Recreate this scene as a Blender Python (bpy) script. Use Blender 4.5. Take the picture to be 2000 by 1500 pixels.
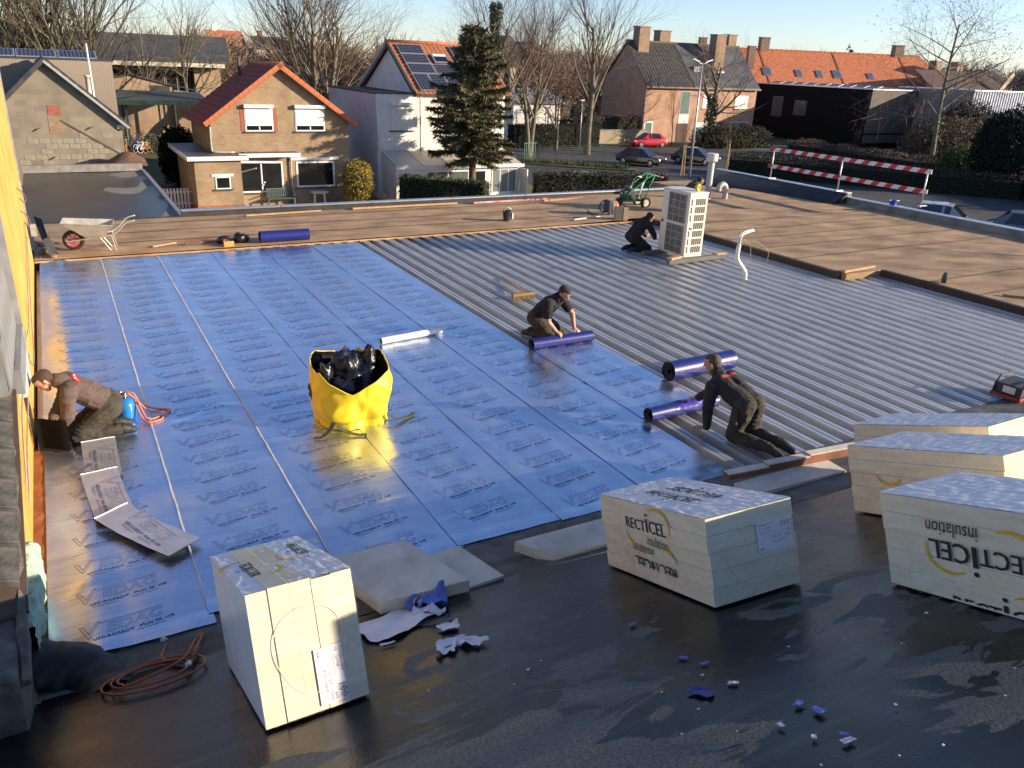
import bpy, bmesh, math, random
from mathutils import Vector, Matrix, noise

# World axes: X runs to the right along the far roof edge, Y runs away from the
# camera along the membrane strips, Z is up.  Z = 0 is the top of the steel deck.
scn = bpy.context.scene
for o in list(bpy.data.objects):
    bpy.data.objects.remove(o)
COL = scn.collection
PI = math.pi
R = math.radians

# ------------------------------------------------------------------ camera
PITCH, ROLL, YAW = R(21.9), R(2.38), R(29.7)
fw0 = Vector((0, math.cos(PITCH), -math.sin(PITCH)))
up0 = Vector((0, math.sin(PITCH), math.cos(PITCH)))
rt0 = Vector((1, 0, 0))
rt = math.cos(ROLL) * rt0 + math.sin(ROLL) * up0
up = -math.sin(ROLL) * rt0 + math.cos(ROLL) * up0
ZR = Matrix.Rotation(-YAW, 3, 'Z')
rt, up, fw = ZR @ rt, ZR @ up, ZR @ fw0
cam = bpy.data.cameras.new('camera')
cam.sensor_width = 36
cam.lens = 36 * 1561 / 2000
cam.clip_start = 0.1
cam.clip_end = 3000
camo = bpy.data.objects.new('camera', cam)
COL.objects.link(camo)
m3 = Matrix((rt, up, -fw)).transposed()
camo.matrix_world = Matrix.Translation((0, 0, 4.0)) @ m3.to_4x4()
scn.camera = camo

# ------------------------------------------------------------------ light
SUN_EL = R(14.5)
SUN_H = Vector((0.825, -0.565, 0)).normalized()
to_sun = SUN_H * math.cos(SUN_EL) + Vector((0, 0, math.sin(SUN_EL)))
world = bpy.data.worlds.new('World')
scn.world = world
world.use_nodes = True
wn = world.node_tree.nodes
wl = world.node_tree.links
bg = wn['Background']
sky = wn.new('ShaderNodeTexSky')
sky.sky_type = 'NISHITA'
sky.sun_disc = False
sky.sun_elevation = SUN_EL
sky.sun_rotation = math.atan2(SUN_H.x, SUN_H.y)
sky.altitude = 20
sky.air_density = 0.8
sky.dust_density = 0.3
sky.ozone_density = 2.2
tint = wn.new('ShaderNodeMixRGB')          # the camera's cool white balance, over the whole sky
tint.blend_type = 'MULTIPLY'
tint.inputs['Fac'].default_value = 1.0
tint.inputs['Color2'].default_value = (0.98, 0.94, 1.03, 1)
wl.new(sky.outputs['Color'], tint.inputs['Color1'])
wl.new(tint.outputs['Color'], bg.inputs['Color'])
bg.inputs['Strength'].default_value = 0.115
sl = bpy.data.lights.new('sun', 'SUN')
sl.energy = 5.0
sl.angle = R(0.5)
sl.color = (1.0, 0.83, 0.62)
so = bpy.data.objects.new('sun', sl)
COL.objects.link(so)
so.rotation_mode = 'QUATERNION'
so.rotation_quaternion = to_sun.to_track_quat('Z', 'Y')
so.location = (30, -20, 30)
scn.view_settings.view_transform = 'Standard'
scn.view_settings.look = 'None'
scn.view_settings.exposure = 0.9
scn.view_settings.gamma = 1.0
scn.render.engine = 'CYCLES'

# ------------------------------------------------------------------ helpers
MATS = {}


def mat(name, c, rough=0.7, metal=0.0, var=0.12, scale=6.0, bump=0.0, bscale=None, c2=None, spec=0.5,
        stretch=None, coat=0.0, thr=(0.35, 0.65), detail=5.0):
    """procedural material: two tones mixed by noise, optional noise bump"""
    if name in MATS:
        return MATS[name]
    m = bpy.data.materials.new(name)
    m.use_nodes = True
    nt = m.node_tree
    N, L = nt.nodes, nt.links
    b = N['Principled BSDF']
    b.inputs['Roughness'].default_value = rough
    b.inputs['Metallic'].default_value = metal
    b.inputs['Specular IOR Level'].default_value = spec
    b.inputs['Coat Weight'].default_value = coat
    tc = N.new('ShaderNodeTexCoord')
    src = tc.outputs['Object']
    if stretch:
        mp = N.new('ShaderNodeMapping')
        mp.inputs['Scale'].default_value = stretch
        L.new(src, mp.inputs['Vector'])
        src = mp.outputs['Vector']
    nz = N.new('ShaderNodeTexNoise')
    nz.inputs['Scale'].default_value = scale
    nz.inputs['Detail'].default_value = detail
    L.new(src, nz.inputs['Vector'])
    rp = N.new('ShaderNodeValToRGB')
    if c2 is None:
        ca = [max(0, k * (1 - var)) for k in c]
        cb = [min(1, k * (1 + var)) for k in c]
    else:
        ca, cb = c, c2
    rp.color_ramp.elements[0].position = thr[0]
    rp.color_ramp.elements[1].position = thr[1]
    rp.color_ramp.elements[0].color = (*ca, 1)
    rp.color_ramp.elements[1].color = (*cb, 1)
    L.new(nz.outputs['Fac'], rp.inputs['Fac'])
    L.new(rp.outputs['Color'], b.inputs['Base Color'])
    if bump:
        nb = N.new('ShaderNodeTexNoise')
        nb.inputs['Scale'].default_value = bscale or scale * 4
        nb.inputs['Detail'].default_value = 4
        L.new(src, nb.inputs['Vector'])
        bp = N.new('ShaderNodeBump')
        bp.inputs['Strength'].default_value = bump
        bp.inputs['Distance'].default_value = 0.02
        L.new(nb.outputs['Fac'], bp.inputs['Height'])
        L.new(bp.outputs['Normal'], b.inputs['Normal'])
    MATS[name] = m
    return m


def nodes_of(m):
    return m.node_tree.nodes, m.node_tree.links, m.node_tree.nodes['Principled BSDF']


class MB:
    """collects geometry for ONE mesh object"""

    def __init__(s):
        s.v, s.f, s.mi = [], [], []
        s.cur = 0

    def add(s, vs, fs):
        o = len(s.v)
        s.v.extend(tuple(x) for x in vs)
        for f in fs:
            s.f.append(tuple(i + o for i in f))
            s.mi.append(s.cur)
        return s

    def box(s, x0, x1, y0, y1, z0, z1, M=None):
        vs = [Vector(p) for p in ((x0, y0, z0), (x1, y0, z0), (x1, y1, z0), (x0, y1, z0),
                                  (x0, y0, z1), (x1, y0, z1), (x1, y1, z1), (x0, y1, z1))]
        if M is not None:
            vs = [M @ p for p in vs]
        return s.add(vs, [(3, 2, 1, 0), (4, 5, 6, 7), (0, 1, 5, 4), (1, 2, 6, 5), (2, 3, 7, 6), (3, 0, 4, 7)])

    def bar(s, a, b, w, h):
        """rectangular bar from a to b, w wide, h high"""
        a, b = Vector(a), Vector(b)
        d = (b - a)
        ln = d.length
        d.normalize()
        side = d.cross(Vector((0, 0, 1)))
        if side.length < 1e-4:
            side = Vector((1, 0, 0))
        side.normalize()
        u = side.cross(d)
        vs = []
        for p in (a, b):
            for i, j in ((-1, -1), (1, -1), (1, 1), (-1, 1)):
                vs.append(p + side * (i * w / 2) + u * (j * h / 2))
        return s.add(vs, [(3, 2, 1, 0), (4, 5, 6, 7), (0, 1, 5, 4), (1, 2, 6, 5), (2, 3, 7, 6), (3, 0, 4, 7)])

    def tube(s, pts, r, n=8, caps=True):
        pts = [Vector(p) for p in pts]
        k = len(pts)
        rs = r if isinstance(r, (list, tuple)) else [r] * k
        prev = None
        rings = []
        for i, p in enumerate(pts):
            if i == 0:
                d = pts[1] - p
            elif i == k - 1:
                d = p - pts[i - 1]
            else:
                d = pts[i + 1] - pts[i - 1]
            if d.length < 1e-9:
                d = Vector((0, 0, 1))
            d.normalize()
            if prev is None:
                a = d.orthogonal().normalized()
            else:
                a = prev - d * prev.dot(d)
                a = a.normalized() if a.length > 1e-6 else d.orthogonal().normalized()
            prev = a
            b = d.cross(a)
            rings.append([p + (a * math.cos(t) + b * math.sin(t)) * rs[i] for t in [2 * PI * j / n for j in range(n)]])
        vs = [q for ring in rings for q in ring]
        fs = []
        for i in range(k - 1):
            for j in range(n):
                j2 = (j + 1) % n
                fs.append((i * n + j, i * n + j2, (i + 1) * n + j2, (i + 1) * n + j))
        if caps:
            fs.append(tuple(reversed(range(n))))
            fs.append(tuple((k - 1) * n + j for j in range(n)))
        return s.add(vs, fs)

    def cyl(s, a, b, r0, r1=None, n=12, caps=True):
        return s.tube([a, b], [r0, r0 if r1 is None else r1], n, caps)

    def prism(s, poly, d):
        """extrude a planar polygon (3D points) by vector d"""
        d = Vector(d)
        a = [Vector(p) for p in poly]
        n = len(a)
        vs = a + [p + d for p in a]
        fs = [tuple(reversed(range(n))), tuple(range(n, 2 * n))]
        for i in range(n):
            j = (i + 1) % n
            fs.append((i, j, n + j, n + i))
        return s.add(vs, fs)

    def quad(s, *p):
        return s.add([Vector(q) for q in p], [tuple(range(len(p)))])

    def grid(s, fn, nu, nv, closed_u=False):
        vs = []
        for i in range(nu + (0 if closed_u else 1)):
            for j in range(nv + 1):
                vs.append(fn(i / nu, j / nv))
        fs = []
        w = nv + 1
        for i in range(nu):
            i2 = (i + 1) % nu if closed_u else i + 1
            for j in range(nv):
                fs.append((i * w + j, i2 * w + j, i2 * w + j + 1, i * w + j + 1))
        return s.add(vs, fs)

    def lathe(s, prof, c=(0, 0, 0), n=16, M=None):
        c = Vector(c)
        vs = []
        for r, z in prof:
            for j in range(n):
                t = 2 * PI * j / n
                p = Vector((r * math.cos(t), r * math.sin(t), z))
                vs.append(c + (M @ p if M is not None else p))
        fs = []
        for i in range(len(prof) - 1):
            for j in range(n):
                j2 = (j + 1) % n
                fs.append((i * n + j, i * n + j2, (i + 1) * n + j2, (i + 1) * n + j))
        return s.add(vs, fs)

    def ball(s, c, r, n=10, M=None):
        rx, ry, rz = r if isinstance(r, (list, tuple)) else (r, r, r)
        c = Vector(c)
        vs, fs = [], []
        h = n // 2
        for i in range(h + 1):
            ph = PI * i / h
            for j in range(n):
                t = 2 * PI * j / n
                p = Vector((rx * math.sin(ph) * math.cos(t), ry * math.sin(ph) * math.sin(t), -rz * math.cos(ph)))
                vs.append(c + (M @ p if M is not None else p))
        for i in range(h):
            for j in range(n):
                j2 = (j + 1) % n
                fs.append((i * n + j, i * n + j2, (i + 1) * n + j2, (i + 1) * n + j))
        return s.add(vs, fs)

    def mesh(s, name, m, off=None, smooth=False, bevel=0):
        me = bpy.data.meshes.new(name)
        vs = s.v
        if off is not None:
            vs = [(x - off[0], y - off[1], z - off[2]) for x, y, z in vs]
        me.from_pydata(vs, [], s.f)
        for q in (m if isinstance(m, (list, tuple)) else [m]):
            me.materials.append(q)
        if any(s.mi):
            me.polygons.foreach_set('material_index', s.mi)
        if bevel:
            bm = bmesh.new()
            bm.from_mesh(me)
            bmesh.ops.remove_doubles(bm, verts=bm.verts, dist=1e-5)
            es = [e for e in bm.edges if len(e.link_faces) == 2 and e.calc_face_angle(0) > 0.6]
            bmesh.ops.bevel(bm, geom=es, offset=bevel, segments=2, affect='EDGES', profile=0.6)
            bm.to_mesh(me)
            bm.free()
        if smooth:
            me.polygons.foreach_set('use_smooth', [True] * len(me.polygons))
            if smooth is not True:
                try:
                    me.set_sharp_from_angle(angle=R(smooth))
                except Exception:
                    pass
        me.update()
        return me

    def build(s, name, m, parent=None, world=False, smooth=False, bevel=0):
        off = parent.location if (world and parent is not None) else None
        me = s.mesh(name, m, off, smooth, bevel)
        o = bpy.data.objects.new(name, me)
        COL.objects.link(o)
        if parent is not None:
            o.parent = parent
        return o


def tag(o, label=None, cat=None, group=None, kind=None):
    if label:
        o['label'] = label
    if cat:
        o['category'] = cat
    if group:
        o['group'] = group
    if kind:
        o['kind'] = kind
    return o


def thing(name, label, cat, loc=(0, 0, 0), rz=0.0, group=None, M=None):
    o = bpy.data.objects.new(name, None)
    o.empty_display_size = 0.1
    COL.objects.link(o)
    if M is not None:
        o.matrix_world = M
    else:
        o.location = loc
        o.rotation_euler = (0, 0, rz)
    return tag(o, label, cat, group)


def place(name, me, parent=None, M=None, loc=None):
    """an object that shares mesh data"""
    o = bpy.data.objects.new(name, me)
    COL.objects.link(o)
    if parent is not None:
        o.parent = parent
    if M is not None:
        o.matrix_basis = M
    elif loc is not None:
        o.location = loc
    return o


def box_part(name, m, parent, b, world=True, bevel=0):
    return MB().box(*b).build(name, m, parent, world, bevel=bevel)


def text_mesh(body, size, outline=0.0, shear=0.0, extrude=0.0, space=1.0, res=2, align='LEFT'):
    """flat lettering (or line lettering when outline > 0) as raw verts/faces in the XY plane"""
    cu = bpy.data.curves.new('lettering', 'FONT')
    cu.body = body
    cu.size = size
    cu.shear = shear
    cu.align_x = align
    cu.resolution_u = res
    cu.space_character = space
    if outline:
        cu.fill_mode = 'NONE'
        cu.bevel_depth = outline
        cu.bevel_resolution = 0
    o = bpy.data.objects.new('lettering', cu)
    COL.objects.link(o)
    dg = bpy.context.evaluated_depsgraph_get()
    me = bpy.data.meshes.new_from_object(o.evaluated_get(dg))
    vs = [v.co.copy() for v in me.vertices]
    fs = [tuple(p.vertices) for p in me.polygons]
    bpy.data.objects.remove(o)
    bpy.data.meshes.remove(me)
    return vs, fs


def frame_mat(o, ex, ey, ez):
    """4x4 from origin and axes"""
    m = Matrix((Vector(ex), Vector(ey), Vector(ez))).transposed().to_4x4()
    m.translation = Vector(o)
    return m


# the pitched roof in the foreground: falls away from the camera at 22 degrees
SLA = R(22)
SLY = 5.1
S_V = Vector((1, 0, 0))
S_D = Vector((0, math.cos(SLA), -math.sin(SLA)))
S_N = Vector((0, math.sin(SLA), math.cos(SLA)))


def SL(x, s, h=0.0):
    """point on the pitched roof: x across, s down the slope (negative = up), h off the surface"""
    return Vector((x, SLY, 0)) + S_D * s + S_N * h


def SLM(x, s, h=0.0, yaw=0.0):
    c, q = math.cos(yaw), math.sin(yaw)
    return frame_mat(SL(x, s, h), S_V * c - S_D * q, S_V * q + S_D * c, S_N)


rnd = random.Random(7)
# ================================================================== own roof
def roof_black():
    m = mat('wet_black_membrane', (0.011, 0.012, 0.014), rough=0.3, var=0.3, scale=1.2)
    N, L, b = nodes_of(m)
    tc = N.new('ShaderNodeTexCoord')

    def nz(scale, st=(1, 1, 1), det=6, dist=0.0):
        mp = N.new('ShaderNodeMapping')
        mp.inputs['Scale'].default_value = st
        L.new(tc.outputs['Object'], mp.inputs['Vector'])
        n = N.new('ShaderNodeTexNoise')
        n.inputs['Scale'].default_value = scale
        n.inputs['Detail'].default_value = det
        n.inputs['Distortion'].default_value = dist
        L.new(mp.outputs['Vector'], n.inputs['Vector'])
        return n.outputs['Fac']

    def ramp(fac, a, c, ca=(0, 0, 0, 1), cc=(1, 1, 1, 1)):
        r = N.new('ShaderNodeValToRGB')
        r.color_ramp.elements[0].position = a
        r.color_ramp.elements[1].position = c
        r.color_ramp.elements[0].color = ca
        r.color_ramp.elements[1].color = cc
        L.new(fac, r.inputs['Fac'])
        return r.outputs['Color']

    def mth(op, a, c):
        q = N.new('ShaderNodeMath')
        q.operation = op
        for i, k in enumerate((a, c)):
            if isinstance(k, (int, float)):
                q.inputs[i].default_value = k
            else:
                L.new(k, q.inputs[i])
        return q.outputs[0]
    big = nz(0.55, (1, 1, 1), 3)
    patch = nz(2.4, (0.6, 1.5, 1), 9, 1.2)
    # dried pale silt: islands with crisp shores, mostly in the lower right field
    sxy = N.new('ShaderNodeSeparateXYZ')
    L.new(tc.outputs['Object'], sxy.inputs[0])
    fall = N.new('ShaderNodeMapRange')        # silt settled on the upper part of the slope
    fall.inputs['From Min'].default_value = 1.4
    fall.inputs['From Max'].default_value = 4.2
    fall.inputs['To Min'].default_value = 0.02
    fall.inputs['To Max'].default_value = -0.10
    L.new(sxy.outputs['Y'], fall.inputs['Value'])
    dry = ramp(mth('ADD', mth('ADD', mth('MULTIPLY', big, 0.65), mth('MULTIPLY', patch, 0.55)), fall.outputs['Result']), 0.600, 0.606)
    streak = ramp(nz(2.2, (0.35, 6.5, 1), 6, 0.5), 0.60, 0.64)
    fine = nz(60, (1, 1, 1), 4)
    col = N.new('ShaderNodeMixRGB')
    L.new(dry, col.inputs['Fac'])
    col.inputs['Color1'].default_value = (0.0035, 0.0042, 0.0055, 1)
    L.new(ramp(fine, 0.3, 0.75, (0.085, 0.080, 0.070, 1), (0.175, 0.165, 0.145, 1)), col.inputs['Color2'])
    col2 = N.new('ShaderNodeMixRGB')
    col2.blend_type = 'ADD'
    col2.inputs['Color2'].default_value = (0.018, 0.017, 0.015, 1)
    L.new(streak, col2.inputs['Fac'])
    L.new(col.outputs['Color'], col2.inputs['Color1'])
    L.new(col2.outputs['Color'], b.inputs['Base Color'])
    rg = mth('ADD', mth('MULTIPLY', dry, 0.45), mth('ADD', mth('MULTIPLY', nz(3.0, (1, 1, 1), 5), 0.38), 0.08))
    L.new(rg, b.inputs['Roughness'])
    bp = N.new('ShaderNodeBump')
    bp.inputs['Strength'].default_value = 0.12
    bp.inputs['Distance'].default_value = 0.02
    L.new(mth('ADD', fine, mth('MULTIPLY', nz(2.5, (0.4, 3, 1), 3), 2.0)), bp.inputs['Height'])
    L.new(bp.outputs['Normal'], b.inputs['Normal'])
    b.inputs['Specular IOR Level'].default_value = 0.4
    return m


M_BLACK = roof_black()
M_BITUMEN = mat('brown_bitumen_felt', (0.26, 0.155, 0.080), rough=0.9, c2=(0.52, 0.35, 0.195), scale=1.1, bump=0.8,
                bscale=35, stretch=(1, 1.6, 1), thr=(0.3, 0.7), detail=9)
M_DARKFELT = mat('dark_felt', (0.03, 0.03, 0.032), rough=0.75, var=0.3, scale=3, bump=0.3, bscale=14)
M_ALU = mat('aluminium_trim', (0.62, 0.63, 0.64), rough=0.35, metal=0.9, var=0.1, scale=9)
M_GALV = mat('galvanised_steel', (0.47, 0.48, 0.49), rough=0.38, metal=0.62, c2=(0.64, 0.64, 0.64), scale=3.0,
             stretch=(5, 0.5, 5), bump=0.05, bscale=20)
M_CONC = mat('weathered_concrete', (0.24, 0.22, 0.19), rough=0.9, var=0.25, scale=3, bump=0.3, bscale=30)
M_TIMBER = mat('raw_timber', (0.42, 0.27, 0.14), rough=0.7, var=0.25, scale=3, stretch=(6, 1, 6), bump=0.1)
M_TIMBER_RED = mat('stained_timber', (0.20, 0.075, 0.045), rough=0.7, var=0.3, scale=4, bump=0.1)
M_BLACKSTUFF = mat('black_bitumen', (0.012, 0.012, 0.013), rough=0.55, var=0.3, scale=8, bump=0.2, bscale=12)

# ground far below and the building under the roof
M_GRASS = mat('winter_grass', (0.050, 0.062, 0.024), rough=0.95, c2=(0.11, 0.105, 0.045), scale=0.35, bump=0.6, bscale=6, detail=9)
gd = MB()
gd.grid(lambda a, b: Vector((-500 + 1600 * a, -400 + 1800 * b, -4.0)), 8, 8)
tag(gd.build('ground', M_GRASS), kind='structure')
bb = MB()
bb.box(-0.64, 22.75, -8, 21.74, -4.0, -0.32)
tag(bb.build('building_walls', mat('grey_brick', (0.22, 0.19, 0.16), rough=0.9, scale=8)), kind='structure')

# foreground pitched roof (black rubber membrane) with real unevenness
sg = MB()


def edge_s(x):
    """lower edge of the pitched membrane, a little ragged"""
    x = max(-1.6, min(7.5, x))
    return -0.22 - 0.105 * max(0.0, x) + 0.012 * noise.noise(Vector((x * 3, 0, 0)))


def slope_pt(a, b):
    x = -1.6 + 17.5 * a
    s = -9.5 + (9.5 + edge_s(x)) * b
    h = 0.010 * noise.noise(Vector((x * 1.1, s * 1.3, 0))) + 0.006 * noise.noise(Vector((x * 0.8, s * 5, 3)))
    return SL(x, s, h - 0.010)


sg.grid(slope_pt, 140, 90)
black = tag(sg.build('black_membrane_roof', M_BLACK, smooth=True), kind='structure')
# welded lap seams across the membrane
for s0 in ():
    mb = MB()
    mb.grid(lambda a, b: SL(-1.5 + 17.3 * a, s0 + 0.05 * b + 0.012 * math.sin(a * 31 + s0),
                            0.004 + 0.003 * noise.noise(Vector((a * 20, s0, 0)))), 80, 1)
    mb.build('membrane_seam', M_BLACKSTUFF, black)

# the flat strip of old felt along the foot of the slope, where the deck begins
fs = MB()


def felt_pt(a, b):
    x = -0.62 + 16.0 * a
    p = SL(x, edge_s(x) + 0.03, -0.012)
    q = Vector((x, 5.52, -0.006))
    t = p.lerp(q, b)
    t.z += 0.006 * noise.noise(Vector((a * 18, b * 2, 1))) - 0.035 * math.sin(PI * b)
    return t


fs.grid(felt_pt, 110, 6)
tag(fs.build('felt_edge_strip', mat('mossy_felt', (0.075, 0.078, 0.068), rough=0.85, c2=(0.16, 0.16, 0.145), scale=5, bump=0.4, bscale=40)), kind='structure')

# dark bulging upstand where the slope meets the ochre wall (bottom left of the view)
ml = MB()
lp_ = [(-1.5, 5.05, 0.20), (-1.0, 5.25, 0.20), (-0.62, 5.28, 0.16), (-0.38, 5.16, 0.09), (-0.25, 5.00, 0.06), (-0.22, 4.80, 0.10)]


def ridge(a, b):
    f = a * (len(lp_) - 1)
    i = min(int(f), len(lp_) - 2)
    p = Vector(lp_[i]).lerp(Vector(lp_[i + 1]), f - i)
    t = PI * b * 1.15 - 0.25
    r = (0.17 - 0.06 * a) * (1 + 0.35 * noise.noise(Vector((a * 6, b * 2, 1))) + 0.15 * noise.noise(Vector((a * 17, b * 5, 4))))
    d = Vector((-0.25, 1, 0)).normalized().lerp(Vector((1, 0.2, 0)), a).normalized()
    return p + d * (r * math.cos(t) * 1.5) + Vector((0, 0, r * 0.75 * math.sin(t) - 0.05))


ml.grid(ridge, 40, 16)
tag(ml.build('membrane_upstand', M_BLACKSTUFF, smooth=True), 'black rubber membrane bulging up against the foot of the ochre wall', 'membrane')

# ------------------------------------------------------------------ steel deck
RIB = 0.31


def deck_profile():
    # one rib: open trough, web, wide flange with a stiffening groove, web
    return [(0.0, -0.135), (0.118, -0.135), (0.124, 0.0), (0.178, 0.0), (0.182, -0.03), (0.200, -0.03), (0.204, 0.0), (0.258, 0.0), (0.264, -0.135)]


deck = thing('steel_deck', None, None, (0, 0, 0))
tag(deck, kind='structure')


def deck_sheet(x0, ya, yb):
    mb = MB()
    ps = []
    for k in range(3):
        ps += [(x0 + k * RIB + px, pz) for px, pz in deck_profile()]
    ps.append((x0 + 3 * RIB, -0.135))
    dz = 0.0015 * rnd.random()
    ny = 10
    for j in range(ny + 1):
        y = ya + (yb - ya) * j / ny
        for px, pz in ps:
            mb.v.append((px, y, pz - 0.004 + dz + 0.0015 * noise.noise(Vector((px * 3, y * 1.3, 0)))))
    w = len(ps)
    for j in range(ny):
        for i in range(w - 1):
            mb.f.append((j * w + i, j * w + i + 1, (j + 1) * w + i + 1, (j + 1) * w + i))
            mb.mi.append(0)
    return mb.build('deck_sheet', M_GALV, deck)


x = -0.63
while x < 15.2:
    far = 17.86 if x < 14.0 else 11.06
    y0 = 5.30 if x < 5.0 else 5.06
    deck_sheet(x, y0, far)
    x += 3 * RIB
# foam closures in the rib ends along the far edge
ce = MB()
k = 0
while -0.63 + k * RIB < 14.2:
    x0 = -0.63 + k * RIB
    ce.prism([(x0 + 0.0, 17.87, -0.13), (x0 + 0.055, 17.87, -0.13), (x0 + 0.090, 17.87, -0.002), (x0 - 0.055, 17.87, -0.002)], (0, 0.05, 0))
    k += 1
tag(ce.build('rib_closures', M_BLACKSTUFF, deck), kind='stuff')
# dark void under the deck
vd = MB()
vd.box(-0.64, 15.55, 5.02, 17.95, -0.30, -0.14)
tag(vd.build('deck_void', mat('shadow_gap', (0.02, 0.02, 0.02), rough=0.9)), kind='structure')

# ------------------------------------------------------------------ old brown bitumen roof round the deck
BZ = 0.12
br = MB()


def felt(x0, x1, y0, y1, nx, ny, sd):
    def f(a, b):
        X = x0 + (x1 - x0) * a
        Y = y0 + (y1 - y0) * b
        e = min(a * (x1 - x0), (1 - a) * (x1 - x0), b * (y1 - y0), (1 - b) * (y1 - y0))
        z = BZ - 0.03 * max(0.0, (1.0 - (17.9 if Y > 17.9 else 99) + 17.0))
        z = 0.05 if Y >= 17.9 else BZ
        if Y >= 17.9:
            t = max(0.0, min(1.0, (X - 12.0) / 3.0))
            z = 0.05 + (BZ - 0.05) * t
        z += 0.012 * noise.noise(Vector((X * 0.9, Y * 0.9, sd))) + 0.006 * noise.noise(Vector((X * 3.1, Y * 3.1, sd)))
        return Vector((X, Y, z))
    br.grid(f, nx, ny)


felt(-0.64, 22.7, 17.9, 21.72, 90, 16, 0)
felt(14.32, 22.7, 11.02, 17.9, 34, 28, 0)
felt(15.46, 22.7, 0.0, 11.02, 30, 44, 0)
# risers down to the deck
br.quad((14.32, 17.9, -0.3), (14.32, 11.02, -0.3), (14.32, 11.02, BZ), (14.32, 17.9, BZ))
br.quad((14.32, 11.02, -0.3), (15.46, 11.02, -0.3), (15.46, 11.02, BZ), (14.32, 11.02, BZ))
br.quad((15.46, 11.02, -0.3), (15.46, 0, -0.3), (15.46, 0, BZ), (15.46, 11.02, BZ))
br.quad((-0.64, 17.9, -0.3), (14.32, 17.9, -0.3), (14.32, 17.9, 0.03), (-0.64, 17.9, 0.03))
felt_roof = tag(br.build('bitumen_roof', M_BITUMEN, smooth=35), kind='structure')
# lap seams of the felt, slightly proud
for i, yy in enumerate((16.6, 15.55, 14.6, 13.6, 12.5, 9.9, 8.8, 7.8, 6.7)):
    xs = 14.4 if yy > 11 else 15.55
    mb = MB()
    mb.grid(lambda a, b: Vector((xs + (21.9 - xs) * a, yy + 0.045 * b + 0.02 * math.sin(a * 9 + i),
                                 BZ + 0.012 * noise.noise(Vector(((xs + (21.9 - xs) * a) * 0.9, yy * 0.9, 0))) + 0.012 - 0.004 * b)), 40, 1)
    mb.build('felt_seam', mat('felt_seam', (0.10, 0.072, 0.05), rough=0.9, var=0.3, scale=7), felt_roof)
for i, yy in enumerate((19.0, 20.1, 21.1)):
    mb = MB()
    mb.grid(lambda a, b: Vector((0.6 + 13.0 * a, yy + 0.04 * b + 0.03 * math.sin(a * 7 + i),
                                 0.066 + 0.012 * noise.noise(Vector(((0.6 + 13.0 * a) * 0.9, yy * 0.9, 0))))), 40, 1)
    mb.build('felt_seam', MATS['felt_seam'], felt_roof)
# strips on the deck's right edge, the riser's shade painted in as dark brown
mb = MB().box(14.20, 14.318, 11.14, 17.85, -0.13, 0.135)
mb.build('riser_shade', mat('riser_shade_brown', (0.05, 0.035, 0.028), rough=0.8), felt_roof)
mb = MB().box(15.36, 15.455, 5.2, 10.95, -0.13, 0.14)
mb.build('riser_shade', MATS['riser_shade_brown'], felt_roof)

# far roof edge: low upstand with aluminium trim
fe = thing('far_roof_edge', None, None, (0, 0, 0))
tag(fe, kind='structure')
MB().box(2.6, 19.5, 21.72, 21.86, -0.3, 0.20).build('upstand', M_DARKFELT, fe)
xx = 2.6
while xx < 19.0:
    MB().box(xx, min(xx + 2.48, 19.5), 21.69, 21.90, 0.201, 0.232).build('trim', M_ALU, fe)
    xx += 2.5
MB().box(-0.64, 2.6, 21.72, 21.80, -0.3, 0.08).build('upstand', M_DARKFELT, fe)

# right parapet: concrete kerb near, taller black-lined upstand beyond
rp_ = thing('right_parapet', None, None, (0, 0, 0))
tag(rp_, kind='structure')
MB().box(22.60, 22.80, 2.0, 17.95, -0.3, 0.31).build('parapet_wall', M_CONC, rp_)
yy = 2.0
while yy < 17.9:
    MB().box(22.57, 22.83, yy, min(yy + 1.98, 17.97), 0.311, 0.335).build('coping', M_ALU, rp_)
    yy += 2.0
lin = MB()


def lining(a, b):
    y = 17.95 + 5.3 * a
    xb = 21.95 - 1.2 * a
    xq = xb + (22.6 - xb) * b
    z = 0.02 + 0.43 * b ** 0.7
    return Vector((xq + 0.03 * noise.noise(Vector((y * 2, b * 3, 0))), y, z))


lin.grid(lining, 24, 8)
lin.quad((22.6, 17.95, 0.45), (22.6, 17.95, -0.3), (21.95, 17.95, 0.0))
lin.build('membrane_lining', M_DARKFELT, rp_, smooth=True)
MB().box(22.605, 22.80, 17.96, 24.3, -0.3, 0.44).build('parapet_wall', M_CONC, rp_)
for k in range(3):
    MB().box(22.57, 22.83, 17.98 + 2.1 * k, 17.98 + 2.1 * k + 2.08, 0.441, 0.465).build('coping', M_ALU, rp_)
# roof area behind the far edge on the right (towards the parapet end)
mb = MB().box(19.5, 22.6, 21.73, 24.2, -0.3, 0.06)
tag(mb.build('bitumen_roof_corner', M_BITUMEN), kind='structure')

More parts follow.
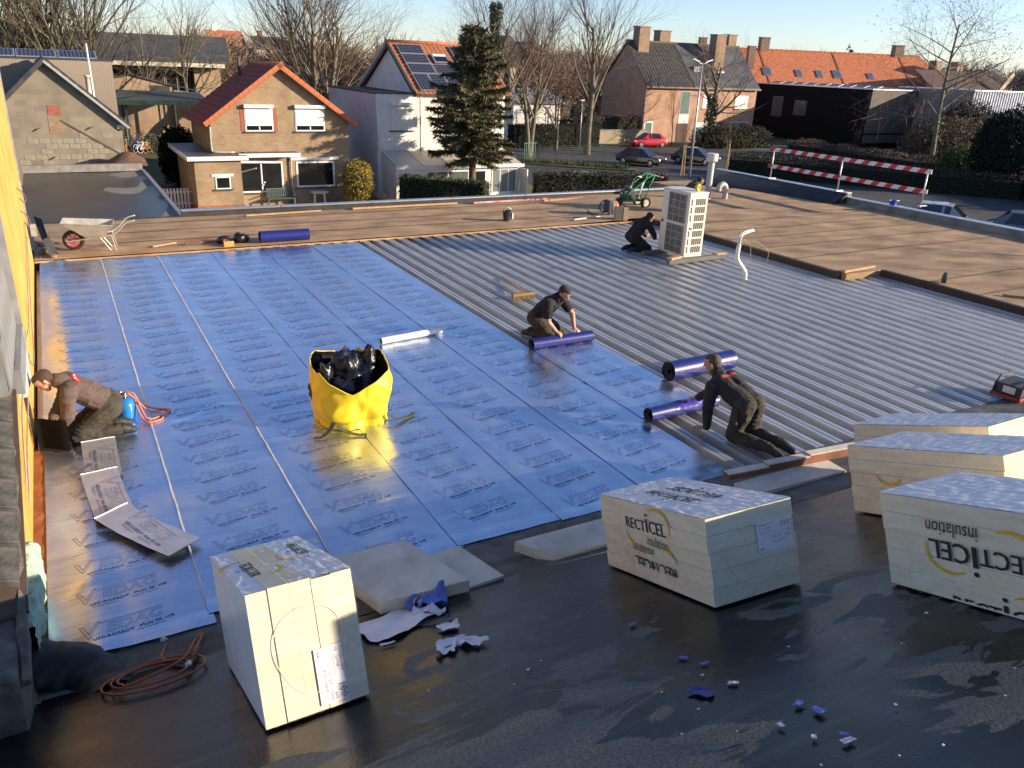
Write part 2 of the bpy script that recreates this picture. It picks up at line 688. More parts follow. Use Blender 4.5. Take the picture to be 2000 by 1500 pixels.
# ------------------------------------------------------------------ vapour barrier foil
def foil_mat():
    m = bpy.data.materials.new('aluminium_foil')
    m.use_nodes = True
    N, L, b = nodes_of(m)
    b.inputs['Metallic'].default_value = 0.93
    b.inputs['Base Color'].default_value = (0.66, 0.74, 0.88, 1)
    tc = N.new('ShaderNodeTexCoord')

    def nz(scale, st, det, dist=0.0):
        mp = N.new('ShaderNodeMapping')
        mp.inputs['Scale'].default_value = st
        L.new(tc.outputs['Object'], mp.inputs['Vector'])
        n = N.new('ShaderNodeTexNoise')
        n.inputs['Scale'].default_value = scale
        n.inputs['Detail'].default_value = det
        n.inputs['Distortion'].default_value = dist
        L.new(mp.outputs['Vector'], n.inputs['Vector'])
        return n.outputs['Fac']
    rr = N.new('ShaderNodeMapRange')
    rr.inputs['From Min'].default_value = 0.35
    rr.inputs['From Max'].default_value = 0.7
    rr.inputs['To Min'].default_value = 0.20
    rr.inputs['To Max'].default_value = 0.40
    L.new(nz(1.6, (1, 1, 1), 6, 0.5), rr.inputs['Value'])
    L.new(rr.outputs['Result'], b.inputs['Roughness'])
    bp = N.new('ShaderNodeBump')
    bp.inputs['Strength'].default_value = 0.20
    bp.inputs['Distance'].default_value = 0.02
    L.new(nz(3.0, (0.5, 3.5, 1), 4, 0.3), bp.inputs['Height'])
    bp2 = N.new('ShaderNodeBump')
    bp2.inputs['Strength'].default_value = 0.05
    bp2.inputs['Distance'].default_value = 0.01
    L.new(nz(40, (1, 1, 1), 3), bp2.inputs['Height'])
    L.new(bp.outputs['Normal'], bp2.inputs['Normal'])
    L.new(bp2.outputs['Normal'], b.inputs['Normal'])
    # dusty footprints and scuffs
    cr = N.new('ShaderNodeValToRGB')
    cr.color_ramp.elements[0].position = 0.45
    cr.color_ramp.elements[1].position = 0.75
    cr.color_ramp.elements[0].color = (0.56, 0.66, 0.84, 1)
    cr.color_ramp.elements[1].color = (0.70, 0.77, 0.88, 1)
    L.new(nz(2.3, (1.5, 0.7, 1), 8, 0.6), cr.inputs['Fac'])
    L.new(cr.outputs['Color'], b.inputs['Base Color'])
    MATS['aluminium_foil'] = m
    return m


M_FOIL = foil_mat()
M_PRINT = mat('dark_blue_print', (0.03, 0.055, 0.17), rough=0.5, var=0.2, scale=20)
M_ROLL = mat('blue_film', (0.014, 0.022, 0.17), rough=0.36, var=0.15, scale=6, stretch=(1, 6, 6), bump=0.05)


def norm_text(body, width, x0, y0, outline=0.0, shear=0.0, thick=0.0, res=2, hscale=1.0):
    vs, fs = text_mesh(body, 1.0, outline, shear, res=res)
    lo = min(v.x for v in vs)
    hi = max(v.x for v in vs)
    k = width / (hi - lo)
    return [Vector(((v.x - lo) * k + x0, v.y * k * hscale + y0, 0)) for v in vs], fs


def logo_print():
    """printed logo block, about 0.6 m wide, origin at its lower left"""
    mb = MB()
    vs, fs = norm_text('V', 0.145, -0.035, 0.095, outline=0.007, shear=0.25, res=1, hscale=1.0)
    mb.add(vs, fs)
    vs, fs = norm_text('EDAG', 0.41, 0.125, 0.105, outline=0.007, shear=0.25, res=2, hscale=0.95)
    mb.add(vs, fs)
    for a, b in (((0.10, 0.228), (0.545, 0.228)),):
        d = (Vector(b) - Vector(a)).normalized()
        n = Vector((-d.y, d.x)) * 0.0022
        A, B = Vector(a), Vector(b)
        mb.add([Vector((*(A - n), 0)), Vector((*(B - n), 0)), Vector((*(B + n), 0)), Vector((*(A + n), 0))], [(0, 1, 2, 3)])
    for dx in (0, 0.0015):
        vs, fs = norm_text('VEDAGARD\u00ae  Multi SK 108', 0.56, 0.02 + dx, 0.040, res=1)
        mb.add([v + Vector((0, 0, dx * 0.2)) for v in vs], fs)
    vs, fs = norm_text('Dampfsperre          Vapour barrier', 0.47, 0.04, 0.006, res=1)
    mb.add(vs, fs)
    return mb.v, mb.f


LOGO_V, LOGO_F = logo_print()
LOGO_V = [Vector(v) for v in LOGO_V]


WR = {}


def wrinkles(sd):
    """a few raised creases per strip: centre, direction, half length, height, width"""
    if sd not in WR:
        g = random.Random(900 + sd)
        x0 = (-0.55, 0.52, 1.57, 2.62, 3.69, 4.77, 5.86)[sd]
        WR[sd] = [(x0 + g.uniform(0.05, 1.0), g.uniform(5.5, 17.6), g.gauss(0.1, 0.5), g.uniform(0.12, 0.45), g.uniform(0.003, 0.009), g.uniform(0.025, 0.05)) for k in range(26)]
    return WR[sd]


def foil_z(x, y, sd):
    w_ = 0.0
    for cx, cy, an, hl, am, wd in wrinkles(sd):
        dy = y - cy
        if dy > 0.5 or dy < -0.5:
            continue
        dx = x - cx
        ca, sa = math.cos(an), math.sin(an)
        t, n = dx * ca + dy * sa, -dx * sa + dy * ca
        if abs(t) < hl and abs(n) < 3 * wd:
            w_ += am * (1 - (t / hl) ** 2) * math.exp(-(n / wd) ** 2)
    if sd == 0 and x < 0.05:      # the first strip bellies up a little beside the wall
        t = (x + 0.52) / 0.34
        b_ = math.sin(PI * 0.5 * max(0.0, min(1.0, t))) ** 2 if t < 1 else math.cos(PI * 0.5 * min(1.0, (t - 1) / 0.55)) ** 2
        w_ += 0.034 * b_ * (0.75 + 0.5 * noise.noise(Vector((0, y * 0.7, 3)))) * (1.0 if y > 9.5 else 0.55)
    return w_ + foil_base(x, y, sd)


def foil_base(x, y, sd):
    z = 0.0018 * math.sin(2 * PI * (x + 0.63) / RIB) + 0.003 * noise.noise(Vector((x * 1.1, y * 1.6, sd)))
    z += 0.0022 * noise.noise(Vector((x * 0.9, y * 5.0, sd + 5)))
    return z


XS = [-0.55, 0.52, 1.57, 2.62, 3.69, 4.77]
strips = [(XS[i], XS[i] + 1.10, 5.42 + 0.03 * math.sin(i * 3), 17.90 - 0.03 * i) for i in range(6)]
strips[0] = (XS[0], XS[0] + 1.10, 5.30, 17.92)
strips.append((5.86, 6.95, 6.98, 9.66))
names = ['aluminium faced membrane strip along the foot of the ochre wall',
         'membrane strip second from the ochre wall, left of the yellow bag',
         'membrane strip third from the ochre wall, running under the left half of the yellow bag',
         'membrane strip fourth from the ochre wall, under the right half of the yellow bag',
         'membrane strip fifth from the ochre wall, with the white tube lying across its far end',
         'full length membrane strip at the edge of the bare steel ribs',
         'short membrane strip being unrolled between the two kneeling men']
for i, (xa, xb, ya, yb) in enumerate(strips):
    n_y = int((yb - ya) / 0.055)
    mb = MB()
    zb = 0.006

    def fpt(a, b):
        X = xa + (xb - xa) * a + 0.004 * noise.noise(Vector((0, b * 9, i)))
        Y = ya + (yb - ya) * b
        lift = 0.006 * (1 - a) ** 2
        edge = 0.0
        if b < 0.01:
            edge = 0.006
        return Vector((X, Y, zb + lift + edge + foil_z(X, Y, i)))
    mb.grid(fpt, 20, n_y)
    # thick bitumen edges
    mb.cur = 1
    for a, s in ((0.0, 1), (1.0, -1)):
        for j in range(n_y):
            p, q = fpt(a, j / n_y), fpt(a, (j + 1) / n_y)
            p2, q2 = p - Vector((0, 0, 0.012)), q - Vector((0, 0, 0.012))
            mb.quad(p, q, q2, p2) if s > 0 else mb.quad(p, p2, q2, q)
    for b in (0.0, 1.0):
        for j in range(20):
            p, q = fpt(j / 20, b), fpt((j + 1) / 20, b)
            mb.quad(p, q, q - Vector((0, 0, 0.012)), p - Vector((0, 0, 0.012)))
    st = mb.build('membrane_strip', [M_FOIL, M_BLACKSTUFF], smooth=40)
    tag(st, names[i], 'membrane', 'foil faced membrane strips laid on the roof')
    # the print of this strip
    pm = MB()
    y = ya + 0.10 + (0.21 if i % 2 else 0.0)
    ang = R(9)
    while y < yb - 0.25:
        ox = xa + 0.27
        ca, sa = math.cos(ang), math.sin(ang)
        vs = []
        for v in LOGO_V:
            X, Y = ox + v.x * ca - v.y * sa, y + v.x * sa + v.y * ca
            lift = 0.006 * (1 - (X - xa) / (xb - xa)) ** 2
            vs.append(Vector((X, Y, zb + lift + foil_z(X, Y, i) + 0.0020 + v.z)))
        pm.add(vs, LOGO_F)
        y += 0.44
    pm.build('printed_lettering', M_PRINT, st)

# pale selvedge showing along the first two laps
for k, xs_ in enumerate((0.52, 1.57)):
    mb = MB()
    mb.grid(lambda a, b: Vector((xs_ - 0.004 + 0.016 * a + 0.005 * noise.noise(Vector((0, b * 40, k))), 5.5 + 12.3 * b,
                                 0.0155 + foil_z(xs_ + 0.01, 5.5 + 12.3 * b, k + 1))), 1, 160)
    tag(mb.build('seam_selvedge', mat('pale_selvedge', (0.62, 0.60, 0.60), rough=0.5, var=0.2, scale=6)), ('pale seam line nearest the ochre wall', 'second pale seam line from the ochre wall')[k], 'seam')
# terracotta primed strip between the wall and the foil
ts = MB()
ts.grid(lambda a, b: Vector((-0.648 + 0.115 * a, 5.3 + 3.7 * b, 0.004 + 0.01 * noise.noise(Vector((a, b * 30, 0))))), 2, 60)
tag(ts.build('primed_wall_strip', mat('terracotta_primer', (0.30, 0.105, 0.035), rough=0.6, var=0.25, scale=5)), 'orange brown primed strip along the foot of the ochre wall', 'primer strip')


def roll(name, label, x0, x1, y, r, z0=0.0, rz=0.0, group=None, loose=None):
    L = x1 - x0
    t = thing(name, label, 'roll', ((x0 + x1) / 2, y, z0 + r), rz, group)
    mb = MB()

    # spiral cross section so that the wound layers and free end are visible
    def sp(a, b):
        ang = 2 * PI * a
        rr = r * (1 + 0.03 * a)
        xx = -L / 2 + L * b
        return Vector((xx, rr * math.sin(ang), rr * math.cos(ang)))
    mb.grid(sp, 40, 6)
    mb.build('wound_sheet', M_ROLL, t, smooth=50)
    for sx in (-1, 1):
        e = MB()
        turns = 4.0
        n = 90
        vs = []
        for j in range(n + 1):
            f = j / n
            ang = 2 * PI * turns * f
            rr = r * (0.28 + 0.70 * f)
            for q in (0, 1):
                vs.append(Vector((sx * (L / 2 - 0.012 * q - 0.002), (rr - 0.010 * q) * math.sin(ang), (rr - 0.010 * q) * math.cos(ang))))
        e.add(vs, [(2 * j, 2 * j + 1, 2 * j + 3, 2 * j + 2) for j in range(n)])
        e.lathe([(0.26 * r, 0), (0.985 * r, 0)], (sx * (L / 2 - 0.014), 0, 0), 24, Matrix.Rotation(PI / 2, 3, 'Y'))
        e.build('roll_end', M_BLACKSTUFF, t)
    return t


roll('membrane_roll', 'blue membrane roll under the hands of the man in the t-shirt', 5.86, 6.95, 9.74, 0.085, 0.0, R(0.5), 'blue membrane rolls')
roll('membrane_roll', 'half used blue membrane roll with torn film by the man on all fours', 5.86, 6.96, 6.92, 0.088, 0.0, R(1.5), 'blue membrane rolls')
roll('membrane_roll', 'full blue membrane roll lying loose on the steel ribs behind the crouching man', 6.98, 8.16, 7.92, 0.135, 0.0, R(2.0), 'blue membrane rolls')
roll('membrane_roll', 'blue membrane roll on the far edge of the foil near the wheelbarrow', 3.74, 4.84, 18.15, 0.125, 0.06, R(1.0), 'blue membrane rolls')
# torn film on the second roll
tf = MB()
tf.grid(lambda a, b: Vector((6.25 + 0.62 * a, 6.92 + 0.10 * math.sin(-1.2 + 2.2 * b) + 0.02 * noise.noise(Vector((a * 9, b * 4, 0))),
                             0.088 + 0.10 * math.cos(-1.2 + 2.2 * b) * (0.9 + 0.25 * noise.noise(Vector((a * 8, b * 3, 7)))))), 14, 8)
tag(tf.build('torn_film', mat('loose_blue_film', (0.07, 0.06, 0.42), rough=0.25, scale=5), smooth=True), 'loose torn blue film peeled off the half used roll', 'film')
# ================================================================== insulation packs
M_FOAM = mat('cream_foam', (0.70, 0.61, 0.41), rough=0.75, c2=(0.80, 0.72, 0.53), scale=2.5, stretch=(1, 1, 9), bump=0.12, bscale=60)
M_FACING = mat('crinkled_facing', (0.74, 0.74, 0.74), rough=0.32, c2=(0.86, 0.85, 0.84), scale=5, stretch=(9, 1.5, 1), bump=0.28, bscale=9, thr=(0.3, 0.7), detail=8)
M_FACING2 = mat('dull_board_facing', (0.60, 0.55, 0.45), rough=0.7, var=0.15, scale=4, bump=0.15)
M_INK = mat('black_ink', (0.02, 0.02, 0.02), rough=0.5, scale=20)
M_YINK = mat('yellow_ink', (0.75, 0.46, 0.03), rough=0.5, scale=20)
M_LABEL = mat('white_label', (0.78, 0.74, 0.76), rough=0.4, var=0.06, scale=12, bump=0.2, bscale=10)
M_LABELINK = mat('grey_label_ink', (0.22, 0.19, 0.21), rough=0.5, scale=20)


def film_mat():
    m = mat('shrink_film', (0.85, 0.85, 0.85), rough=0.16, scale=4, bump=0.7, bscale=7)
    N, L, b = nodes_of(m)
    tc = N.new('ShaderNodeTexCoord')
    nz = N.new('ShaderNodeTexNoise')
    nz.inputs['Scale'].default_value = 9
    nz.inputs['Detail'].default_value = 6
    nz.inputs['Distortion'].default_value = 2.0
    L.new(tc.outputs['Object'], nz.inputs['Vector'])
    r = N.new('ShaderNodeMapRange')
    r.inputs['From Min'].default_value = 0.45
    r.inputs['From Max'].default_value = 0.75
    r.inputs['To Min'].default_value = 0.03
    r.inputs['To Max'].default_value = 0.16
    L.new(nz.outputs['Fac'], r.inputs['Value'])
    L.new(r.outputs['Result'], b.inputs['Alpha'])
    return m


M_FILM = film_mat()


def arc(mb, c, r0, r1, a0, a1, z=0.0, w=0.012):
    vs = []
    n = 18
    for i in range(n + 1):
        t = i / n
        a = R(a0 + (a1 - a0) * t)
        ww = w * (0.35 + 0.65 * math.sin(PI * t))
        vs.append(Vector((c[0] + (r0 - ww) * math.cos(a), c[1] + (r1 - ww) * math.sin(a), z)))
        vs.append(Vector((c[0] + (r0 + ww) * math.cos(a), c[1] + (r1 + ww) * math.sin(a), z)))
    mb.add(vs, [(2 * i, 2 * i + 1, 2 * i + 3, 2 * i + 2) for i in range(n)])


def brand_print(parent, M, w=0.46, small=True, arcs=True, clip=None):
    """wordmark with a script line and two yellow arcs; M maps its plane to the pack"""
    mb = MB()
    vs, fs = norm_text('RECT', w * 0.50, 0, 0, res=2)
    mb.add(vs, fs)
    vs, fs = norm_text('i', w * 0.045, w * 0.525, 0, res=2, hscale=1.0)
    hs = 0.118 * w / 0.46 / max(v.y for v in vs)
    mb.add([Vector((v.x, v.y * hs, 0)) for v in vs], fs)
    vs, fs = norm_text('CEL', w * 0.40, w * 0.60, 0, res=2)
    mb.add(vs, fs)
    # heavier strokes: a second pass slightly shifted
    k = len(mb.v)
    vs2 = [(x + 0.006, y, z + 0.0004) for x, y, z in mb.v]
    mb.add(vs2, list(mb.f))
    if small:
        vs, fs = norm_text('insulation', w * 0.52, w * 0.50, -0.078 * w / 0.46, shear=0.15, res=2, hscale=1.35)
        mb.add(vs, fs)
    mb.v = [tuple(M @ Vector(p)) for p in mb.v]
    if clip:
        mb = clip_faces(mb, clip)
    tag(mb.build('brand_lettering', M_INK, parent), kind='stuff')
    if arcs:
        for ca_, r0, r1, a0, a1 in (((w * 0.80, 0.06), 0.16, 0.12, -20, 125), ((w * 0.22, -0.01), 0.14, 0.11, 190, 300)):
            ab = MB()
            arc(ab, ca_, r0, r1, a0, a1, 0.0, 0.011)
            ab.v = [tuple(M @ Vector(p)) for p in ab.v]
            if clip:
                ab = clip_faces(ab, clip)
            ab.build('brand_arc', M_YINK, parent)


def clip_faces(mb, zmin):
    """cut the lettering off below zmin, where the fold of the film swallows it"""
    bm = bmesh.new()
    vs = [bm.verts.new(v) for v in mb.v]
    for f in mb.f:
        try:
            bm.faces.new([vs[i] for i in f])
        except ValueError:
            pass
    bmesh.ops.bisect_plane(bm, geom=bm.verts[:] + bm.edges[:] + bm.faces[:], plane_co=(0, 0, zmin), plane_no=(0, 0, -1), clear_outer=True)
    out = MB()
    bm.verts.index_update()
    out.v = [tuple(v.co) for v in bm.verts]
    out.f = [tuple(v.index for v in f.verts) for f in bm.faces]
    out.mi = [0] * len(out.f)
    bm.free()
    return out


def pack_label(parent, M, w=0.27, h=0.18):
    mb = MB()
    mb.quad(*(M @ Vector(p) for p in ((0, 0, 0), (w, 0, 0), (w, h, 0), (0, h, 0))))
    o = mb.build('paper_label', M_LABEL, parent)
    ink = MB()

    def put(body, wd, x, y, hs=1.0):
        vs, fs = norm_text(body, wd, x, y, res=1, hscale=hs)
        ink.add([M @ Vector((v.x, v.y, 0.0015)) for v in vs], fs)
    put('100', w * 0.25, w * 0.70, h * 0.70, 1.15)
    put('600', w * 0.12, w * 0.83, h * 0.53)
    put('1200', w * 0.16, w * 0.79, h * 0.38)
    put('POWERDECK F', w * 0.44, w * 0.04, h * 0.86)
    put('CE  12-0748', w * 0.36, w * 0.04, h * 0.72)
    put('thermal insulation board', w * 0.42, w * 0.12, h * 0.62)
    put('10   2.0', w * 0.22, w * 0.45, h * 0.40)
    put('R 4.50  m2K/W', w * 0.40, w * 0.40, h * 0.24)
    put('PIR', w * 0.10, w * 0.06, h * 0.08)
    ink.build('label_print', M_LABELINK, o)


def film_shell(parent, a, b, c, hole_faces, g=0.006, n=14):
    """loose shrink film round the pack; round openings left in the listed end faces"""
    mb = MB()

    def wob(p):
        return p + Vector((noise.noise(p * 6), noise.noise(p * 6 + Vector((5, 0, 0))), noise.noise(p * 6 + Vector((0, 9, 0))))) * 0.004

    rims = []

    def face(o, ex, ey, hole):
        o, ex, ey = Vector(o), Vector(ex), Vector(ey)
        nn = ex.cross(ey).normalized() * g
        if not hole:
            mb.grid(lambda s, t: wob(o + ex * s + ey * t + nn), n, n)
            return
        ring = 36
        inner, outer = [], []
        for i in range(ring):
            t = 2 * PI * i / ring
            cx, cy = math.cos(t), math.sin(t)
            k = 0.5 / max(abs(cx), abs(cy))
            outer.append(wob(o + ex * (0.5 + cx * k) + ey * (0.5 + cy * k) + nn))
            rr = 0.33 * (1 + 0.05 * math.sin(3 * t))
            mid = 0.36
            inner.append(o + ex * (0.5 + cx * rr) + ey * (0.5 + cy * rr) + nn * 1.4)
        rims.append(inner + [inner[0]])
        mb.add(outer + inner, [(i, (i + 1) % ring, ring + (i + 1) % ring, ring + i) for i in range(ring)])
    face((0, 0, c), (a, 0, 0), (0, b, 0), False)
    face((0, 0, 0), (0, 0, c), (0, b, 0), 'left' in hole_faces)
    face((a, b, 0), (0, 0, c), (0, -b, 0), False)
    face((0, 0, 0), (a, 0, 0), (0, 0, c), 'front' in hole_faces)
    face((a, b, 0), (-a, 0, 0), (0, 0, c), False)
    fo = mb.build('shrink_film', M_FILM, parent, smooth=True)
    for rim in rims:
        MB().tube(rim, 0.0022, 5).build('film_edge', mat('film_edge', (0.74, 0.70, 0.60), rough=0.25), fo, smooth=True)
    return fo


def pack(label, M, dims, split, holes=('front',), lean=0.0, group='wrapped packs of insulation boards'):
    """five boards wrapped together; split = 'z' flat stack, 'x' boards on edge"""
    a, b, c = dims
    t = thing('insulation_pack', label, 'insulation', M=M, group=group)
    for i in range(5):
        mb = MB()
        j = Vector((rnd.uniform(-1, 1), rnd.uniform(-1, 1), 0)) * 0.008
        g = 0.0011
        if split == 'z':
            z0, z1 = c * i / 5 + g, c * (i + 1) / 5 - g
            q = (j.x, a + j.x, j.y, b + j.y)
            mb.box(*q, z0, z1)
        else:
            x0, x1 = a * i / 5 + g, a * (i + 1) / 5 - g
            mb.box(x0, x1, j.y, b + j.y, 0.002 + abs(j.x) * 0.5, c + j.x)
        # facing skin on the two large faces
        fac = (0, 1) if split == 'z' else (5, 3)
        mb.mi = [1 if k in fac else 0 for k in range(6)]
        mb.build('insulation_board', [M_FOAM, M_FACING], t, bevel=0.0022)
    # crinkled printed cover sheet on top
    cv = MB()
    cv.grid(lambda s, u: Vector((-0.002 + (a + 0.004) * s, -0.002 + (b + 0.004) * u,
                                 c + 0.0045 + 0.0035 * noise.noise(Vector((s * a * 30, u * b * 7, 3))) + 0.003 * noise.noise(Vector((s * a * 9, u * b * 22, 8))))), 60, 70)
    cv.build('cover_sheet', M_FACING, t, smooth=True)
    film_shell(t, a, b, c, holes)
    return t


def faceM(o, ex, ey):
    ex, ey = Vector(ex).normalized(), Vector(ey).normalized()
    return frame_mat(o, ex, ey, ex.cross(ey))


# 1: boards on edge, nearest on the left
p1 = pack('insulation pack standing on edge beside the hose, round film hole and label facing front',
          SLM(0.527, -1.866, 0.004, -0.012), (0.573, 1.264, 0.723), 'x')
brand_print(p1, faceM((0.50, 1.02, 0.732), (0, -1, 0), (1, 0, 0)) @ Matrix.Scale(-1, 4, (0, 1, 0)) @ Matrix.Translation((0, 0, 0.0)), 0.40, small=False)
brand_print(p1, faceM((0.16, 0.36, 0.732), (0, 1, 0), (-1, 0, 0)), 0.40, small=False)
pack_label(p1, faceM((0.30, -0.011, 0.34), (0, 0, -1), (1, 0, 0)), 0.31, 0.155)
# 2: flat stack in the middle
p2 = pack('insulation pack with upright brand lettering on its long side, middle of the roof',
          SLM(3.218, -2.330, 0.004, 0.102), (0.679, 1.39, 0.564), 'z')
brand_print(p2, faceM((-0.010, 1.00, 0.370), (0, -1, 0), (0, 0, 1)), 0.53)
brand_print(p2, faceM((-0.010, 0.40, 0.165), (0, 1, 0), (0, 0, -1)), 0.53, clip=0.105)
brand_print(p2, faceM((0.30, 1.05, 0.573), (0, -1, 0), (1, 0, 0)) @ Matrix.Scale(-1, 4, (0, 1, 0)), 0.60, small=False, arcs=False)
brand_print(p2, faceM((0.38, 0.42, 0.573), (0, 1, 0), (-1, 0, 0)) @ Matrix.Scale(-1, 4, (0, 1, 0)), 0.60, small=False, arcs=False)
pack_label(p2, faceM((0.37, -0.011, 0.26), (1, 0, 0), (0, 0, 1)), 0.28, 0.20)
# 3: right, further back
p3 = pack('middle pack of the three at the right edge, yellow arc on its side',
          SLM(5.542, -1.491, 0.004, 1.635), (1.375, 0.682, 0.565), 'z', holes=())
ab = MB()
arc(ab, (0.40, 0.36), 0.12, 0.09, 190, 340, 0.0, 0.012)
ab.v = [tuple(faceM((0, -0.010, 0), (1, 0, 0), (0, 0, 1)) @ Vector(q)) for q in ab.v]
ab.build('brand_arc', M_YINK, p3)
# 4: right front, lettering upside down
p4 = pack('insulation pack at the lower right with upside down brand lettering, nearest of the three',
          SLM(4.203, -2.842, 0.004, 1.700), (1.36, 0.66, 0.575), 'z', holes=())
brand_print(p4, faceM((1.00, -0.010, 0.345), (-1, 0, 0), (0, 0, -1)), 0.66)
brand_print(p4, faceM((0.46, -0.010, -0.055), (1, 0, 0), (0, 0, 1)), 0.60, small=False, clip=0.015)
# 5: right, furthest
p5 = pack('furthest insulation pack at the right edge, only its top boards showing',
          SLM(6.515, -0.760, 0.004, 1.560), (1.34, 0.66, 0.565), 'z', holes=())


def board(label, pts, z0, z1, tilt=0.0, m=None, split=None):
    c = Vector((sum(p[0] for p in pts) / 4, sum(p[1] for p in pts) / 4, z0))
    t = thing('insulation_board', label, 'board', c, group='loose insulation boards along the edge')
    mb = MB()
    mb.prism([(p[0] - c.x, p[1] - c.y, 0.003) for p in pts], (0, 0, z1 - z0 - 0.006))
    mb.build('foam_core', m or M_FOAM, t, bevel=0.003)
    for zz in (z1 - z0 - 0.0025, 0.0):
        s = MB()
        s.prism([(p[0] - c.x, p[1] - c.y, zz) for p in pts], (0, 0, 0.0025))
        s.build('facing', M_FACING2, t)
    return t


board('square foam board lying over the roof edge beside the standing pack', [(1.60, 4.59), (2.30, 4.56), (2.06, 5.28), (1.36, 5.30)], 0.22, 0.325)
board('grey dusty foam board under the square board', [(1.75, 4.58), (2.64, 4.63), (2.50, 5.16), (1.62, 5.10)], 0.125, 0.215, m=M_FACING2)
board('foam board poking out from behind the lettered middle pack', [(3.16, 4.70), (3.98, 4.64), (4.02, 5.02), (2.96, 5.03)], 0.11, 0.205)
board('pale foam board under the stained timber at the deck edge', [(5.56, 4.76), (6.74, 4.72), (6.76, 5.00), (5.46, 5.02)], 0.05, 0.195, m=mat('white_foam', (0.62, 0.60, 0.55), rough=0.8, var=0.1, scale=4))
board('thin foam offcut showing beside the top left corner of the middle pack', [(3.95, 5.06), (4.30, 5.05), (4.31, 5.16), (3.97, 5.17)], 0.05, 0.11)
tb = thing('timber_beam', 'red brown stained timber with chipped edge resting on the pale foam board', 'timber', (6.25, 5.05, 0.197), R(-5.5))
for k, (xa, xb, zh, dy) in enumerate(((-0.80, -0.30, 0.055, 0.0), (-0.298, 0.25, 0.075, 0.01), (0.252, 0.95, 0.09, 0.015))):
    MB().box(xa, xb, -0.05 + dy, 0.055 + dy, 0, zh).build('beam_piece', M_TIMBER_RED, tb, bevel=0.006)
    MB().box(xa, xb, -0.042 + dy, 0.05 + dy, zh, zh + 0.012).build('felt_capping', M_FACING2, tb)
# paint can under the board
cn = thing('spray_can', 'dark blue can with a pale band under the overhanging foam board', 'can', M=SLM(1.86, -0.60, 0.045, R(75)) @ Matrix.Rotation(R(90), 4, 'Y'))
MB().lathe([(0, -0.14), (0.038, -0.14), (0.040, -0.13), (0.040, 0.09), (0.030, 0.115), (0.018, 0.12), (0.018, 0.15), (0, 0.15)], n=20).build('body', mat('blue_tin', (0.02, 0.03, 0.12), rough=0.3, metal=0.4), cn, smooth=40)
MB().lathe([(0.0405, -0.02), (0.0405, 0.04)], n=20).build('band', mat('tan_band', (0.45, 0.36, 0.28), rough=0.4), cn, smooth=True)
MB().lathe([(0.041, 0.085), (0.043, 0.088), (0.041, 0.092)], n=20).build('rim', M_ALU, cn, smooth=True)

# ------------------------------------------------------------------ paper and scraps
M_PAPER = mat('white_release_paper', (0.66, 0.66, 0.72), rough=0.6, var=0.08, scale=6)
M_BLUEPAPER = mat('blue_release_film', (0.10, 0.15, 0.48), rough=0.35, var=0.2, scale=8)


def crumple(name, label, x, s, w, l, yaw, m, seed, lift=0.05, group='torn scraps of release paper', n=8, shape=None):
    t_m = SLM(x, s, 0.003, yaw)
    mb = MB()

    def f(a, b):
        px, py = (a - 0.5) * w, (b - 0.5) * l
        k = 1 + 0.35 * noise.noise(Vector((a * 2, b * 2, seed)))
        z = lift * max(0, 0.35 + noise.noise(Vector((a * 3, b * 3, seed + 3))))
        if shape:
            px, py = shape(a, b)
            k = 1
        return Vector((px * k, py * k, z))
    mb.grid(f, n, n)
    o = mb.build(name, m, smooth=60)
    o.matrix_world = t_m
    return tag(o, label, 'paper', group)


crumple('paper_sheet', 'large white paper sheet lying beside the standing pack', 1.60, -0.80, 0.50, 0.42, R(-20), M_PAPER, 3, 0.03, None, 12)
crumple('paper_sheet', 'folded blue and white film leaning against the board corner', 1.92, -0.66, 0.30, 0.24, R(20), M_BLUEPAPER, 9, 0.16, None, 10)
crumple('paper_scrap', 'crumpled white paper strip just right of the large sheet', 1.86, -0.86, 0.22, 0.10, R(35), M_PAPER, 12, 0.10)
crumple('paper_scrap', 'torn white scrap between the large sheet and the paper heap', 1.86, -1.20, 0.13, 0.13, R(10), M_PAPER, 15, 0.03)
for k, (dx, ds, yw) in enumerate(((0, 0, 10), (0.09, -0.10, 60), (-0.06, -0.06, 120))):
    crumple('paper_scrap', ('top', 'right', 'left')[k] + ' piece of the small torn paper heap below the large sheet', 1.76 + dx, -1.50 + ds, 0.20, 0.12, R(yw), M_PAPER, 20 + k, 0.04)
crumple('paper_scrap', 'tiny white strip under the front edge of the large sheet', 1.44, -1.16, 0.10, 0.03, R(5), M_PAPER, 31, 0.012)
SCR = [(2.706, -2.139, 0.05, 'b', 'small blue scrap in front of the middle pack'),
       (2.589, -2.765, 0.05, 'b', 'left blue scrap of the pair on the black roof'),
       (2.62, -2.90, 0.045, 'b', 'right blue scrap of the pair on the black roof'),
       (2.376, -3.153, 0.12, 'd', 'crumpled dark blue film scrap, largest on the black roof'),
       (2.558, -3.180, 0.055, 'w', 'white scrap right of the crumpled dark blue film'),
       (2.613, -3.546, 0.06, 'b', 'pale blue flake left of the light blue twist'),
       (2.625, -3.650, 0.07, 'b', 'light blue twisted scrap in the lower right'),
       (2.412, -3.629, 0.04, 'w', 'thin white sliver in the lower right'),
       (2.434, -3.792, 0.035, 'w', 'white crumb near the bottom of the black roof'),
       (2.540, -3.860, 0.04, 'b', 'blue white crumb beside the lowest scrap'),
       (2.505, -3.905, 0.06, 'w', 'lowest white scrap on the black roof')]
M_DBLUE = mat('dark_blue_film', (0.03, 0.03, 0.22), rough=0.3, scale=9)
